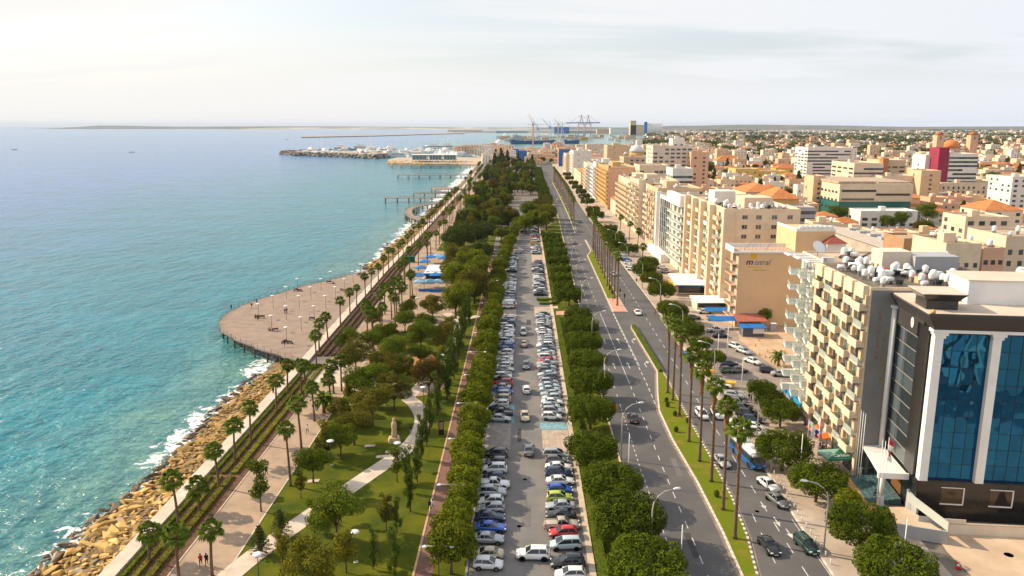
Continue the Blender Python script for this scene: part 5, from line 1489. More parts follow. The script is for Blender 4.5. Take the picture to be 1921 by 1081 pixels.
# === black office tower with blue curtain wall
BR = R(-7.0)
Kx, Ky = 58.5, 104.3
K = thing('office_building', 'black granite building with blue mirrored glass bays between white columns', 'building', (Kx, Ky, .12), BR)
def kp(name, mb, m, **k): return mb.build(name, m, K, **k)
kp('plinth', MB().box(0,42,.0,1.4,0,6.0).box(0,42,1.4,26,0,6), BLACKG)
for i in range(5): kp('plinth_panel', MB().box(.15+i*6.1,6.1+i*6.1,-.06,-.002,.15+1.9*(i > 0),5.9), BLACKG)
BG_ = []
for i, t_ in enumerate([(0.004,0.115,0.30),(0.0035,0.10,0.27),(0.005,0.13,0.33),(0.004,0.11,0.31)]):
    BG_.append(mat('blue_glass_%s' % 'abcd'[i], t_, .015, spec=1.0, metal=.9))
kp('core', MB().box(.9,42,.95,26,6,28.4), mat('core_dark', (0.01,0.012,0.015), .8))
r_ = random.Random(44)
for bay_ in range(5):
    x0 = 1.15+bay_*7.55; cw = 1.15
    kp('column', MB().box(x0-1.15,x0,-.35,.9,6.0,27.6), WHITE)
    kp('column_capital', MB().box(x0-1.3,x0+.55,-.5,.9,27.6,28.0).box(x0-1.15,x0+.25,-.42,.9,27.2,27.6), WHITE)
    pw = 6.4/4; phh = 21.6/9
    for c_ in range(4):
        for q in range(9):
            g = MB(); tx, tz = r_.gauss(0,.0022), r_.gauss(0,.0022); a, b, z0, z1 = x0+c_*pw+.03, x0+(c_+1)*pw-.03, 6.0+q*phh+.03, 6.0+(q+1)*phh-.03
            n_ = 5; vs = []; 
            for j in range(n_+1):
                for i in range(n_+1):
                    u, v = i/n_, j/n_; xx_, zz_ = lerp(a,b,u), lerp(z0,z1,v); bul = .020*math.sin(xx_*1.9+2.2*math.sin(zz_*.55))*math.sin(zz_*1.15+1.4*math.sin(xx_*.8+bay_))+.006*math.sin(zz_*3.1+xx_)
                    vs.append((lerp(a,b,u), .55+tx*(u-.5)*3+tz*(v-.5)*3-bul, lerp(z0,z1,v)))
            g.add(vs, [(j*(n_+1)+i, j*(n_+1)+i+1, (j+1)*(n_+1)+i+1, (j+1)*(n_+1)+i) for j in range(n_) for i in range(n_)], 0, True)
            kp('pane', g, BG_[r_.choice((0,0,1,2,3))])
    m = MB()
    for c_ in range(5): m.box(x0+c_*pw-.03,x0+c_*pw+.03,.5,.62,6,27.6)
    for q in range(10): m.box(x0,x0+6.4,.51,.61,6+q*phh-.03,6+q*phh+.03)
    kp('mullion_grid', m, mat('mullion', (0.015,0.02,0.03), .5))
kp('white_band', MB().box(-.4,42,-.55,.95,28.0,28.45), WHITE)
cor = MB(); cor.add([(-.3,-.55,28.45),(42,-.55,28.45),(42,26,28.45),(-.3,26,28.45),(-1.6,-1.9,30.6),(42,-1.9,30.6),(42,26,30.6),(-1.6,26,30.6)], [(0,1,5,4),(3,0,4,7),(4,5,6,7)])
kp('flared_cornice', cor, mat('dark_cladding', (0.055,0.05,0.048), .4, var=.2, scale=.5))
kp('roof', MB().box(-1.2,42,-1.5,26,30.61,30.7), mat('roof_pale', (0.66,0.54,0.43), .9, var=.15, scale=.3))
kp('roof_kerb', MB().box(-1.6,42,-1.9,-1.5,30.6,30.95), MATS['dark_cladding'])
# street side of the tower: dark glass between black piers
kp('pier', MB().box(-.35,.9,1.2,4.6,6,28.4), BLACKG)
kp('side_band', MB().box(-.5,.9,4.6,14.0,26.2,29.2), MATS['dark_cladding'])
for q in range(9):
    for c_ in range(2):
        kp('side_pane', MB().box(-.06,0,4.75+c_*4.4,9.0+c_*4.4,6.1+q*2.2,8.2+q*2.2), WGLASS)
kp('side_core', MB().box(0.01,.9,.9,14,6,28.4), BLACKG)
m = MB()
for q in range(10): m.box(-.14,-.005,4.6,13.8,6+q*2.2-.05,6+q*2.2+.03)
kp('side_rail', m, mat('pale_metal', (0.5,0.48,0.45), .4, metal=.5))
kp('slim_column', MB().tube((-.75,13.2,5.5),(-.75,13.2,28.3),.42,n=12), WHITE)
kp('slim_capital', MB().box(-1.3,-.2,12.6,13.8,28.3,28.7), WHITE)
em = MB(); 
for k in range(20):
    a0, a1 = 2*math.pi*k/20, 2*math.pi*(k+1)/20
    em.add([(-.54,6.6+.55*math.cos(a0),27.7+.8*math.sin(a0)),(-.54,6.6+.55*math.cos(a1),27.7+.8*math.sin(a1)),(-.54,6.6,27.7)], [(0,1,2)])
kp('round_emblem', em, WHITE); kp('emblem_mark', MB().box(-.58,-.545,6.5,6.7,27.3,28.1), MATS['pale_metal'])
# little square turret with flared cap, roof house with brown door
kp('turret', MB().box(-.6,3.6,2.2,6.2,28.4,31.9), MATS['dark_cladding'])
cap = MB(); cap.add([(-.6,2.2,31.9),(3.6,2.2,31.9),(3.6,6.2,31.9),(-.6,6.2,31.9),(-1.5,1.3,33.0),(4.5,1.3,33.0),(4.5,7.1,33.0),(-1.5,7.1,33.0)], [(0,1,5,4),(1,2,6,5),(2,3,7,6),(3,0,4,7)])
kp('turret_cap', cap, BLACKG); kp('turret_roof', MB().box(-1.5,4.5,1.3,7.1,33.0,33.08), MATS['roof_pale'])
kp('rooftop_house', MB().box(6.6,17.4,6.5,13,30.7,34.1).box(18.6,42,7.0,14,30.7,34.1).box(17.4,18.6,6.2,13,30.7,34.3), WHITE)
kp('brown_door', MB().box(14.7,15.9,6.44,6.499,30.7,32.9), DOORB)
kp('roof_capstone', MB().box(6.4,42,6.3,14,34.1,34.25), MATS['roof_pale'])
kp('small_finial', MB().lathe([(.3,0),(.35,.3),(.1,.5),(0,.6)],10,0,(-1.0,-1.3,30.95)), mat('ochre_finial', (0.6,0.35,0.08), .6))
def kw(lx, ly, lz=0):
    c, q = math.cos(BR), math.sin(BR); return (Kx+lx*c-ly*q, Ky+lx*q+ly*c, .12+lz)
r_ = random.Random(9)
for i in range(22):
    tank(*kw(r_.uniform(19,30), r_.uniform(15.5,22), 30.7+1.4*(i % 2)), 'white water tank in the cluster behind the white rooftop house', 'tanks behind the white rooftop house', 0, None, 1.2)
for i in range(5):
    tank(*kw(3.2+i*.9+r_.random()*.3, 9+r_.random()*2, 30.7), 'white water tank between the black turret and the white rooftop house', 'tanks by the black turret', 0, None, 1.1)
# plinth windows with their white trim
for x0, z0 in ((3.3,2.6),(9.9,2.6),(16.5,2.6),(23.1,2.6)):
    w = obj('plinth_window', MB().box(x0,x0+3,-.10,-.06,z0,z0+2.4).mesh('plinth_window', mat('brown_glass', (0.055,0.035,0.018), .1, spec=.7)), K)
    MB().box(x0-.05,x0+3.1,-.2,-.1,z0-.16,z0).box(x0+3,x0+3.14,-.2,-.1,z0,z0+2.4).box(x0-.05,x0+3.14,-.2,-.1,z0+2.4,z0+2.5).build('white_trim', WHITE, w)
    if x0 == 9.9: MB().add([(x0+.7,-.105,z0+.1),(x0+2.7,-.105,z0+.1),(x0+1.9,-.105,z0+2.2),(x0+1.3,-.105,z0+2.2)], [(0,1,2,3)]).build('curtain', mat('curtain_dark', (0.02,0.015,0.012), .9), w)
# entrance canopy, columns, steps, blue mat
kp('entrance_canopy', MB().prism([(-.36,15.2),(-3.4,15.0),(-4.3,3.2),(-.36,2.6)], 5.1, 5.5), WHITE)
kp('canopy_brow', MB().box(-4.7,-.36,2.2,2.6,4.9,5.8), WHITE)
for y in (3.4, 13.8):
    kp('entrance_column', MB().tube((-3.6,y,1.6),(-3.6,y,5.1),.3,n=12).box(-4.0,-3.2,y-.4,y+.4,.05,1.6), WHITE)
kp('entrance_door', MB().box(-.06,0,5.5,9.5,.9,4.0), DOORB)
STEPG = mat('teal_steps', (0.10,0.19,0.20), .25, var=.4, scale=3, spec=.6)
for i in range(6): kp('step', MB().box(-5.2+i*.75,-.36,4.0,13.5,i*.15,(i+1)*.15), STEPG)
kp('hand_rail', MB().tube((-5.2,13.4,.9),(-.6,13.4,1.9),.05,n=6).tube((-5.2,3.9,.9),(-1,3.9,1.9),.05,n=6), MATS['pale_metal'])
kp('blue_mat', MB().box(-4.3,-.8,-.6,3.0,.02,.08), mat('blue_mat', (0.005,0.14,0.20), .8, var=.4, scale=2))
kp('low_wall', MB().box(-.4,-.1,-1.6,2.4,.05,3.4), WALLS['grey'])
# ramp wall with glass and white garden wall of the forecourt
t = thing('ramp_wall', 'low grey ramp wall with a sloping glass screen beside the forecourt', 'wall', (*G(1705,985), .14), R(-7))
MB().prism([(-3.0,-3.9),(3.0,-5.3),(3.1,-5.1),(-2.8,-3.7)], 0, 1.9).build('ramp_wall_base', WALLS['grey'], t)
MB().add([(0.2,2.2,2.6),(3.0,-5.1,1.9),(3.0,-5.1,3.2),(0.2,2.2,4.0),(.26,2.2,2.6),(3.06,-5.1,1.9),(3.06,-5.1,3.2),(.26,2.2,4.0)], [(0,1,2,3),(7,6,5,4),(3,2,6,7),(1,5,6,2)]).build('glass_screen', mat('milky_glass', (0.45,0.50,0.46), .15, spec=.7), t)
MB().prism([(-2.8,-3.7),(3.0,-5.1),(.2,2.2),(-2.2,2.0)], 1.3, 1.5).build('ramp_floor', MATS['forecourt_concrete'], t)
gx, gy = G(1768,1003)
t = thing('forecourt_wall', 'low white wall along the foot of the black building', 'wall', (gx, gy, .14), R(-5.5))
MB().box(0,30,0,.35,0,1.5).build('wall_body', WALLS['pale'], t); MB().box(-.05,30,-.05,.4,1.5,1.58).build('coping', PAVE_SIDE, t)
t = thing('metal_gate', 'grey ribbed metal panel left of the white forecourt wall', 'gate', (gx-3.2, gy+.7, .14), R(-8))
for i in range(6): MB().box(i*.5,i*.5+.46,0,.06,.05,2.3).build('panel', WALLS['grey'], t)
MB().box(3.1,6.2,-.1,0,0,2.2).build('pale_block', WALLS['pale'], t)

# === hotel "mistral" with the plain end wall
Ms = Bld('hotel_building', 'plain sandy hotel end wall with the mistral sign and small side balconies', 63.4, 215, 15.6, 8, 21.2, WALLS['tan'], 0, par=0)
SAN = mat('sandy_render', (0.74,0.50,0.28), .85, var=.10, scale=.15, detail=4)
for f in range(6):
    z = 2.9+f*3.0
    Ms.win('W', 4.0, z+.1, 3.4, 2.3, 2)
    balcony(Ms, 4.0, z, 6.6, 1.5, 'rail', WALLS['pinkish'])
Ms.done(wallS=SAN)
Ms.part('upper_wing', MB().box(15.6,26.5,.0,16,0,27.3), SAN)
Ms.part('roof_ledge', MB().box(-1.6,15.59,-.35,8.4,21.2,21.75), WHITE)
Ms.part('roof_floor', MB().box(-.6,15.59,.3,7.8,21.75,21.8), mat('roof_tile_pink', (0.55,0.38,0.28), .85, var=.2, scale=1))
m = MB().box(-1.6,-1.35,-.3,8.3,21.75,22.8).box(-1.35,15.5,8.1,8.3,21.75,22.8)
Ms.part('roof_parapet', m, WHITE)
Ms.part('upper_parapet', MB().box(15.6,26.5,0,.3,27.3,28.0).box(15.6,15.9,.3,16,27.3,28.0), WHITE)
Ms.part('shutter_door', MB().box(1.4,7.4,-.06,-.001,.3,3.9), mat('grey_shutter', (0.30,0.29,0.29), .6, var=.15, scale=1))
Ms.part('wall_seam', MB().box(21.4,21.46,-.03,-.001,.5,26), WALLS['tan'])
m = MB()
for x in np.arange(1, 15, 1.1): m.tube((x,2,21.8),(x,2,23.4),.04,n=4)
m.tube((1,2,23.4),(15,2,23.4),.04,n=4).tube((2,2,21.8),(6,6,24.5),.09,n=4).tube((8,2,21.8),(12,6,24.5),.09,n=4)
Ms.part('roof_frame', m, RAILM)
for i in range(7): tank(*Ms.P(17.6+i*1.35, 1.6, 27.3), 'white barrel tank in the single line on top of the mistral hotel', 'tanks on the mistral hotel', 0, 0.1, 1.05)
# sign: sun, word, underline
def text_mesh(s, size, m, name='letters', depth=.03, shear=0.0):
    cu = bpy.data.curves.new('t', 'FONT'); cu.body = s; cu.size = size; cu.extrude = depth; cu.shear = shear; cu.align_x = 'LEFT'
    o = bpy.data.objects.new('t', cu); col.objects.link(o); bpy.context.view_layer.update()
    me = bpy.data.meshes.new_from_object(o.evaluated_get(bpy.context.evaluated_depsgraph_get())); me.name = name
    bpy.data.objects.remove(o); me.materials.clear(); me.materials.append(m); return me
NAVY = mat('sign_navy', (0.02,0.03,0.20), .6); SUNY = mat('sign_yellow', (0.72,0.40,0.01), .6); SIGNG = mat('sign_grey', (0.16,0.16,0.22), .6)
sx = 2.0; sz = 17.9
mm_ = text_mesh('m', 2.5, NAVY, shear=.2); 
obj('sign_letter', mm_, Ms.e, (sx,-.05,sz), (math.pi/2,0,0), (1.05,1,1)); obj('sign_letter', mm_, Ms.e, (sx+.07,-.05,sz), (math.pi/2,0,0), (1.05,1,1))
obj('sign_letter', text_mesh('istral', 2.15, SIGNG, shear=.3), Ms.e, (sx+2.35,-.05,sz), (math.pi/2,0,0), (1.05,1,1))
sm_ = MB()
for k in range(24):
    a0, a1 = 2*math.pi*k/24, 2*math.pi*(k+1)/24; q = .95 if k % 2 else .8
    sm_.add([(sx+2.2,-.06,sz+2.5),(sx+2.2+q*math.cos(a0),-.06,sz+2.5+q*math.sin(a0)),(sx+2.2+q*math.cos(a1),-.06,sz+2.5+q*math.sin(a1))], [(0,1,2)])
Ms.part('sign_sun', sm_, SUNY)
Ms.part('sign_underline', MB().add([(sx+.6,-.05,sz-.35),(sx+4.6,-.05,sz-.75),(sx+4.4,-.05,sz-.9),(sx+.6,-.05,sz-.75)], [(3,2,1,0)]), SUNY)
Ms.part('sign_bar', MB().box(sx+2.2,sx+6.0,-.03,-.001,sz-1.75,sz-1.4), WALLS['ochre'])

# === the sea-front row
C = Bld('apartment_block', 'large cream slab block behind the mistral hotel with tanks along its roof', 66.2, 239, 22.5, 54, 30.2, WALLS['cream'], 0, par=.8)
r_ = random.Random(2)
for f in range(9):
    z = 2.9+f*3.0
    for k, u in enumerate((2.2,)): C.win('W', 3.6, z+1.0, .6, .9, 0)
    for a in (8.5, 20.5, 33, 45):
        C.win('W', a, z+.3, 2.6, 1.9, 2, glass=(GGLASS if r_.random() < .3 else WGLASS)); balcony(C, a+.3, z, 4.6, 1.5, r_.choice(['solid','solid','rail','glass']), r_.choice([WALLS['cream'], WALLS['tan'], WHITE]))
        C.win('W', a+5.2, z+.9, 1.0, 1.1, 0)
    for u in (5.5, 9.8, 14.6, 19.4): 
        if f > 5: C.win('S', u, z+.9, 1.7, 1.3, 1)
for y0 in (13.6, 26.2, 38.2, 50): C.part('vertical_fin', MB().box(-2.0,-.002,y0,y0+1.6,.3,30.9), WALLS['cream'])
C.part('corner_slab', MB().box(-1.2,2.2,-.6,-.002,.2,31.2), WALLS['cream'])
C.done(); C.part('penthouse', MB().box(8,17,10,20,30.2,33.6), WALLS['cream']); C.part('lift_house', MB().box(2,9,24,32,30.2,34.5), WALLS['white'])
roof_set(C, 40, 'white water tank along the roof of the large cream slab block', 'tanks on the large cream slab block', .8, 21, .8, 22, 6, kinds=(0,0,1), sol=5)
roof_set(C, 22, 'white water tank on the back half of the large cream slab block', 'back tanks on the large cream slab block', .8, 20, 24, 52, 7, sol=4)
Dd = Bld('apartment_block', 'white block with long curved white balcony bands and a tall top fascia', 65.6, 293.6, 18, 26, 28.8, WALLS['pale'], 0, par=.6)
for f in range(8):
    z = 4.0+f*3.05
    for u in (4.5, 11.5, 19): Dd.win('W', u, z+.1, 4.8, 2.2, 3)
    if f < 7: balcony(Dd, 13, z, 25, 2.0, 'glass', WHITE)
    Dd.win('S', 4, z+.8, 1.5, 1.3, 1)
Dd.part('top_fascia', MB().box(-2.3,0,.2,25.8,26.0,30.2), WHITE); Dd.done()
roof_set(Dd, 8, 'white water tank on the white banded block roof', 'tanks on the white banded block', 3, 14, 2, 22, 8, sol=2)
Gd = Bld('office_building', 'dark green-glass office front with pale louvre strip between white and beige blocks', 65.2, 320, 20, 33, 26, WALLS['white'], 0, par=.8)
for f in range(8):
    for k in range(5): Gd.win('W', 3.2+k*4.4, 2.2+f*2.9, 4.0, 2.7, 2, frame=MATS['mullion'], glass=GGLASS if (f+k) % 5 == 0 else WGLASS)
m = MB()
for q in range(44): m.box(-.6,-.002,25.5,32.4,2+q*.54,2.22+q*.54)
Gd.part('louvres', m, WHITE); Gd.part('white_fin', MB().box(-1.4,1,24.4,25.3,0,27.8), WHITE); Gd.done()
Gd.part('shop_front', MB().box(-3.2,-.002,.5,32,.1,3.6), WHITE)
def simple_block(name, label, y0, y1, h, wall, x=66.0, w=20, kind='solid', bw=4.4, pitch=5.0, fl=None, p=1.3, balm=None, glass=WGLASS, wallS=None, tanks=8, rot=0, swin=True, winw=2.6, group=None, sol=2, nobal=False):
    B = Bld(name, label, x, y0, w, y1-y0, h, WALLS[wall] if isinstance(wall, str) else wall, rot, group=group)
    n = max(1, int((y1-y0)/pitch)); fl = fl or int((h-3.4)/2.95)
    for f in range(fl):
        z = 3.4+f*2.95
        for k in range(n):
            u = (k+.5)*(y1-y0)/n; B.win('W', u, z+.3, winw, 1.9, 1, glass=glass)
            if not nobal: balcony(B, u, z, bw, p, kind if kind != 'mix' else ('solid','glass','rail')[(f+k) % 3], balm)
        if swin and f % 2: B.win('S', w*.3, z+.9, 1.2, 1.1, 0)
    B.done(wallS=wallS)
    B.part('lift_house', MB().box(w*.3,w*.6,(y1-y0)*.4,(y1-y0)*.7,h,h+3.2), B.wall)
    if tanks: roof_set(B, tanks, 'white water tank on the %s' % label.split(',')[0], 'tanks on the ' + label.split(',')[0], 1.5, w-2, 1, y1-y0-1, int(y0), sol=sol)
    return B
simple_block('apartment_block', 'beige block with dark window strips and pale balconies, beside the dark glass office', 353.5, 383, 27.6, 'tan', kind='mix', tanks=7)
simple_block('apartment_block', 'set-back cream block with white balcony ends', 383.5, 407, 26, 'beige', x=69.5, tanks=5)
simple_block('apartment_block', 'balcony block with blank pinkish-white end wall with twin windows', 407.5, 438, 27.6, 'cream', kind='mix', wallS=WALLS['pale'], swin=False, tanks=8, p=1.7)
simple_block('apartment_block', 'cream block with rounded yellow balconies and white roof slab', 438.5, 486, 25.6, 'cream', kind='solid', balm=WALLS['tan'], p=1.9, pitch=6, bw=5.6, tanks=6)
simple_block('apartment_block', 'pink-sided block with a mustard balcony front', 539, 603, 27.5, 'ochre', kind='solid', wallS=WALLS['pinkish'], swin=False, pitch=7, bw=6, tanks=4)
simple_block('apartment_block', 'slim white block with rounded white balconies', 603.5, 628, 28, 'white', kind='solid', balm=WHITE, x=64.5, p=2.2, tanks=4, pitch=7, bw=6.5)
simple_block('office_building', 'grey gridded glass block', 628.5, 679, 26, 'grey', kind='rail', x=65, tanks=4, pitch=6, glass=GGLASS)
simple_block('apartment_block', 'narrow beige block with small balconies', 680, 714, 24, 'beige', x=65, kind='solid', tanks=4, pitch=7)
simple_block('apartment_block', 'white apartment block at the bend, rows of dark windows on its end wall', 862, 905, 29, 'white', x=67, tanks=5, pitch=8, kind='solid')
simple_block('apartment_block', 'beige flats beyond the bend of the road', 960, 1010, 22, 'beige', x=66, tanks=3, pitch=9)
simple_block('apartment_block', 'tan tower left of the pale domed church', 930, 965, 33, 'tan', x=112, w=28, tanks=3, pitch=9, nobal=True)
WALLS['blue'] = wm('wall_blue', (0.05,0.16,0.46))
simple_block('office_building', 'blue and white glazed block where the road ends', 1290, 1330, 16, 'blue', x=-8, w=32, tanks=0, nobal=True, pitch=7)
simple_block('billboard_building', 'building with a big blue panel at the road bend', 1120, 1140, 24, 'pinkish', x=66, w=30, wallS=WALLS['blue'], tanks=0, pitch=7, swin=False)
def hip(w, d, z, hh, over=.5):
    m = MB(); r = min(w, d)*.5
    if w >= d: ridge = [(r, d/2), (w-r, d/2)]
    else: ridge = [(w/2, r), (w/2, d-r)]
    v = [(-over,-over,z),(w+over,-over,z),(w+over,d+over,z),(-over,d+over,z),(*ridge[0],z+hh),(*ridge[1],z+hh)]
    f = [(0,1,5,4),(1,2,5),(2,3,4,5),(3,0,4),(3,2,1,0)] if w >= d else [(0,1,4),(1,2,5,4),(2,3,5),(3,0,4,5),(3,2,1,0)]
    return m.add(v, f)
NWIN = {}
def sm_window(w, h):
    k = (w, h)
    if k not in NWIN: NWIN[k] = MB().box(-w/2,w/2,-.06,.05,0,h).mesh('window', WGLASS)
    return NWIN[k]
HCOUNT = 0
def house(name, label, x, y, w, d, h, wall, roof='flat', rot=0, cat='house', group=None, nw=3, ww=1.2, wh=1.3, roofm=None, tank_=0, seed=0, both=True, z=0.0, hh=2.2):
    e = thing(name, label, cat, (x, y, z), rot, None, group); r_ = random.Random(seed)
    wmat = WALLS[wall] if isinstance(wall, str) else wall
    MB().box(0,w,0,d,-.5,h).build('wall', wmat, e)
    if roof == 'hip': hip(w, d, h, hh).build('roof', roofm or ROOFT, e)
    else:
        ro = MB().box(.25,w-.25,.25,d-.25,h-.01,h+.05).build('roof', roofm or ROOFC, e)
        MB().box(0,w,0,.25,h,h+.7).box(0,w,d-.25,d,h,h+.7).box(0,.25,.25,d-.25,h,h+.7).box(w-.25,w,.25,d-.25,h,h+.7).build('parapet', wmat, ro)
        if w > 8 and r_.random() < .6:
            a, b = r_.uniform(.2,.5)*w, r_.uniform(.2,.5)*d; MB().box(a,a+3,b,b+3,h,h+2.5).build('stair_house', wmat, e)
    fl = max(1, int(h/3.1)); me = sm_window(ww, wh)
    for f in range(fl):
        for k in range(nw):
            if r_.random() < .85: obj('window', me, e, (w*(k+.5)/nw, -.01, f*3.05+1.1))
        if both:
            n2 = max(1, int(nw*d/w))
            for k in range(min(n2, 4)):
                if r_.random() < .7: obj('window', me, e, (-.01, d*(k+.5)/min(n2,4), f*3.05+1.1), -math.pi/2)
    for k in range(tank_):
        tx, ty = r_.uniform(1, w-1), r_.uniform(1, d-1); c, q = math.cos(rot), math.sin(rot)
        tank(x+tx*c-ty*q, y+tx*q+ty*c, z+h+.05, ('white water tank on the %s' if cat != 'house' else 'tank on %s') % label, 'tanks on the '+label, r_.choice((0,1)), None, 1.0)
    return e
house('house', 'small cream house with an orange hipped roof beside the pink-sided block', 66.5, 500, 14, 26, 9, 'cream', 'hip', hh=4, roofm=ROOFT)
house('house', 'low house with orange roof in front of the white block at the bend', 64, 730, 16, 40, 14, 'beige', 'hip', hh=4)
house('house', 'cream low house between the beige block and the white one', 66, 780, 16, 60, 12, 'cream', nw=4)
# low kiosks, awnings, canopies left of the mistral hotel
AWO = mat('orange_awning', (0.72,0.33,0.06), .7)
t = thing('restaurant', 'low white-roofed restaurant with orange awning and blue front', 'building', (*G(1272,556), .14), R(-4))
MB().box(0,14,3,20,0,3.6).build('wall', WALLS['pale'], t); MB().box(-1,14.5,0,20.5,3.6,3.85).build('roof', WHITE, t)
MB().add([(-1,0,3.5),(-1,12,3.5),(-4,12,2.6),(-4,0,2.6),(-1,0,3.58),(-1,12,3.58),(-4,12,2.68),(-4,0,2.68)], [(4,5,6,7),(3,2,1,0),(7,6,2,3),(4,7,3,0)]).build('awning', AWO, t)
MB().box(0,13.8,2.4,2.9,2.6,3.5).build('blue_fascia', BLUEC, t); MB().box(.5,13,2.91,2.99,.5,2.5).build('shop_window', WGLASS, t)
t = thing('kiosk', 'white-roofed kiosk with yellow counter next to the restaurant', 'kiosk', (*G(1310,588), .14), 0)
MB().box(0,11,2,10,0,3).build('wall', WALLS['pale'], t); MB().box(-.6,11.5,0,10.5,3,3.2).build('roof', WHITE, t); MB().box(.2,9,1.4,1.95,0,1.2).build('counter', WALLS['yellow'], t); MB().box(.3,8.8,1.96,1.99,1.3,2.7).build('opening', WGLASS, t)
for i, (px, py, w, lb) in enumerate([(1324,601,13,'rear bright blue car canopy on posts'),(1332,619,12.5,'front bright blue car canopy on posts')]):
    t = thing('car_canopy', lb, 'canopy', (*G(px, py), .15), 0)
    MB().add([(0,0,2.4),(w,0,2.4),(w,3,3.0),(0,3,3.0),(0,0,2.5),(w,0,2.5),(w,3,3.1),(0,3,3.1)], [(4,5,6,7),(3,2,1,0),(0,1,5,4),(3,0,4,7),(1,2,6,5)]).build('canvas', BLUEC, t)
    for x in (.1, w/2, w-.1): MB().tube((x,.1,0),(x,.1,2.4),.06,n=6).build('post', RAILM, t)
t = thing('guard_hut', 'small booth under a blue canvas with a white board on its front', 'kiosk', (*G(1391,634), .16), 0)
MB().box(.5,6.2,.6,4,0,2.3).build('wall', mat('hut_dark', (0.10,0.11,0.14), .8), t)
for k, x in enumerate((0, 2.5)): MB().box(x,x+(2.2 if k == 0 else 4.3),-.2,4.4,2.5,2.62).build('canvas', BLUEC, t)
MB().box(3.2,6.2,.5,.58,.9,2.3).build('white_board', WHITE, t)
for x in (.1, 6.6): MB().tube((x,0,0),(x,0,2.5),.05,n=6).build('post', WHITE, t)
t = thing('red_lean_to', 'faded red lean-to roof against the mistral hotel wall', 'awning', (*G(1382,622), .16), 0)
MB().add([(0,0,2.6),(8.5,0,2.6),(8.5,4.8,3.6),(0,4.8,3.6),(0,0,2.7),(8.5,0,2.7),(8.5,4.8,3.7),(0,4.8,3.7)], [(4,5,6,7),(3,2,1,0),(0,1,5,4),(3,0,4,7),(1,2,6,5)]).build('roof_sheet', mat('faded_red', (0.42,0.13,0.09), .8, var=.2, scale=.8), t)
for x in (.2, 8.3): MB().tube((x,.1,0),(x,.1,2.6),.06,n=6).build('post', RAILM, t)
x, y = G(1431,612); tree('hut', LROW, x, y, .95, 'small_tree', 'yellowish tree against the mistral hotel wall behind the blue booth', 'tree', None, .16)
t = thing('utility_cabinet', 'pale metal cabinet at the foot of the mistral wall', 'cabinet', (*G(1445,622), .16), 0)
MB().box(0,1.6,0,1,0,2.0).build('cabinet_body', WALLS['grey'], t); MB().box(-.1,1.7,-.1,1.1,2.0,2.08).build('lid', WHITE, t)
for k, (px, py) in enumerate([(1321,700),(1346,722)]):
    t = thing('skip', 'yellow skip container, the one %s the long white pickup' % ('above' if k == 0 else 'right of'), 'skip', (*G([1328,1368][k], [705,728][k]), .15), R(-20))
    MB().add([(-.9,-.6,0),(.9,-.6,0),(.9,.6,0),(-.9,.6,0),(-1.3,-.8,1.2),(1.3,-.8,1.2),(1.3,.8,1.2),(-1.3,.8,1.2)], [(0,1,5,4),(1,2,6,5),(2,3,7,6),(3,0,4,7),(3,2,1,0)]).build('container', PAINTS['yellow'], t)
    MB().box(-1.35,1.35,-.85,.85,1.2,1.3).build('lid', PAINTS['yellow'], t)
# orange and green cafe awnings below the beige block
t = thing('cafe_awning', 'orange square awning with a grey stripe below the beige block', 'awning', (*G(1545,838), .14), R(6))
for a, b, m_ in ((-2.4,-.7,PAINTS and mat('bright_orange', (0.70,0.16,0.02), .7)),(-.7,.9,WALLS['grey']),(.9,2.4,MATS['bright_orange'])):
    MB().add([(-2.3,a,2.55+.12*a),(2.3,a,3.0+.12*a),(2.3,b,3.0+.12*b),(-2.3,b,2.55+.12*b),(-2.3,a,2.63+.12*a),(2.3,a,3.08+.12*a),(2.3,b,3.08+.12*b),(-2.3,b,2.63+.12*b)], [(4,5,6,7),(3,2,1,0),(0,1,5,4),(3,0,4,7),(1,2,6,5),(2,3,7,6)]).build('awning_strip', m_, t)
for x, y in ((-2,-2),(2,-2),(-2,2),(2,2)): MB().tube((x,y,0),(x,y,2.4),.05,n=6).build('post', WHITE, t)
GRN = mat('green_canvas', (0.03,0.17,0.11), .7, var=.2, scale=1); GRN2 = mat('pale_green_canvas', (0.16,0.32,0.26), .7, var=.15, scale=1)
t = thing('cafe_parasol', 'big green square parasol with white lettering by the flagpoles', 'parasol', (*G(1572,880), .14), R(4))
tp = (0,0,3.5); c4 = [(-2.9,-2.0,2.5),(2.9,-2.0,2.5),(2.9,2.0,2.5),(-2.9,2.0,2.5)]
for k in range(4):
    MB().add([c4[k], c4[(k+1)%4], tp, tuple(v-.001 for v in c4[k][:2])+(c4[k][2]-.25,), tuple(c4[(k+1)%4][:2])+(c4[(k+1)%4][2]-.25,)], [(0,1,2),(3,4,1,0)]).build('canopy_panel', GRN if k != 3 else GRN2, t)
MB().tube((0,0,0),(0,0,3.5),.05,n=6).build('pole', RAILM, t)
cl = obj('lettering', text_mesh('Carlsberg', .85, WHITE, depth=.005, shear=.1), t, (-1.75,-1.60,2.79), (math.atan2(1.0,2.0),0,0))
t2 = thing('cafe_awning', 'dark green tilted awning flap right of the green parasol', 'awning', (*G(1592,872), .14), R(6))
MB().add([(-.9,-1.7,2.5),(1.0,-1.7,3.1),(1.0,1.7,3.1),(-.9,1.7,2.5),(-.9,-1.7,2.56),(1.0,-1.7,3.16),(1.0,1.7,3.16),(-.9,1.7,2.56)], [(4,5,6,7),(3,2,1,0),(0,1,5,4),(3,0,4,7),(1,2,6,5)]).build('canvas', mat('deep_green', (0.01,0.16,0.06), .7), t2)
for x, y in ((-.8,-1.5),(.9,1.5)): MB().tube((x,y,0),(x,y,2.55),.05,n=6).build('post', RAILM, t2)
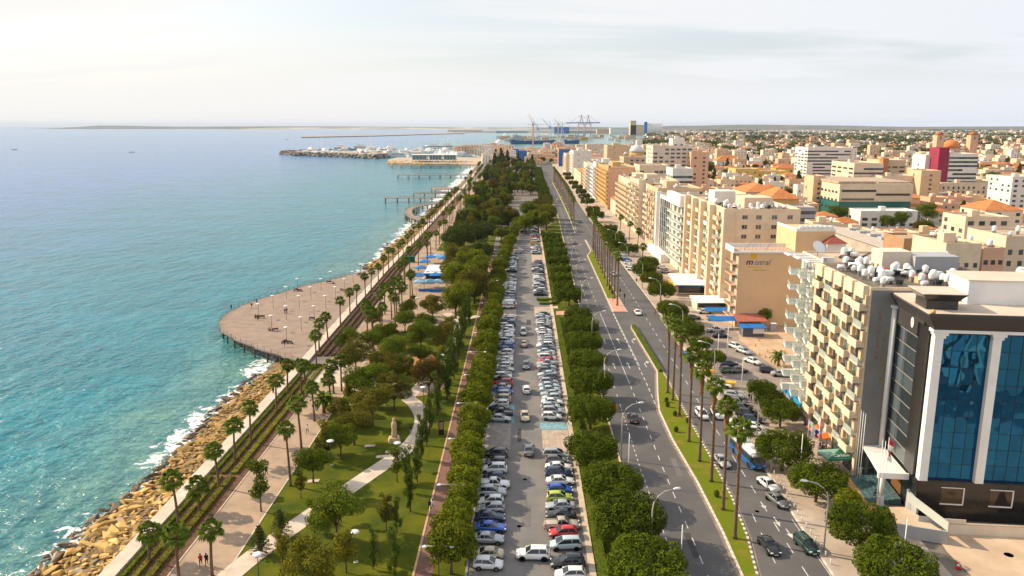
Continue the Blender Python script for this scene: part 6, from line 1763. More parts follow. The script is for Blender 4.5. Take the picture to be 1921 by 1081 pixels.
# ------------------------------------------------------------------ town behind the sea front
OCC = [(50,60,100,160),(55,200,92,300),(60,290,92,640),(60,640,90,1020),(55,1110,100,1145),(-15,1285,30,1335)]
def free(x0, y0, x1, y1, pad=0):
    return all(x1+pad < a or x0-pad > c or y1+pad < b or y0-pad > d for a, b, c, d in OCC)
def LM(px0, px1, base, top, dep=None, Y=None):
    Y = Y or G(0, base)[1]; x0, x1 = XT(px0, top, Y), XT(px1, top, Y); h = ZT(top, Y)
    return x0, x1, Y, h
def lm(name, label, px0, px1, base, top, d, wall, roof='flat', nw=4, Y=None, rot=0, cat='building', ww=1.8, wh=1.4, tank_=0, **k):
    x0, x1, Y, h = LM(px0, px1, base, top, Y=Y); OCC.append((x0-3, Y-3, x1+3, Y+d+3))
    hh = k.pop('hh', 3.5)
    if roof == 'hip': h -= hh*.6
    return house(name, label, x0, Y, x1-x0, d, max(h, 3), wall, roof, rot, cat, nw=nw, ww=ww, wh=wh, tank_=tank_, seed=int(px0), hh=hh, **k), (x0, x1, Y, h)
# cream and teal office with long dark window bands
x0, x1, Y, h = LM(1577, 1712, 414, 345); OCC.append((x0-10, Y-75, x1+3, Y+60))
t = thing('office_building', 'cream office with black window bands over a teal glass base', 'building', (x0, Y, 0)); w = x1-x0
MB().box(0,w,0,48,0,h*.52).build('teal_glass_wall', mat('teal_glass', (0.02,0.14,0.12), .2, spec=.6), t)
MB().box(-.4,w+.4,-.4,48,h*.52,h).build('upper_wall', WALLS['cream'], t)
for a, b, z0 in ((1,w*.5,h*.78),(w*.5,w-1,h*.68),(1,w*.48,h*.55)): MB().box(a,b,-.5,-.41,z0,z0+1.3).build('window_band', WGLASS, t)
for f in range(4):
    for k in range(8): obj('window', sm_window(3.2, 1.4), t, (-.42, 4+k*5.5, 1.8+f*(h-3)/4), -math.pi/2)
MB().box(-1,w*.5,0,48,h,h+1.4).box(w*.55,w,2,46,h,h+1.0).build('roof', ROOFC, t)
# long concrete hall with a sloping roof and round fan
hx, hy = 116, 222
t = thing('market_hall', 'long bare concrete hall with a pale sloping roof behind the beige block', 'building', (hx, hy, 0), R(2)); OCC.append((110,215,152,305))
MB().add([(0,0,0),(34,0,0),(34,78,0),(0,78,0),(0,0,18.5),(34,0,15),(34,78,15),(0,78,19.5)], [(0,1,5,4),(1,2,6,5),(2,3,7,6),(3,0,4,7)]).build('wall', mat('streaky_concrete', (0.60,0.52,0.43), .9, scale=.25, c2=(0.42,0.36,0.30), detail=8), t)
MB().add([(-.5,-.5,18.6),(34.5,-.5,15.1),(34.5,78.5,15.1),(-.5,78.5,19.6)], [(0,1,2,3)]).build('roof', mat('pale_roof_sheet', (0.62,0.52,0.42), .9, var=.2, scale=.4), t)
MB().tube((-.6,12,15),(-.02,12,15),1.4,n=16).build('fan_housing', GREYC, t)
for i in range(9): MB().box(14,18,6+i*8,9+i*8,16.9,18.2).build('roof_unit', WALLS['grey'], t)
OCC += [(95,160,116,215)]
lm('apartment_house','tall pale block with small windows behind the satellite dishes',1775,1842,0,462,16,'cream',Y=186,nw=4,ww=.9,wh=1.1,tank_=6)
lm('apartment_house','beige wall block with a brown window at the right edge',1888,1990,0,448,18,'beige',Y=205,nw=5,ww=1.1,wh=1.4,tank_=5)
lm('apartment_house','pinkish block with an external duct beside the pale one',1845,1886,0,470,14,'pinkish',Y=190,nw=3,ww=1,wh=1.1,tank_=3)
lm('terrace_house','ochre and white terraced block with a deep top balcony',1812,1895,0,410,16,'cream',Y=292,nw=4,ww=2.2,wh=1.6)
lm('cafe_building','brown-banded modern corner building between hall and dishes',1696,1742,0,452,12,'brown',Y=215,nw=2,ww=4.5,wh=2)
lm('shed','shed with a red sloping roof and a white gable behind the mistral hotel',1553,1588,0,449,12,'white','hip',Y=212,nw=2,roofm=mat('red_roof',(0.34,0.085,0.06),.8,var=.2,scale=1),hh=2)
lm('white_hall','white-roofed hall with a stepped parapet in front of the teal office',1615,1722,428,398,16,'white',nw=6,ww=3,wh=1.6,roofm=WHITE)
lm('tower_block','plain tan slab tower beside the banded tan building',1729,1766,0,322,20,'tan',Y=535,nw=1)
lm('apartment_house','tan block with four rows of windows left of the plain slab',1655,1728,0,332,26,'beige',Y=545,nw=6,ww=2,wh=1.4)
lm('apartment_house','rounded tan building with long horizontal window bands',1603,1658,0,308,40,'beige',Y=560,nw=3,ww=7,wh=1.3)
lm('apartment_house','tan wing with a brick-red stair panel',1660,1700,0,302,30,'tan',Y=585,nw=3,ww=4,wh=1.3)
lm('stair_tower','brick-red vertical panel on the tan wing',1657,1668,0,299,6,'terra',Y=583,nw=0)
lm('office_building','white office block with grey window rows right of the magenta panel',1782,1836,0,290,24,'white',Y=600,nw=6,ww=3.6,wh=1.5)
lm('office_building','white office wing left of the magenta panel',1737,1764,0,292,20,'white',Y=612,nw=1,ww=2)
lm('stair_tower','tall magenta stair panel of the white office block',1763,1782,0,279,14,'magenta',Y=600,nw=0)
lm('school','long cream school with small arched windows',1766,1880,381,345,26,'cream',nw=12,ww=1.4,wh=1.9)
lm('office_building','white stepped building with dark roof strips',1516,1596,0,278,34,'white',Y=760,nw=7,ww=6,wh=1.4)
lm('theatre','wide yellow building with flat roof',1420,1476,343,322,24,'yellow',nw=5,ww=1.4)
lm('theatre','yellow wing left of the dark tree',1380,1424,345,318,26,'yellow',nw=3,ww=1.4)
lm('arcade_building','yellow arcaded building under a long orange roof',1456,1530,336,312,18,'yellow','hip',nw=9,ww=2,wh=2.4,hh=4)
lm('town_house','white mansion with a wide orange hipped roof and blue windows',1345,1394,318,296,20,'white','hip',nw=6,ww=1.8,wh=2.2,hh=7)
lm('tower_block','white balcony tower in the middle of the town',1225,1300,0,275,30,'pale',Y=610,nw=7,ww=3,wh=1.4)
lm('tower_block','taller white lift core on the balcony tower',1262,1285,0,262,14,'white',Y=625,nw=2)
lm('tower_block','pale slab with blank end right of the balcony tower',1297,1330,0,287,20,'pinkish',Y=600,nw=2)
lm('apartment_house','white stepped villas under a maroon roof',1262,1300,0,318,20,'white',Y=470,nw=4,ww=3)
lm('apartment_house','long beige block with dark loggias in front of the balcony tower',1200,1255,0,312,24,'beige',Y=520,nw=6,ww=2.6,wh=1.7)
lm('warehouse','long low shed with orange roof behind the cream slab block',1400,1465,0,352,26,'beige','hip',Y=420,nw=5,hh=4)
lm('warehouse','orange-roofed hall behind the mistral hotel',1445,1500,0,362,22,'ochre','hip',Y=390,nw=4,hh=5)
lm('office_building','tan block with dark window grid beyond the round cream block',1170,1232,0,296,26,'tan',Y=700,nw=6,ww=2.4,wh=1.5)
lm('garage','brown dark-windowed block by the orange-roofed house',1495,1530,0,392,14,'grey',Y=330,nw=3,ww=3)
lm('apartment_house','white narrow building at the left edge of the teal office',1527,1548,0,332,16,'tan',Y=500,nw=1)
lm('villa','white cubic villa at the right edge of the frame',1900,1960,0,334,24,'white',Y=480,nw=4,ww=2)
lm('villa','orange-gabled villa right of the school',1850,1921,0,385,20,'pale','hip',Y=350,nw=4,hh=4)
# churches
def church(name, label, x, y, dome_r, dome_h, wall, domem, towers, body):
    t = thing(name, label, 'church', (x, y, 0))
    MB().box(-body[0]/2,body[0]/2,-body[1]/2,body[1]/2,0,body[2]).build('nave', wall, t)
    MB().lathe([(dome_r,body[2]),(dome_r,dome_h-dome_r)],16).build('drum', wall, t)
    MB().lathe([(dome_r*1.05*math.cos(a), dome_h-dome_r+dome_r*math.sin(a)) for a in np.linspace(0, math.pi/2, 7)], 18).build('dome', domem, t)
    for k in range(8):
        a = k*math.pi/4; obj('window', sm_window(1.0, 2.6), t, (dome_r*math.sin(a)*1.0, -dome_r*math.cos(a)*1.0, body[2]+1.5), a)
    for (tx, ty, th, tr_) in towers:
        b = MB().box(tx-tr_,tx+tr_,ty-tr_,ty+tr_,0,th).build('bell_tower', wall, t)
        MB().lathe([(tr_*1.05*math.cos(a), tr_*math.sin(a)) for a in np.linspace(0, math.pi/2, 5)], 12, 0, (tx, ty, th)).build('tower_cap', domem, b)
        obj('window', sm_window(1.4, 3.2), b, (tx, ty-tr_-.01, th-4.6))
cx, _ , Yc, _h = LM(1195, 1200, 0, 275, Y=820); OCC.append((cx-22, 800, cx+26, 850))
church('domed_church','church with a pale lead dome over an ochre drum', cx, 822, 7.2, 37, WALLS['ochre'], mat('lead_dome',(0.62,0.63,0.64),.5,var=.1), [(14,-8,31,2.4),(-12,-6,28,2)], (30, 26, 18))
cx, _, Yc, _h = LM(1787, 1790, 0, 262, Y=900); OCC.append((cx-30, 880, cx+30, 930))
church('domed_church','church with a red-orange dome between two striped bell towers', cx, 902, 9, 41, WALLS['pinkish'], MATS['roof_tiles'], [(-19,-8,46,4.2),(19,-8,46,4.2)], (40, 30, 26))
BELTS = []
for a, b, py in ((1560,1690,263),(1380,1440,263),(1490,1530,263),(1318,1345,274),(1700,1765,258),(1620,1680,269),(1840,1905,258),(1250,1300,257),(1440,1520,252),(1780,1850,250),(1550,1700,247),(1300,1420,247),(1740,1900,246),(1215,1245,262),(1560,1600,276),(1840,1870,278),(1350,1372,285),(1700,1720,290),(1478,1500,300),(1410,1425,292)):
    gx_, gy_ = G((a+b)/2, py); hw = (b-a)/2*gy_/1490; BELTS.append((gx_-hw, gy_-gy_*.035, gx_+hw, gy_+gy_*.035)); OCC.append(BELTS[-1])
# --- ordinary houses: the nearest ones are things of their own
rs = random.Random(4242); NH = 0; rows = []
WCH = ['cream','white','tan','beige','pinkish','pale','beige','tan','cream','pale','white','pale','cream','beige','tan','pinkish']
Y = 232.0; stuff = []
TREESPOT = []
while Y < 3600:
    stepY = 15 if Y < 700 else 19 if Y < 1200 else 30 if Y < 2000 else 48
    X = 92.0 if Y < 1000 else (92 if Y < 1300 else 110)
    if Y > 1300: X = XT(1215, 262, Y)
    Xmax = 0.69*Y+14
    if Y > 1150 and Y < 2050: X = min(X, XT(905, 286, Y)) if Y < 1700 else XT(1195, 262, Y)
    while X < Xmax:
        big = Y > 900
        w = rs.uniform(9, 17)*(1.0 if Y < 1200 else 1.35); d = min(rs.uniform(9, 14), stepY-3)*(1 if Y < 1200 else 1.3)
        if w and rs.random() < (.88 if Y < 1100 else .66):
            y = Y+rs.uniform(-1.5,1.5)
            q = rs.random()
            if Y < 330: h = rs.choice([9,12,12,15,18])
            elif Y < 1000: h = rs.choice([4.5,5,6.5,6.5,8,9.5,12])
            else: h = (rs.choice([4.5,5,6.5,8,9.5,12]) if q < .96 else rs.uniform(15,24)) if Y > 1400 else (rs.choice([5,6.5,8,9.5,12,15]) if q < .95 else rs.uniform(18,26))
            if 60 < X < 110 and Y < 1000: h = min(h+4, 14)
            roof = 'hip' if rs.random() < (.66 if 330 < Y < 1500 else .4 if Y > 330 else .2) and h < 12 else 'flat'
            wall = rs.choice(WCH); rot = R(rs.uniform(-7,7))
            if free(X, y, X+w, y+d) and (Y > 1140 or X > 60):
                if rs.random() < (.10 if Y < 330 else .17): TREESPOT.append((X+w/2, y+d/2))
                elif NH < 285 and Y < 830: rows.append((X, y, w, d, h, wall, roof, rot)); NH += 1
                else: stuff.append((X, y, w, d, h, wall, roof, rot))
        X += w + rs.uniform(1.0, 3.5) + (4 if rs.random() < .12 else 0)
    Y += stepY
band = lambda y: 'first' if y < 330 else 'second' if y < 430 else 'third' if y < 530 else 'fourth' if y < 640 else 'fifth'
cnt = {}
for (X, y, w, d, h, wall, roof, rot) in sorted(rows, key=lambda q: (band(q[1]), q[0])):
    k = (band(y), wall, roof); i = cnt.get(k, 0); cnt[k] = i+1
    fl = max(1, int(h/3.1)); cn = {'pinkish':'pinkish','yellow':'yellow'}.get(wall, wall)
    house('town_house', '%s %s town house, %s such from the left in the %s roof band' % (cn, 'orange-roofed' if roof == 'hip' else 'flat-roofed', ordn(i), k[0]), X, y, w, d, h, wall, roof, rot, 'house', 'town houses of the %s band behind the sea front' % k[0], nw=max(2, int(w/3.6)), ww=1.1, wh=1.3, seed=int(X*7+y), tank_=(1 if y < 520 and roof == 'flat' else 0), both=(X < 260))
# far houses: past what can be told apart singly
SW = ['wall_cream','wall_white','wall_tan','wall_beige','wall_pinkish','wall_pale','wall_ochre','wall_yellow']
mi_ = {w: i for i, w in enumerate(['cream','white','tan','beige','pinkish','pale','ochre','yellow'])}
def many_houses(name, lst, label):
    V, F, M = [], [], []
    def quad(a, b, c, d, m):
        o = len(V); V.extend((a, b, c, d)); F.append((o, o+1, o+2, o+3)); M.append(m)
    for (X, y, w, d, h, wall, roof, rot) in lst:
        c, s_ = math.cos(rot), math.sin(rot); T = lambda a, b, z: (X+a*c-b*s_, y+a*s_+b*c, z)
        m = mi_[wall]
        P0 = [T(0,0,-.5),T(w,0,-.5),T(w,d,-.5),T(0,d,-.5)]; P1 = [T(0,0,h),T(w,0,h),T(w,d,h),T(0,d,h)]
        for i in range(4): quad(P0[i], P0[(i+1)%4], P1[(i+1)%4], P1[i], m)
        if roof == 'hip':
            r = min(w, d)*.5; a1, a2 = T(r, d/2, h+2.2), T(w-r, d/2, h+2.2)
            o4 = [T(-.5,-.5,h),T(w+.5,-.5,h),T(w+.5,d+.5,h),T(-.5,d+.5,h)]
            quad(o4[0], o4[1], a2, a1, 9); quad(o4[2], o4[3], a1, a2, 9); quad(o4[1], o4[2], a2, a2, 9); quad(o4[3], o4[0], a1, a1, 9)
        else:
            quad(*P1, 8)
            if (int(X*3)+int(y)) % 3: 
                a, b = w*.3, d*.3; Q0 = [T(a,b,h),T(a+3,b,h),T(a+3,b+3,h),T(a,b+3,h)]; Q1 = [(p[0],p[1],h+2.6) for p in Q0]
                for i in range(4): quad(Q0[i], Q0[(i+1)%4], Q1[(i+1)%4], Q1[i], m)
                quad(*Q1, 8)
        n = max(2, int(w/4)); fl = max(1, int(h/3.1))
        for f in range(fl):
            for k in range(n):
                if (k*7+f*3+int(X)) % 5 == 0: continue
                u = w*(k+.5)/n; z = f*3.05+1.1
                a, b, e, g = T(u-.6,0,z), T(u+.6,0,z), T(u+.6,0,z+1.3), T(u-.6,0,z+1.3)
                sh = lambda p: (p[0]+s_*.06, p[1]-c*.06, p[2])
                quad(sh(a), sh(b), sh(e), sh(g), 10)
    ms = [WALLS[w] for w in ('cream','white','tan','beige','pinkish','pale','ochre','yellow')] + [ROOFC, ROOFT, WGLASS]
    me = bpy.data.meshes.new(name); me.from_pydata(V, [], F); me.polygons.foreach_set('material_index', M)
    for m in ms: me.materials.append(m)
    me.update(); obj(name, me, label=label, cat='buildings', kind='stuff')
many_houses('distant_houses', stuff, 'mass of small distant town houses reaching towards the horizon')
# very far: larger pale blocks thinning out to the hills
st2 = []
rs = random.Random(99)
for i in range(1500):
    Y = 3600*(1+rs.random()**1.3*1.5); X = rs.uniform(XT(1210, 245, Y), .7*Y)
    X_ = X; st2.append((X, Y, rs.uniform(16,50), rs.uniform(14,24), rs.choice([5,6,7,9,12,15]), rs.choice(['cream','white','pale','white','beige']), 'flat', 0))
many_houses('far_suburb', st2, 'pale suburb blocks on the horizon beyond the town')
# town trees
i = 0
for (x, y) in TREESPOT[:230]:
    s = rs.uniform(.9, 1.5); V = rs.choice([BROAD, PINE, BROAD])
    tree('town', V, x, y, s, 'town_tree', 'dark tree standing between the town houses, %s counted away from the camera' % ordn(i), 'tree', 'trees among the town houses'); i += 1
for i, (px, py, Yt, s) in enumerate([(1370,335,440,1.5),(1430,345,470,1.0),(1575,385,455,1.1),(1665,420,420,1.0),(1690,424,425,1.1),(1735,425,400,1.0),(1740,395,450,1.3),(1870,285,720,1.7),(1330,280,900,1.8),(1295,283,860,1.6),(1620,260,900,1.5),(1578,330,640,1.4),(1590,327,640,1.3)]):
    x = XT(px, py, Yt); tree('town2', [BROAD[0], BROAD[2]], x, Yt, s*1.25, 'town_tree', 'large dark tree among the bigger buildings of the town, %s from the near side' % ordn(i), 'tree', 'large trees in the town')
# far woods: dark belts on the plain
def wood(name, x0, x1, y0, y1, n, hs, label, seed, px=None):
    r = np.random.default_rng(seed)
    C = np.stack([r.uniform(x0, x1, n), r.uniform(y0, y1, n), r.uniform(hs*.35, hs*.7, n)], 1)
    if px is not None: C[:,0] = C[:,1]*r.uniform(px[0], px[1], n)
    B = [(tuple(c), (hs*.75, hs*.75, hs*.85)) for c in C]
    v, f = blob_leaves(B, n*70, 1.2+hs*.12, shell=.6)
    obj(name, fast_mesh(name, v, f, L_PINE), label=label, cat='woodland', kind='stuff')
for i_, (a, b, c, d) in enumerate(BELTS):
    wood('distant_wood', a, c, b, d, int(12+(c-a)*(d-b)/600) if b < 2500 else int(20+(c-a)*(d-b)/2500), 8 if b < 1500 else 10 if b < 2500 else 13, 'dark belt of trees among the town roofs, %s from the near side' % ordn(i_), 30+i_)
wood('distant_wood', 0, 0, 1350, 2400, 400, 9, 'dark belt of trees between the town and the suburbs', 5, (.30, .62))
wood('distant_wood', 0, 0, 900, 1500, 120, 6.5, 'scattered dark tree clumps in the outer town', 6, (.22, .66))
wood('distant_wood', 0, 0, 2300, 5500, 700, 14, 'far dark tree belts before the horizon', 7, (.17, .67))
wood('distant_wood', 0, 0, 2050, 2400, 40, 13, 'dark clump of trees by the harbour silos', 8, (.165, .20))
# low hills on the horizon
def ridge(name, x0, x1, Y, h, seed, m, d=1500, label=None):
    r = np.random.default_rng(seed); n = 90; xs_ = np.linspace(x0, x1, n)
    ph = r.random(5)*6; hh = sum(math.pow(.6, k)*np.sin(xs_/(x1-x0)*(5+7*k)+ph[k]) for k in range(5))
    hh = h*(.72+.16*hh); e = np.minimum(1, np.minimum(np.arange(n), np.arange(n)[::-1])/9); hh = hh*e
    v = []
    for x, z in zip(xs_, hh): v += [(x, Y, -3), (x, Y+d*.5, z), (x, Y+d, -3)]
    f = [(3*i+a, 3*i+3+a, 3*i+4+a, 3*i+1+a) for i in range(n-1) for a in (0, 1)]
    obj(name, fast_mesh(name, v, f, m, smooth=True), kind='structure')
HILL = mat('far_hills', (0.085,0.09,0.055), .95, scale=.002, c2=(0.16,0.13,0.08))
ridge('hills', 2000, 12500, 14500, 95, 3, HILL); ridge('hills', 5500, 16500, 12600, 70, 4, HILL); ridge('hills', 300, 5000, 13500, 60, 8, HILL)
ridge('coast_hills', -10500, 1800, 17000, 66, 5, HILL); ridge('coast_hills', -5200, 3000, 14000, 40, 6, mat('salt_flat', (0.5,0.46,0.40), .9, scale=.002, c2=(0.2,0.2,0.14)))
# ------------------------------------------------------------------ marina, harbour, rocks
ROCKY = mat('rock_yellow', (0.66, 0.42, 0.145), .9, scale=.5, c2=(0.46, 0.28, 0.09), bump=.05, bscale=2.5, obj_var=.42, detail=8)
ROCKD = mat('rock_wet', (0.12, 0.08, 0.05), .45, scale=.8, c2=(0.20, 0.13, 0.07), bump=.05, bscale=2.5, obj_var=.3, detail=8)
ROCKT = mat('rock_tan_grey', (0.42, 0.33, 0.21), .9, scale=.6, c2=(0.30, 0.24, 0.16), bump=.05, bscale=2.5, obj_var=.2, detail=8)
ROCKG = mat('rock_grey', (0.36, 0.31, 0.25), .9, scale=.2, c2=(0.22, 0.19, 0.15), island=.35)
def boulder(seed, squash=.62):
    bm = bmesh.new(); r = random.Random(seed); pts = []
    for i in range(12):
        a, z = r.random()*6.28, r.uniform(-1, 1); q = math.sqrt(1-z*z)
        k = r.uniform(.75, 1.1); pts.append(bm.verts.new((q*math.cos(a)*k*1.15, q*math.sin(a)*k*.85, z*squash*k)))
    res = bmesh.ops.convex_hull(bm, input=bm.verts)
    bmesh.ops.delete(bm, geom=[g for g in res['geom_interior'] if isinstance(g, bmesh.types.BMVert)], context='VERTS')
    bmesh.ops.bevel(bm, geom=list(bm.edges), offset=.035, segments=1, affect='EDGES')
    me = bpy.data.meshes.new('boulder'); bm.to_mesh(me); bm.free(); me.materials.append(ROCKY); return me
ROCKS = [boulder(s, .40+.05*(s % 4)) for s in range(9)]
rs = random.Random(21); spots = []
for i in range(4200):
    y = 84*(1+rs.random()**1.25*3.6)
    if y > 330: continue
    if 186 < y < 196: continue
    wx = xat(WALLX, y)-1.5; bx = xat(BANK, y)-1.2
    if 178 < y < 318:
        continue
    t_ = rs.random(); x = lerp(wx, bx, t_)
    z = lerp(-.1, SEA_Z-.1, t_**.9)
    spots.append((y, x, z, t_))
# reject overlaps loosely so the stones sit side by side
spots.sort(); kept = []
for y, x, z, t_ in spots:
    s = (.42+.95*rs.random()**1.7)*(1.15 if t_ > .25 else .85)
    if all((x-a)**2+(y-b)**2 > (.52*(s+c))**2 for a, b, c in [(k[1], k[0], k[4]) for k in kept[-45:]]): kept.append((y, x, z, t_, s))
for i, (y, x, z, t_, s) in enumerate(kept[:300]):
    wet = t_ > .80 + rs.uniform(-.1, .1)
    o = obj('boulder', ROCKS[i % 9], None, (x, y, z), (rs.uniform(-.4,.4), rs.uniform(-.4,.4), rs.random()*6.28), (s*rs.uniform(.9,1.4), s, s*rs.uniform(.8,1.1)),
        'dark wet boulder at the water line below the near promenade' if wet else 'yellow boulder in the sea defence below the near promenade', 'boulder', 'wet boulders at the water line' if wet else 'yellow boulders of the sea defence')
    if wet: paint(o, ROCKD)
    elif i % 8 == 2: paint(o, ROCKT)
def rock_mass(name, pts, mats, label, mis=None):
    V, F, M = [], [], []
    for n, (x, y, z, s, mi) in enumerate(pts):
        me = ROCKS[n % 9]; a = n*2.4; c, q = math.cos(a), math.sin(a); o = sum(len(v) for v in V)
        co = np.array([v.co for v in me.vertices]); co = co*s; co = np.stack([co[:,0]*c-co[:,1]*q+x, co[:,0]*q+co[:,1]*c+y, co[:,2]+z], 1)
        V.append(co); F += [tuple(i+o for i in p.vertices) for p in me.polygons]; M += [mi]*len(me.polygons)
    V = np.concatenate(V); me = bpy.data.meshes.new(name); me.from_pydata(V.tolist(), [], F); me.polygons.foreach_set('material_index', M)
    for m in mats: me.materials.append(m)
    me.update(); return obj(name, me, label=label, cat='rocks', kind='stuff')
mass = [(x, y, z, s, 1 if t_ > .80 else 0) for (y, x, z, t_, s) in kept[300:]]
for y in np.arange(86, 178, .55):      # small stones filling the gaps
    for k in range(4):
        t_ = rs.random(); mass.append((lerp(xat(WALLX,y)-1.4, xat(BANK,y)-.6, t_), y, lerp(-.45, SEA_Z-.1, t_), rs.uniform(.25,.5), 1 if t_ > .8 else 0))
for y in np.arange(318, 760, 1.9):
    for k in range(2):
        t_ = rs.random(); x = lerp(xat(WALLX,y)-2.0, xat(BANK,y)-1.0, t_); mass.append((x, y, lerp(-.3, SEA_Z, t_), rs.uniform(.8,1.7), 1 if t_ > .85 else 0))
rock_mass('rock_armour', mass, [ROCKY, ROCKD], 'smaller and more distant yellow stones of the sea defence')
# marina breakwater and quays
def slab(name, pts, z0, z1, m, kind='structure'):
    mb = MB(); mb.prism(pts, z0, z1); return mb.build(name, m, kind=kind)
slab('marina_quay', GP([(905,311),(860,309),(790,308),(735,306),(728,301),(745,297),(800,296),(860,296),(905,298)]), SEA_Z-2, 1.2, PAVE_SIDE)
slab('marina_quay', GP([(1000,289),(830,287),(700,288),(640,287),(600,286),(600,284.5),(700,283.5),(830,283),(1000,281)]), SEA_Z-2, 1.2, PAVE_SIDE)
slab('harbour_mole', GP([(566,258),(700,255.5),(800,252.5),(872,250.5),(872,248.5),(800,250.6),(700,253.6),(566,256.2)]), SEA_Z-2, 2.2, ROCKG)
def rocks_along(pxs, n, w, s0, s1, zt, label, seed):
    r = random.Random(seed); P = GP(pxs); L = along(P, sum(math.hypot(b[0]-a[0], b[1]-a[1]) for a, b in zip(P, P[1:]))/n)
    pts = []
    for (x, y, h) in L:
        for k in range(5):
            u = r.uniform(-1, 1); pts.append((x+r.uniform(-4,4), y+u*w, zt*(1-abs(u))+SEA_Z*abs(u), r.uniform(s0, s1), 0))
    rock_mass('breakwater_rocks', pts, [ROCKG], label)
rocks_along([(528,287),(560,290),(640,292.5),(700,295.5),(728,293.5)], 110, 16, 2.5, 5, 5, 'grey boulders of the outer marina breakwater', 1)
rocks_along([(532,285.5),(600,283.5),(700,282)], 60, 14, 2.5, 4, 4, 'boulders along the back of the marina breakwater', 2)
pts = []; r = random.Random(5)
for k in range(230):
    a, b = r.random(), r.random(); x, y = G(lerp(726,900,a), lerp(303,309.5,b)); pts.append((x, y, 0.5+r.random(), r.uniform(1.5,3), 0))
o = rock_mass('breakwater_rocks', pts, [ROCKY], 'sandy boulders round the inner marina quay')
slab('breakwater_core', GP([(530,286),(560,289),(640,291),(700,294),(728,292),(700,286),(600,284.5)]), SEA_Z-2, 2.0, ROCKG)
# glass-fronted marina pavilions on posts
for i, (a, b) in enumerate([(774,800),(806,828),(833,855)]):
    x0, y0 = G(a, 306); x1, _ = G(b, 306); t = thing('marina_pavilion', 'low glass pavilion on posts on the inner marina rocks, %s from the left' % ordn(i), 'building', (x0, y0, 1)); w = x1-x0
    MB().box(0,w,0,26,4,11).build('glass_wall', GGLASS, t); MB().box(-2,w+2,-2,28,11,12).build('roof', WHITE, t); MB().box(-1,w+1,-1,27,3.2,4).build('floor_slab', WHITE, t)
    for k in range(5): MB().box(w*k/4-.4,w*k/4+.4,-.6,0,0,11).build('post', WALLS['grey'], t)
# marina town: white villas
r = random.Random(14); k = 0
for i in range(110):
    px = r.uniform(850, 1062); py = r.uniform(276, 297) if px > 890 else r.uniform(283, 288)
    x, y = G(px, py); w, d, h = r.uniform(14,26), r.uniform(12,20), r.choice([7,10,10,13])
    if px > 1035 and py > 288: continue
    if -12 < x < 60 and y > 1560: continue
    house('marina_villa', '%s marina building, %s of its kind from the left of the harbour town' % (['white','cream'][i % 2], ordn(i//2)), x, y, w, d, h, ['white','pale','white','cream','pinkish'][i % 5], 'hip' if i % 7 == 3 else 'flat', 0, 'building', 'buildings of the marina town', nw=4, ww=2, wh=1.6, both=False, z=1.0, seed=i)
# yachts
def yacht_parts(s=1):
    h = MB(); rings = []
    for x, w, zb, zt in ((-10,2.6,.2,2.0),(-6,3.0,0,2.0),(0,3.1,-.1,2.2),(5,2.3,0,2.5),(8.5,1.0,.4,2.8),(10.5,.1,1.6,3.0)):
        rings.append([(x,0,zb-.3),(x,w*.8,zb),(x,w,zt),(x,-w,zt),(x,-w*.8,zb)])
    h.loft(rings, sm=False)
    c = MB().prism([(-7,-2.3),(4,-1.9),(6,0),(4,1.9),(-7,2.3)], 2.1, 3.9, top_poly=[(-6.6,-2.1),(2.6,-1.6),(4,0),(2.6,1.6),(-6.6,2.1)]).prism([(-5,-1.8),(1.4,-1.4),(1.4,1.4),(-5,1.8)], 4.05, 5.6, top_poly=[(-4.8,-1.6),(.2,-1.2),(.2,1.2),(-4.8,1.6)])
    g = MB().prism([(-6.7,-2.35),(4,-1.95),(5.8,0),(4,1.95),(-6.7,2.35)], 2.7, 3.3)
    m = MB().tube((-2,0,5.6),(-2.6,0,8.5),.12,n=5)
    return [('hull', h.mesh('hull', BODYP)), ('cabin', c.mesh('cabin', WHITE)), ('window_band', g.mesh('window_band', WGLASS)), ('mast', m.mesh('mast', WHITE))]
YP = yacht_parts(); PAINTS['yacht_blue'] = pm('paint_teal_blue', (0.02,0.22,0.36))
sm2 = MB().tube((0,0,1.5),(0,0,17),.14,.08,n=5).tube((0,0,3),(-6,0,3.1),.1,n=4)
SAIL = [('hull', YP[0][1]), ('mast', sm2.mesh('mast', WHITE)), ('cabin', MB().box(-4,2,-1.2,1.2,2.1,3.0).mesh('cabin', WHITE))]
r = random.Random(8)
big = [(645,283.5,3.0,'yacht_blue','big motor yacht with a teal-blue hull moored behind the breakwater'),(682,282,3.2,'white','largest white motor yacht with tiered decks, left of the masts'),(694,284,2.4,'dark blue','white-decked yacht with a dark blue hull beside the largest one'),(728,285,2.6,'white','white motor yacht moored right of the dark blue hull'),(808,281,3.2,'white','tall tiered white yacht, left of a similar one'),(834,281,3.4,'white','tall tiered white yacht furthest right in the marina')]
for px, py, s, c, lb in big:
    inst('motor_yacht', YP, lb, 'yacht', (*G(px, py), SEA_Z), r.uniform(-.3,.3)+math.pi*(r.random() < .5), s, None, {'car_paint': PAINTS[c]})
for i in range(70):
    px = r.uniform(575, 880); py = r.uniform(283.5, 289) if px < 720 else r.uniform(284, 294)
    inst('motor_yacht' if i % 3 else 'sailing_boat', YP if i % 3 else SAIL, 'small white %s in the marina basin, %s from the left' % ('motor yacht' if i % 3 else 'sailing boat with bare mast', ordn(i)), 'boat', (*G(px, py), SEA_Z), r.uniform(0, 6.28), r.uniform(1.3, 2.2), 'small boats in the marina', {'car_paint': PAINTS['white']})
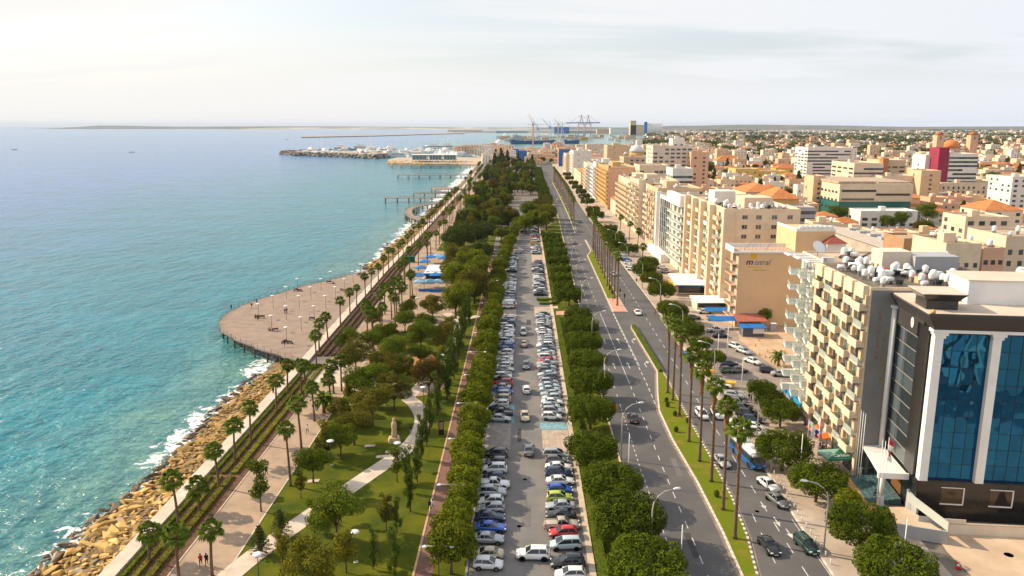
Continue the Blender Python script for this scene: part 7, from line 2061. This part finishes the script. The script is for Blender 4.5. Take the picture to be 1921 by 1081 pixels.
for px, py, lb in ((27,281,'small sailing boat alone on the open sea at the far left'),(247,286,'tiny boat alone on the open sea left of centre'),(537,262,'small sailing boat off the harbour mole')):
    inst('sailing_boat', SAIL, lb, 'boat', (*G(px, py, SEA_Z), SEA_Z), .6, .7, None, {'car_paint': PAINTS['white']})
# harbour: ships, cranes, silos, quay sheds
SHIPB = pm('ship_blue', (0.008,0.07,0.22))
def ship(px0, px1, py, label, m, super_end=0):
    x0, y = G(px0, py, SEA_Z); x1, _ = G(px1, py, SEA_Z); L = x1-x0; t = thing('cargo_ship', label, 'ship', ((x0+x1)/2, y, SEA_Z))
    h = MB(); rings = []
    for f, w, zt, zb in ((-.5,.4,15,3),(-.46,.9,15,0),(-.3,1,11,-1),(.3,1,11,-1),(.44,.7,13,0),(.5,.05,16,6)):
        rings.append([(L*f,0,zb),(L*f,12*w,zb+2),(L*f,13*w,zt),(L*f,-13*w,zt),(L*f,-12*w,zb+2)])
    h.loft(rings, sm=False); h.build('hull', m, t)
    a = -.44 if not super_end else .12
    MB().box(L*a,L*(a+.26),-11,11,11,22).box(L*(a+.04),L*(a+.2),-9,9,22,28).build('superstructure', WALLS['grey'], t)
    MB().tube((L*(a+.1),0,28),(L*(a+.1),0,40),1,n=6).build('funnel', SHIPB, t)
    for k in range(7): MB().tube((L*(.0+k*.06),0,11),(L*(.0+k*.06),0,24),.9,n=5).build('deck_post', WALLS['brown'], t)
ship(956, 1040, 270, 'long dark blue ship with a brown superstructure in the near basin', SHIPB); ship(1058, 1088, 269.5, 'shorter dark blue ship right of the long one', SHIPB, 1)
def bar(m, a, b, r_): m.tube(a, b, r_, n=4)
def gantry(px, label, Y, hgt, m):
    t = thing('gantry_crane', label, 'crane', (XT(px, 240, Y), Y, 0)); f = MB()
    for x in (-14, 14):
        for y in (-10, 10): bar(f, (x,y,0), (x,y,hgt*.62), 1.6)
    for y in (-10, 10): bar(f, (-14,y,hgt*.3), (14,y,hgt*.3), 1.3); bar(f, (-14,y,hgt*.6), (14,y,hgt*.6), 1.3)
    f.build('legs', m, t); b = MB(); bar(b, (-75,0,hgt*.66), (60,0,hgt*.66), 2.4); b.build('boom', mat('crane_blue', (0.08,0.14,0.32), .5), t)
    a = MB(); bar(a, (-6,0,hgt*.62), (0,0,hgt), 1.6); bar(a, (10,0,hgt*.62), (0,0,hgt), 1.6); bar(a, (0,0,hgt), (-55,0,hgt*.68), .6); bar(a, (0,0,hgt), (50,0,hgt*.68), .6); a.build('apex_frame', m, t)
CRR = mat('crane_red', (0.45,0.27,0.30), .6); CRB = mat('crane_paint_blue', (0.25,0.38,0.52), .6); CRO = mat('crane_orange', (0.62,0.44,0.28), .6)
YH = 3900
gantry(1090, 'left of the two red container gantry cranes on the skyline', YH, ZT(216, YH), CRR); gantry(1103, 'right of the two red container gantry cranes on the skyline', YH+60, ZT(216, YH+60), CRR)
def jib(px, py_top, Y, m, label, ang=.5):
    h = ZT(py_top, Y); t = thing('harbour_crane', label, 'crane', (XT(px, 240, Y), Y, 0)); f = MB()
    for x in (-6, 6):
        for y in (-6, 6): bar(f, (x,y,0), (x*.4,y*.4,h*.5), 1.1)
    f.box(-5,5,-5,5,h*.5,h*.6); f.build('tower', m, t)
    b = MB(); bar(b, (0,0,h*.55), (-h*.35*math.cos(ang)*1.4,0,h), 1.2); bar(b, (0,0,h*.58), (0,0,h*.8), 1.2); bar(b, (0,0,h*.8), (-h*.3,0,h*.9), .5); b.build('jib_arm', m, t)
jib(1000, 213, 3700, CRO, 'tall pale orange harbour crane, the first on the left', 1.2); jib(1009, 226, 3500, CRB, 'blue harbour crane right of the tall orange one', 1.0); jib(1032, 222, 3600, CRB, 'blue slewing crane with a steep jib, left of the tower crane'); jib(1055, 223, 3500, CRB, 'blue slewing crane near the red gantries')
for px, yt, Y, lb in ((1000,232,1750,'slim tower crane rising over the marina, left one'),(1047,231,1800,'orange tower crane rising over the marina beside the ships')):
    h = ZT(yt, Y); t = thing('tower_crane', lb, 'crane', (XT(px, 250, Y), Y, 0)); MB().box(-1.3,1.3,-1.3,1.3,0,h).build('mast', CRO, t); MB().box(-12,26,-.5,.5,h-2.4,h-1.6).build('jib_arm', CRO, t)
# quay sheds and silos
for i, (a, b, py, top, wl_) in enumerate([(840,905,247.5,244.5,'pale'),(930,990,249,246,'grey'),(1040,1068,250,238.5,'blue'),(1062,1130,250,246,'grey'),(1120,1180,250.5,243,'pinkish'),(1145,1185,251,240,'white'),(1183,1210,253,235,'tan'),(1183,1194,253,227,'tan')]):
    x0, x1, Y, h = LM(a, b, py, top); t = thing('harbour_shed' if top > 236 else 'grain_silo', 'harbour %s on the far quay, %s from the left' % ('shed' if top > 236 else 'silo tower', ordn(i)), 'building', (x0, Y, 0))
    MB().box(0,x1-x0,0,60,-1,h).build('wall', WALLS[wl_], t); MB().box(-2,x1-x0+2,-2,62,h,h+1.5).build('roof', WALLS['pale'], t)
x0, x1, Y, h = LM(1214, 1243, 254, 231.5); t = thing('grain_silo', 'row of white ribbed grain silos with a blue end on the skyline', 'silo', (x0, Y, 0)); w = (x1-x0)/9
for i in range(9): MB().lathe([(w*.5,0),(w*.5,h)],12,0,(w*(i+.5),0,0)).build('silo_cylinder', WHITE, t)
MB().box(-w*1.6,-.1,-w*.5,w,0,h*1.12).build('blue_tower', WALLS['blue'], t)
r = random.Random(3); pts = []
for i in range(60): 
    px = r.uniform(930, 1180); Y = r.uniform(3000, 4300); pts.append((XT(px, 248, Y), Y, r.uniform(12,40), 14, r.uniform(4,14), r.choice(['white','tan','pinkish','pale','ochre']), 'flat', 0))
many_houses('container_yard', pts, 'jumble of containers and sheds across the harbour')
# haze over everything, thin
hz = MB().box(-40000, 30000, -500, 40000, SEA_Z-1.4, 170)
vm_ = bpy.data.materials.new('haze_air'); vm_.use_nodes = True; nt = vm_.node_tree
for n_ in list(nt.nodes):
    if n_.type == 'BSDF_PRINCIPLED': nt.nodes.remove(n_)
pv = nt.nodes.new('ShaderNodeVolumePrincipled'); pv.inputs['Color'].default_value = (0.66,0.80,1.0,1); pv.inputs['Density'].default_value = 0.000022; pv.inputs['Anisotropy'].default_value = 0.0
nt.links.new(pv.outputs[0], nt.nodes['Material Output'].inputs['Volume'])
hz.build('haze', vm_, kind='stuff')
# ------------------------------------------------------------------ street furniture, people, small things
POLE = mat('lamp_pole_grey', (0.50,0.48,0.45), .5, metal=.3)
LAMPW = mat('lamp_head_white', (0.80,0.80,0.78), .35)
DARKP = mat('dark_pole', (0.07,0.08,0.09), .5, metal=.4)
def arm_lamp():
    p = MB().path([(0,0,0),(0,0,7.2),(.15,0,8.3),(.7,0,9.2),(1.6,0,9.8),(2.8,0,10.05)], [.13,.10,.085,.075,.065,.06], 7)
    h = MB().path([(2.7,0,10.02),(3.0,0,10.08),(3.5,0,10.1),(3.75,0,10.05)], [.07,.17,.18,.06], 8)
    return [('pole', p.mesh('pole', POLE)), ('lamp_head', h.mesh('lamp_head', LAMPW))]
ARM = arm_lamp()
for i, y in enumerate((62,93,125,157,192,236,270,305,342,380,420,470,520,580,640,710)):
    inst('street_lamp', ARM, 'curved-arm street lamp on the left edge of the dual carriageway, %s from the near end' % ordn(i), 'street lamp', (xat(RW_L, y)+.15, y, 0), R(8), None, 'curved street lamps along the left edge of the road')
for i, y in enumerate((95,130,163,199,235,270,310,350,400,460,520,590)):
    inst('street_lamp', ARM, 'curved-arm street lamp on the right-hand pavement, %s from the near end' % ordn(i), 'street lamp', (xat(RE_R, y)+.9, y, .13), R(172), None, 'curved street lamps on the right-hand pavement')
thin = [('pole', MB().path([(0,0,0),(0,0,8.2)], [.09,.06], 6).mesh('pole', LAMPW))]
for i, (px, py) in enumerate([(1275,1100),(1178,905),(1133,755),(1499,905),(1690,1085),(1363,675),(1390,742),(1345,690)]):
    x, y = G(px, py); inst('pole', thin, 'thin straight white pole, %s counting from the road to the pavements' % ordn(i), 'pole', (x, y, .1), 0, None, 'thin white poles')
tw = [('pole', MB().tube((0,0,0),(0,0,5.1),.07,.05,6).mesh('pole', DARKP)), ('cross_arm', MB().tube((-1.7,0,5.05),(1.7,0,5.05),.04,n=5).mesh('cross_arm', POLE))]
hd = MB().lathe([(0,-.12),(.2,-.1),(.34,0),(.2,.1),(0,.13)], 12).mesh('lamp_head', LAMPW)
for s in (-1, 1): tw.append(('lamp_head', hd, (s*1.7, 0, 5.0)))
for i, y in enumerate(range(88, 330, 17)):
    inst('double_lamp', tw, 'twin-headed path lamp beside the red cycle path, %s from the near end' % ordn(i), 'street lamp', (-9.1+D(y), y, 0), 0, None, 'twin-headed lamps along the cycle path')
dl_ = [('pole', MB().tube((0,0,0),(0,0,4.3),.06,.045,6).mesh('pole', DARKP)), ('lamp_disc', MB().lathe([(0,.0),(.2,-.06),(.62,.02),(.6,.1),(.2,.2),(0,.22)], 14).mesh('lamp_disc', LAMPW), (0,0,4.3)), ('base_plate', MB().lathe([(.35,0),(.3,.08)],8).mesh('base_plate', PAVE_PALE))]
for i, (px, py) in enumerate([(668,1055),(747,877),(622,873),(487,1100),(700,700),(648,655),(795,765),(664,800),(720,760),(812,720),(830,700),(783,585),(796,545),(781,560),(820,640)]):
    x, y = G(px, py); inst('park_lamp', dl_, 'white disc-topped park lamp, %s of those among the lawns and plaza' % ordn(i), 'street lamp', (x, y, .02), 0, None, 'disc-topped park lamps')
cv = lambda a, b: (380+a/3.379, 440+b/3.379)
DL = [(357,530),(450,475),(533,415),(604,360),(440,610),(533,545),(615,475),(688,415),(753,360),(815,310),(535,690),(628,620),(710,545),(782,475),(845,415),(902,360),(955,310),(1003,260)]
bench = [('seat', MB().box(-.9,.9,-.25,.25,.40,.46).mesh('seat', mat('bench_wood', (0.13,0.075,0.045), .7))), ('backrest', MB().box(-.9,.9,.22,.28,.5,.9).mesh('backrest', MATS['bench_wood']))]
bl = MB().box(-.04,.04,-.22,.26,0,.40).mesh('leg', DARKP)
bench += [('leg', bl, (-.75,0,0)), ('leg', bl, (.75,0,0))]
for i, (a, b) in enumerate(DL):
    x, y = G(*cv(a, b), .5); inst('deck_lamp', dl_, 'slim disc-topped lamp standing on the round deck, %s of the rows from the sea side' % ordn(i), 'street lamp', (x, y, .5), 0, None, 'lamps on the deck')
    if i in (0, 3, 4, 9, 10, 12, 15, 17):
        inst('bench', bench, 'dark bench at the foot of a lamp on the deck, %s from the sea side' % ordn([0,3,4,9,10,12,15,17].index(i)), 'bench', (x+.9, y-.3, .5), i*.9, None, 'benches on the deck')
        inst('bench', bench, 'second dark bench backing the first at a deck lamp, %s pair' % ordn([0,3,4,9,10,12,15,17].index(i)), 'bench', (x-.9, y+.4, .5), i*.9+1.6, None, 'benches on the deck')
# --- people
SKINM = mat('skin', (0.45,0.27,0.18), .6); SHIRT = mat('shirt_cloth', (0.3,0.3,0.3), .9); TROU = mat('trouser_cloth', (0.02,0.025,0.04), .9); SHOE = mat('shoes', (0.03,0.025,0.02), .7); HAIR = mat('hair', (0.03,0.02,0.015), .8)
def person_mesh(pose):
    J = {'pel':(0,0,.95,.14),'spn':(0,0,1.2,.135),'chs':(0,0,1.38,.155),'nck':(0,.0,1.52,.055),'hed':(0,.02,1.63,.095),'top':(0,.01,1.74,.07)}
    st = {'walk':.32,'stand':.04,'sit':0}[pose]; E = [('pel','spn'),('spn','chs'),('chs','nck'),('nck','hed'),('hed','top')]
    for s, nm in ((-1,'l'),(1,'r')):
        f = st*s
        J['hip'+nm] = (.10*s, 0, .90, .105)
        if pose == 'sit': J['kne'+nm] = (.12*s,.45,.95,.07); J['ank'+nm] = (.12*s,.48,.52,.045); J['toe'+nm] = (.13*s,.64,.48,.04)
        else: J['kne'+nm] = (.10*s, f*.6+.04, .50, .065); J['ank'+nm] = (.10*s, f-.05*abs(f), .09, .045); J['toe'+nm] = (.11*s, f+.16, .04, .04)
        J['sho'+nm] = (.20*s, 0, 1.42, .06); J['elb'+nm] = (.25*s, -f*.5-.02, 1.14, .045); J['wri'+nm] = (.24*s, -f*.9+.1, .90, .032); J['han'+nm] = (.23*s, -f*.95+.14, .82, .035)
        E += [('pel','hip'+nm),('hip'+nm,'kne'+nm),('kne'+nm,'ank'+nm),('ank'+nm,'toe'+nm),('chs','sho'+nm),('sho'+nm,'elb'+nm),('elb'+nm,'wri'+nm),('wri'+nm,'han'+nm)]
    ks = list(J); me = bpy.data.meshes.new('person_base'); me.from_pydata([J[k][:3] for k in ks], [(ks.index(a), ks.index(b)) for a, b in E], [])
    o = bpy.data.objects.new('person_base', me); col.objects.link(o)
    sk = o.modifiers.new('s', 'SKIN'); sub = o.modifiers.new('u', 'SUBSURF'); sub.levels = 1
    for i, k in enumerate(ks):
        me.skin_vertices[0].data[i].radius = (J[k][3], J[k][3]); me.skin_vertices[0].data[i].use_root = (k == 'pel')
    bpy.context.view_layer.update(); m2 = bpy.data.meshes.new_from_object(o.evaluated_get(bpy.context.evaluated_depsgraph_get())); m2.name = 'body'
    bpy.data.objects.remove(o); m2.materials.clear()
    for m in (SHIRT, TROU, SKINM, SHOE): m2.materials.append(m)
    for p in m2.polygons:
        c = p.center; p.use_smooth = True
        hand = abs(c.x) > .17 and c.z < .95 and pose != 'sit'
        p.material_index = 2 if (c.z > 1.5 or hand) else 0 if c.z > .97 or (abs(c.x) > .2 and c.z > .86) else 3 if c.z < (.1 if pose != 'sit' else .52) else 1
    return m2
PM = {k: person_mesh(k) for k in ('walk','stand','sit')}
hm = MB().lathe([(.0,1.80),(.07,1.785),(.112,1.72),(.118,1.64),(.10,1.56)], 10, 0, (0,-.015,0)).mesh('hair', HAIR)
CL = {'black': (0.012,0.012,0.014), 'white': (0.75,0.75,0.74), 'red': (0.38,0.02,0.03), 'blue': (0.03,0.09,0.30), 'grey': (0.25,0.25,0.26), 'navy': (0.015,0.02,0.06)}
def person(px, py, shirt, trousers, pose, rot, label, z=.05, dz=0):
    x, y = G(px, py, z); t = inst('person', [('body', PM[pose]), ('hair', hm)], label, 'person', (x, y, z + (dz - .5 if pose == 'sit' else 0)), rot, None)
    b = t.children[0]; paint(b, mat('cloth_'+shirt, CL[shirt], .9), 0); paint(b, mat('cloth_'+trousers, CL[trousers], .9), 1)
for a in [(377,1062,'red','black','walk',.3,'person in a dark red top walking left of another at the bottom of the promenade'),(388,1061,'black','black','walk',.3,'person all in black walking at the bottom of the promenade'),
 (500,893,'black','black','walk',0,'person in black walking up the promenade behind the tall thin tree'),(577,813,'white','navy','walk',3,'person in white near the promenade edge above the round tree'),
 (513,741,'black','navy','stand',1,'person standing on the sea wall among the near palms'),(785,812,'blue','navy','walk',3,'person in blue walking on the winding path by the statue'),(770,814,'black','grey','stand',2,'person standing just left of the one in blue on the path'),
 (806,958,'navy','black','walk',3,'person in dark clothes on the cycle path, left of the pair'),(812,957,'white','grey','walk',3,'person in white on the cycle path, right of the pair'),
 (692,596,'red','navy','walk',2,'person in red at the planter opening on the plaza'),(1162,460,'black','black','walk',0,'person on the far right-hand pavement by the parked cars'),
 (1405,752,'black','grey','stand',0,'person left of three standing by the leaning parked cars'),(1409,756,'navy','navy','stand',1,'person in the middle of three by the leaning parked cars'),(1418,758,'black','black','walk',2,'person right of three by the leaning parked cars'),
 (1229,591,'red','navy','walk',-1,'person on the right-hand pavement opposite the white saloon'),(1194,531,'navy','black','walk',3,'person crossing by the far pavement trees'),(1640,938,'navy','black','walk',1,'person passing the teal hotel steps'),
 (959,739,'black','grey','walk',1,'person walking beside the left row of parked cars'),(970,497,'black','black','walk',1,'person beside the far left row of parked cars'),(1064,798,'red','black','walk',2,'person at the wall beside the blue disabled bays'),
 (1231,470,'red','black','walk',1,'person in red below the tower block shopfronts'),(1246,476,'black','navy','walk',1,'person in dark clothes below the tower block shopfronts'),(1573,893,'black','black','stand',1,'person standing at the green parasol')]:
    person(*a[:6], a[6], z=.14 if a[0] > 1130 else .05)
for a in [(cv(345,440),'blue','navy','stand','person in blue standing at the sea rail of the deck'),(cv(312,468),'black','grey','walk','person walking near the sea rail of the deck'),(cv(183,478),'black','black','stand','person leaning at the left tip rail of the deck'),(cv(522,505),'black','black','walk','person left of a pair in the middle of the deck'),(cv(535,500),'navy','black','walk','person right of a pair in the middle of the deck'),(cv(520,712),'black','grey','stand','person standing by the bench at the near lamp of the deck'),(cv(352,545),'black','black','stand','person beside the bench at the left lamp of the deck')]:
    person(*a[0], a[1], a[2], a[3], 1.0, a[4], z=.5)
# --- cafe with blue parasols
x, y = G(800, 541); t = thing('cafe_pavilion', 'white flat-roofed café pavilion among blue parasols on the plaza', 'kiosk', (x-1.5, y+12, .05))
MB().box(0,8,0,16,0,3).build('wall', WALLS['dark'], t); MB().box(-.6,8.6,-.6,16.6,3,3.3).build('roof', WHITE, t); MB().box(-.1,8.1,-.12,-.02,2.1,2.9).build('blue_fascia', BLUEC, t)
PB1, PB2 = mat('parasol_blue', (0.02,0.20,0.55), .7, var=.2, scale=1), mat('parasol_pale_blue', (0.22,0.42,0.60), .7, var=.1, scale=1)
def parasol(x, y, s, m, label, g):
    t = thing('parasol', label, 'parasol', (x, y, .05), .1, None, g); top = (0,0,3.6)
    P = [(s*math.cos(a), s*math.sin(a), 2.7) for a in (R(45),R(135),R(225),R(315))]
    b = MB(); b.add(P+[top], [(0,1,4),(1,2,4),(2,3,4),(3,0,4)]).add([p[:2]+(2.45,) for p in P]+P, [(0,1,5,4),(1,2,6,5),(2,3,7,6),(3,0,4,7)])
    b.build('canopy', m, t); MB().tube((0,0,0),(0,0,3.6),.05,n=6).build('pole', RAILM, t)
for i, (px, py) in enumerate([(784,530),(803,527),(817,529),(829,527),(789,542),(808,542),(823,542),(790,515),(797,503),(808,494),(822,492),(832,496)]):
    x, y = G(px, py); parasol(x, y, 3.0, PB2 if i in (4,5,6,10) else PB1, '%s blue parasol of the plaza café, %s counted from the plaza side' % ('pale' if i in (4,5,6,10) else 'bright', ordn(i)), 'blue café parasols')
for i in range(9):
    x, y = G(786+i*5.2, 546+(i % 2)*1.5); tb = thing('cafe_table', 'round café table in front of the blue parasols, %s from the left' % ordn(i), 'table', (x, y, .05), 0, None, 'café tables')
    MB().lathe([(.45,.7),(.45,.74)],10).build('table_top', BLUEC, tb); MB().tube((0,0,0),(0,0,.7),.04,n=5).build('leg', DARKP, tb)
for i, (px, py, w) in enumerate([(785,548,5),(806,549,8)]):
    x, y = G(px, py); t = thing('cafe_screen', '%s low blue café screen along the plaza' % ('left' if i == 0 else 'right'), 'screen', (x, y, .05)); MB().box(0,w,0,.08,.1,1.0).build('panel', BLUEC, t)
x, y = G(771,492); t = thing('green_kiosk', 'small green box kiosk on the sea wall walk', 'kiosk', (x, y, .05)); MB().box(-1.6,1.6,-1,1,0,2.3).build('wall', mat('kiosk_green', (0.0,0.11,0.05), .7), t); MB().box(-1.8,1.8,-1.2,1.2,2.3,2.45).build('roof', MATS['kiosk_green'], t)
# white tent and red parasol further up the beach
x, y = G(890,402); t = thing('beach_tent', 'white tented café roof further up the promenade', 'tent', (x-7, y-14, .05)); MB().add([(0,0,3),(14,0,3),(14,22,3),(0,22,3),(7,4,5.5),(7,18,5.5)], [(0,1,4),(1,2,5,4),(2,3,5),(3,0,4,5)]).build('canvas', WHITE, t)
for a in (0,14): 
    for b in (0,22): MB().tube((a,b,0),(a,b,3),.1,n=5).build('post', WHITE, t)
x, y = G(905,396); parasol(x, y, 3, PAINTS['red'], 'red parasol beside the white tented café', None)
x, y = G(868,412); t = thing('beach_canopy', 'pale blue canopy strip along the far beach', 'canopy', (x-3, y, .05)); MB().add([(0,0,2.6),(4,0,3),(4,45,3),(0,45,2.6)], [(0,1,2,3)]).add([(0,0,2.5),(4,0,2.9),(4,45,2.9),(0,45,2.5)], [(3,2,1,0)]).build('canvas', mat('pale_blue_canvas', (0.35,0.55,0.62), .7), t)
for b in range(0, 46, 9): MB().tube((.2,b,0),(.2,b,2.5),.06,n=5).build('post', WHITE, t)
# statue, tripod stakes, signs, planters
x, y = G(740,828); t = thing('statue', 'pale stone statue on a stepped block on the lawn', 'statue', (x, y, .02), .2)
MB().add([(-1.1,-1,0),(1.1,-1,0),(1.1,1,0),(-1.1,1,0),(-.9,-.8,.8),(.9,-.8,.8),(.9,.8,.8),(-.9,.8,.8)], [(0,1,5,4),(1,2,6,5),(2,3,7,6),(3,0,4,7),(4,5,6,7)]).build('pedestal', mat('statue_stone', (0.60,0.45,0.27), .85, var=.2, scale=2), t)
MB().lathe([(.55,.8),(.5,1.5),(.42,2.2),(.5,3.1),(.42,3.6),(.2,3.8),(.28,4.1),(.22,4.4),(0,4.5)], 10).build('figure', MATS['statue_stone'], t)
x, y = G(706,1040); t = thing('tree_stakes', 'bare wooden tripod of tree stakes on the shaded lawn', 'tree guard', (x, y, .02))
for a, b in ((-.5,-.4),(.5,-.4),(0,.6)): MB().tube((a,b,0),(a*.6,b*.6,3.0),.05,n=5).build('stake', BARKP, t)
for k in (1.0, 2.0, 2.8): MB().tube((-.4,-.3,k),(.4,-.3,k),.035,n=5).build('cross_bar', BARKP, t)
x, y = G(828,818); t = thing('notice_board', 'black framed notice board between path and cycle path', 'sign', (x, y, .02), .3)
MB().box(-.5,.5,-.1,.1,.2,3.0).build('frame', mat('board_black', (0.03,0.02,0.02), .6), t); MB().box(-.36,.36,-.13,-.101,1.3,2.7).build('poster', WALLS['brown'], t)
x, y = G(1144,790); t = thing('road_sign', 'orange road sign board at the car park hedge gap', 'sign', (x, y, .04)); MB().tube((-.8,0,0),(-.8,0,3),.05,n=5).tube((.8,0,0),(.8,0,3),.05,n=5).build('posts', POLE, t); MB().box(-1.4,1.4,-.08,-.02,2.0,3.3).build('board', mat('sign_orange', (0.75,0.27,0.02), .5), t)
tl = [('pole', MB().tube((0,0,0),(0,0,3.2),.06,n=6).mesh('pole', DARKP)), ('signal_box', MB().box(-.2,.2,-.18,.18,2.3,3.5).mesh('signal_box', mat('signal_black', (0.01,0.012,0.012), .5)))]
for c, z in (('red', 3.25), ('amber', 2.9), ('green', 2.55)):
    tl.append(('lens', MB().lathe([(.12,-.02),(.12,.02)], 10).mesh('lens', mat('lens_'+c, {'red': (0.25,0.01,0.01), 'amber': (0.3,0.15,0.01), 'green': (0.01,0.15,0.05)}[c], .3)), (0,-.19,z), (math.pi/2,0,0)))
for i, (px, py) in enumerate([(1144,556),(1149,566),(1163,562),(1171,572)]):
    x, y = G(px, py); inst('traffic_light', tl, 'black traffic light at the tiled median end, %s of four' % ordn(i), 'traffic light', (x, y, .17), math.pi)
blm = MB().lathe([(.09,0),(.09,.7),(.05,.78),(0,.8)], 8).mesh('bollard', LAMPW)
for i, y in enumerate(np.arange(92, 172, 1.9)):
    obj('bollard', blm, None, (xat(RE_R, y)+.75, y, .13), label='short white kerb bollard on the right-hand pavement, %s from the near end' % ordn(i), cat='bollard', group='white bollards along the right-hand kerb')
def flagpole(px, py, h, label, flag=None, fc=None):
    x, y = G(px, py); t = thing('flagpole', label, 'flagpole', (x, y, .14)); MB().tube((0,0,0),(0,0,h),.07,.045,7).build('pole', LAMPW, t); MB().lathe([(.1,0),(.0,.15)],8,0,(0,0,h)).build('finial', LAMPW, t)
    if flag:
        f = MB(); n = 8; vs = []
        for i in range(n+1):
            for j in range(3):
                u = j/2; vs.append((.05+u*(.55+.12*math.sin(i*1.1)), .22*math.sin(i*.9+u*3), h-.2-flag*i/n - u*.35))
        f.add(vs, [(3*i+j, 3*i+j+1, 3*i+j+4, 3*i+j+3) for i in range(n) for j in range(2)], 0, True)
        for i in range(len(f.m)): f.m[i] = 1 if fc[1] is not None and (i//4) % 2 else 0
        f.build('flag', [fc[0], fc[1] or fc[0]], t)
FR, FW, FB_, FP = mat('flag_red', (0.55,0.02,0.03), .8), mat('flag_white', (0.78,0.77,0.75), .8), mat('flag_blue', (0.01,0.04,0.30), .8), mat('flag_pink', (0.62,0.30,0.28), .8)
flagpole(1512,860,7,'left flagpole with a drooping white flag by the round tree',1.3,(FW,None)); flagpole(1518,862,6.5,'middle flagpole with a long white flag by the round tree',2.2,(FW,None)); flagpole(1524,860,5.5,'short flagpole with a dark blue flag by the round tree',1.4,(FB_,None)); flagpole(1533,860,7.4,'pole with a long faded pink banner by the orange awning',4.2,(FP,None))
for i, (px, py) in enumerate([(1604,898),(1608,902),(1612,906),(1617,893)]): flagpole(px, py, 11.5, 'tall bare white pole by the grey end wall, %s from the left' % ordn(i))
flagpole(1643,957,11,'left of the three white flagpoles at the hotel steps'); flagpole(1648,961,11,'middle of the three white flagpoles at the hotel steps'); flagpole(1655,950,10.8,'right flagpole at the steps with a red and white flag hanging limp',3.4,(FR,FW))
x, y = G(1660,972); pt_ = inst('potted_palm', [('leaves', DATE, (0,0,1.0)), ('pot', MB().lathe([(.4,0),(.5,.9),(.55,1.0)],12).mesh('pot', mat('pot_black', (0.02,0.02,0.02), .4)))], 'potted palm in a black tub beside the blue mat', 'plant', (x, y, .15), 0, .62)
x, y = G(1797,1068); t = thing('traffic_cone', 'red and white traffic cone alone on the forecourt', 'traffic cone', (x, y, .14), 0, 1.25)
MB().box(-.25,.25,-.25,.25,0,.05).lathe([(.19,.05),(.13,.3)],12).lathe([(.09,.48),(.04,.75)],12).build('cone_body', PAINTS['red'], t); MB().lathe([(.13,.3),(.09,.48)],12).build('white_band', FW, t)
for k, (lx, ly) in enumerate(((-2.6,.8),(-2.0,.1))):
    o = obj('planter_ball', MB().lathe([(.22,0),(.36,.15),(.38,.35),(.25,.55),(0,.6)],12).mesh('planter_ball', PAVE_PALE), None, kw(lx, ly, .1), label='%s round stone ball on the blue mat' % ('left' if k == 0 else 'right'), cat='ornament')
x, y = G(1893,982)
# three big dishes between the tall pale block and the beige roof
dish(*A.P(19.0, 20, 31.0), 1.15, R(-15), 'biggest satellite dish, facing left, behind the water tanks'); dish(*A.P(20.6, 21, 31), .9, R(25), 'greyish dish between the two big ones'); dish(*A.P(22.4, 20.4, 31), 1.2, R(62), 'tilted white dish right of the biggest one')
# litter bins, cafe chairs below the beige block, scooters
for i in range(14):
    x, y = G(1538+(i % 5)*7, 842+(i//5)*7); t = inst('cafe_chair', [('seat', MB().box(-.25,.25,-.25,.25,.4,.46).mesh('seat', [PAINTS['dark blue'], PAINTS['maroon'], PAINTS['black']][i % 3])), ('backrest', MB().box(-.25,.25,.2,.26,.46,.95).mesh('backrest', [PAINTS['dark blue'], PAINTS['maroon'], PAINTS['black']][i % 3])), ('frame', MB().box(-.22,-.18,-.22,.22,0,.4).box(.18,.22,-.22,.22,0,.4).mesh('frame', DARKP))],
        '%s café chair under the orange awning, %s counted from the left' % (['dark blue','maroon','black'][i % 3], ordn(i)), 'chair', (x, y, .14), i*.7, None, 'café chairs under the orange awning')
for i, (px, py) in enumerate([(1424,641),(1417,651),(1440,662),(1452,664),(1425,668),(1436,672)]):
    x, y = G(px, py); obj('planter', MB().lathe([(.35,0),(.5,.7),(.45,.8)],10).add([(0,0,.8),(.5,.2,1.6),(-.4,.3,1.7),(.1,-.5,1.5)], [(0,1,2),(0,2,3),(0,3,1)]).mesh('planter', WALLS['terra']), None, (x, y, .16), scale=.4, label='terracotta planter on the sandy lot, %s from the hotel side' % ordn(i), cat='planter', group='planters on the sandy lot')
# buildings across the way that the mirrored glass shows
for i, (x, y, w, d, h, c) in enumerate([(66,20,16,14,20,'white'),(86,28,12,12,26,'cream'),(102,8,20,20,24,'pale'),(70,-30,26,16,30,'beige')]):
    house('neighbour_block', '%s block mirrored in the blue glass, outside the frame' % ['white','cream','pale','beige'][i], x, y, w, d, h, c, nw=5, ww=1.8, seed=i, both=False, cat='building')
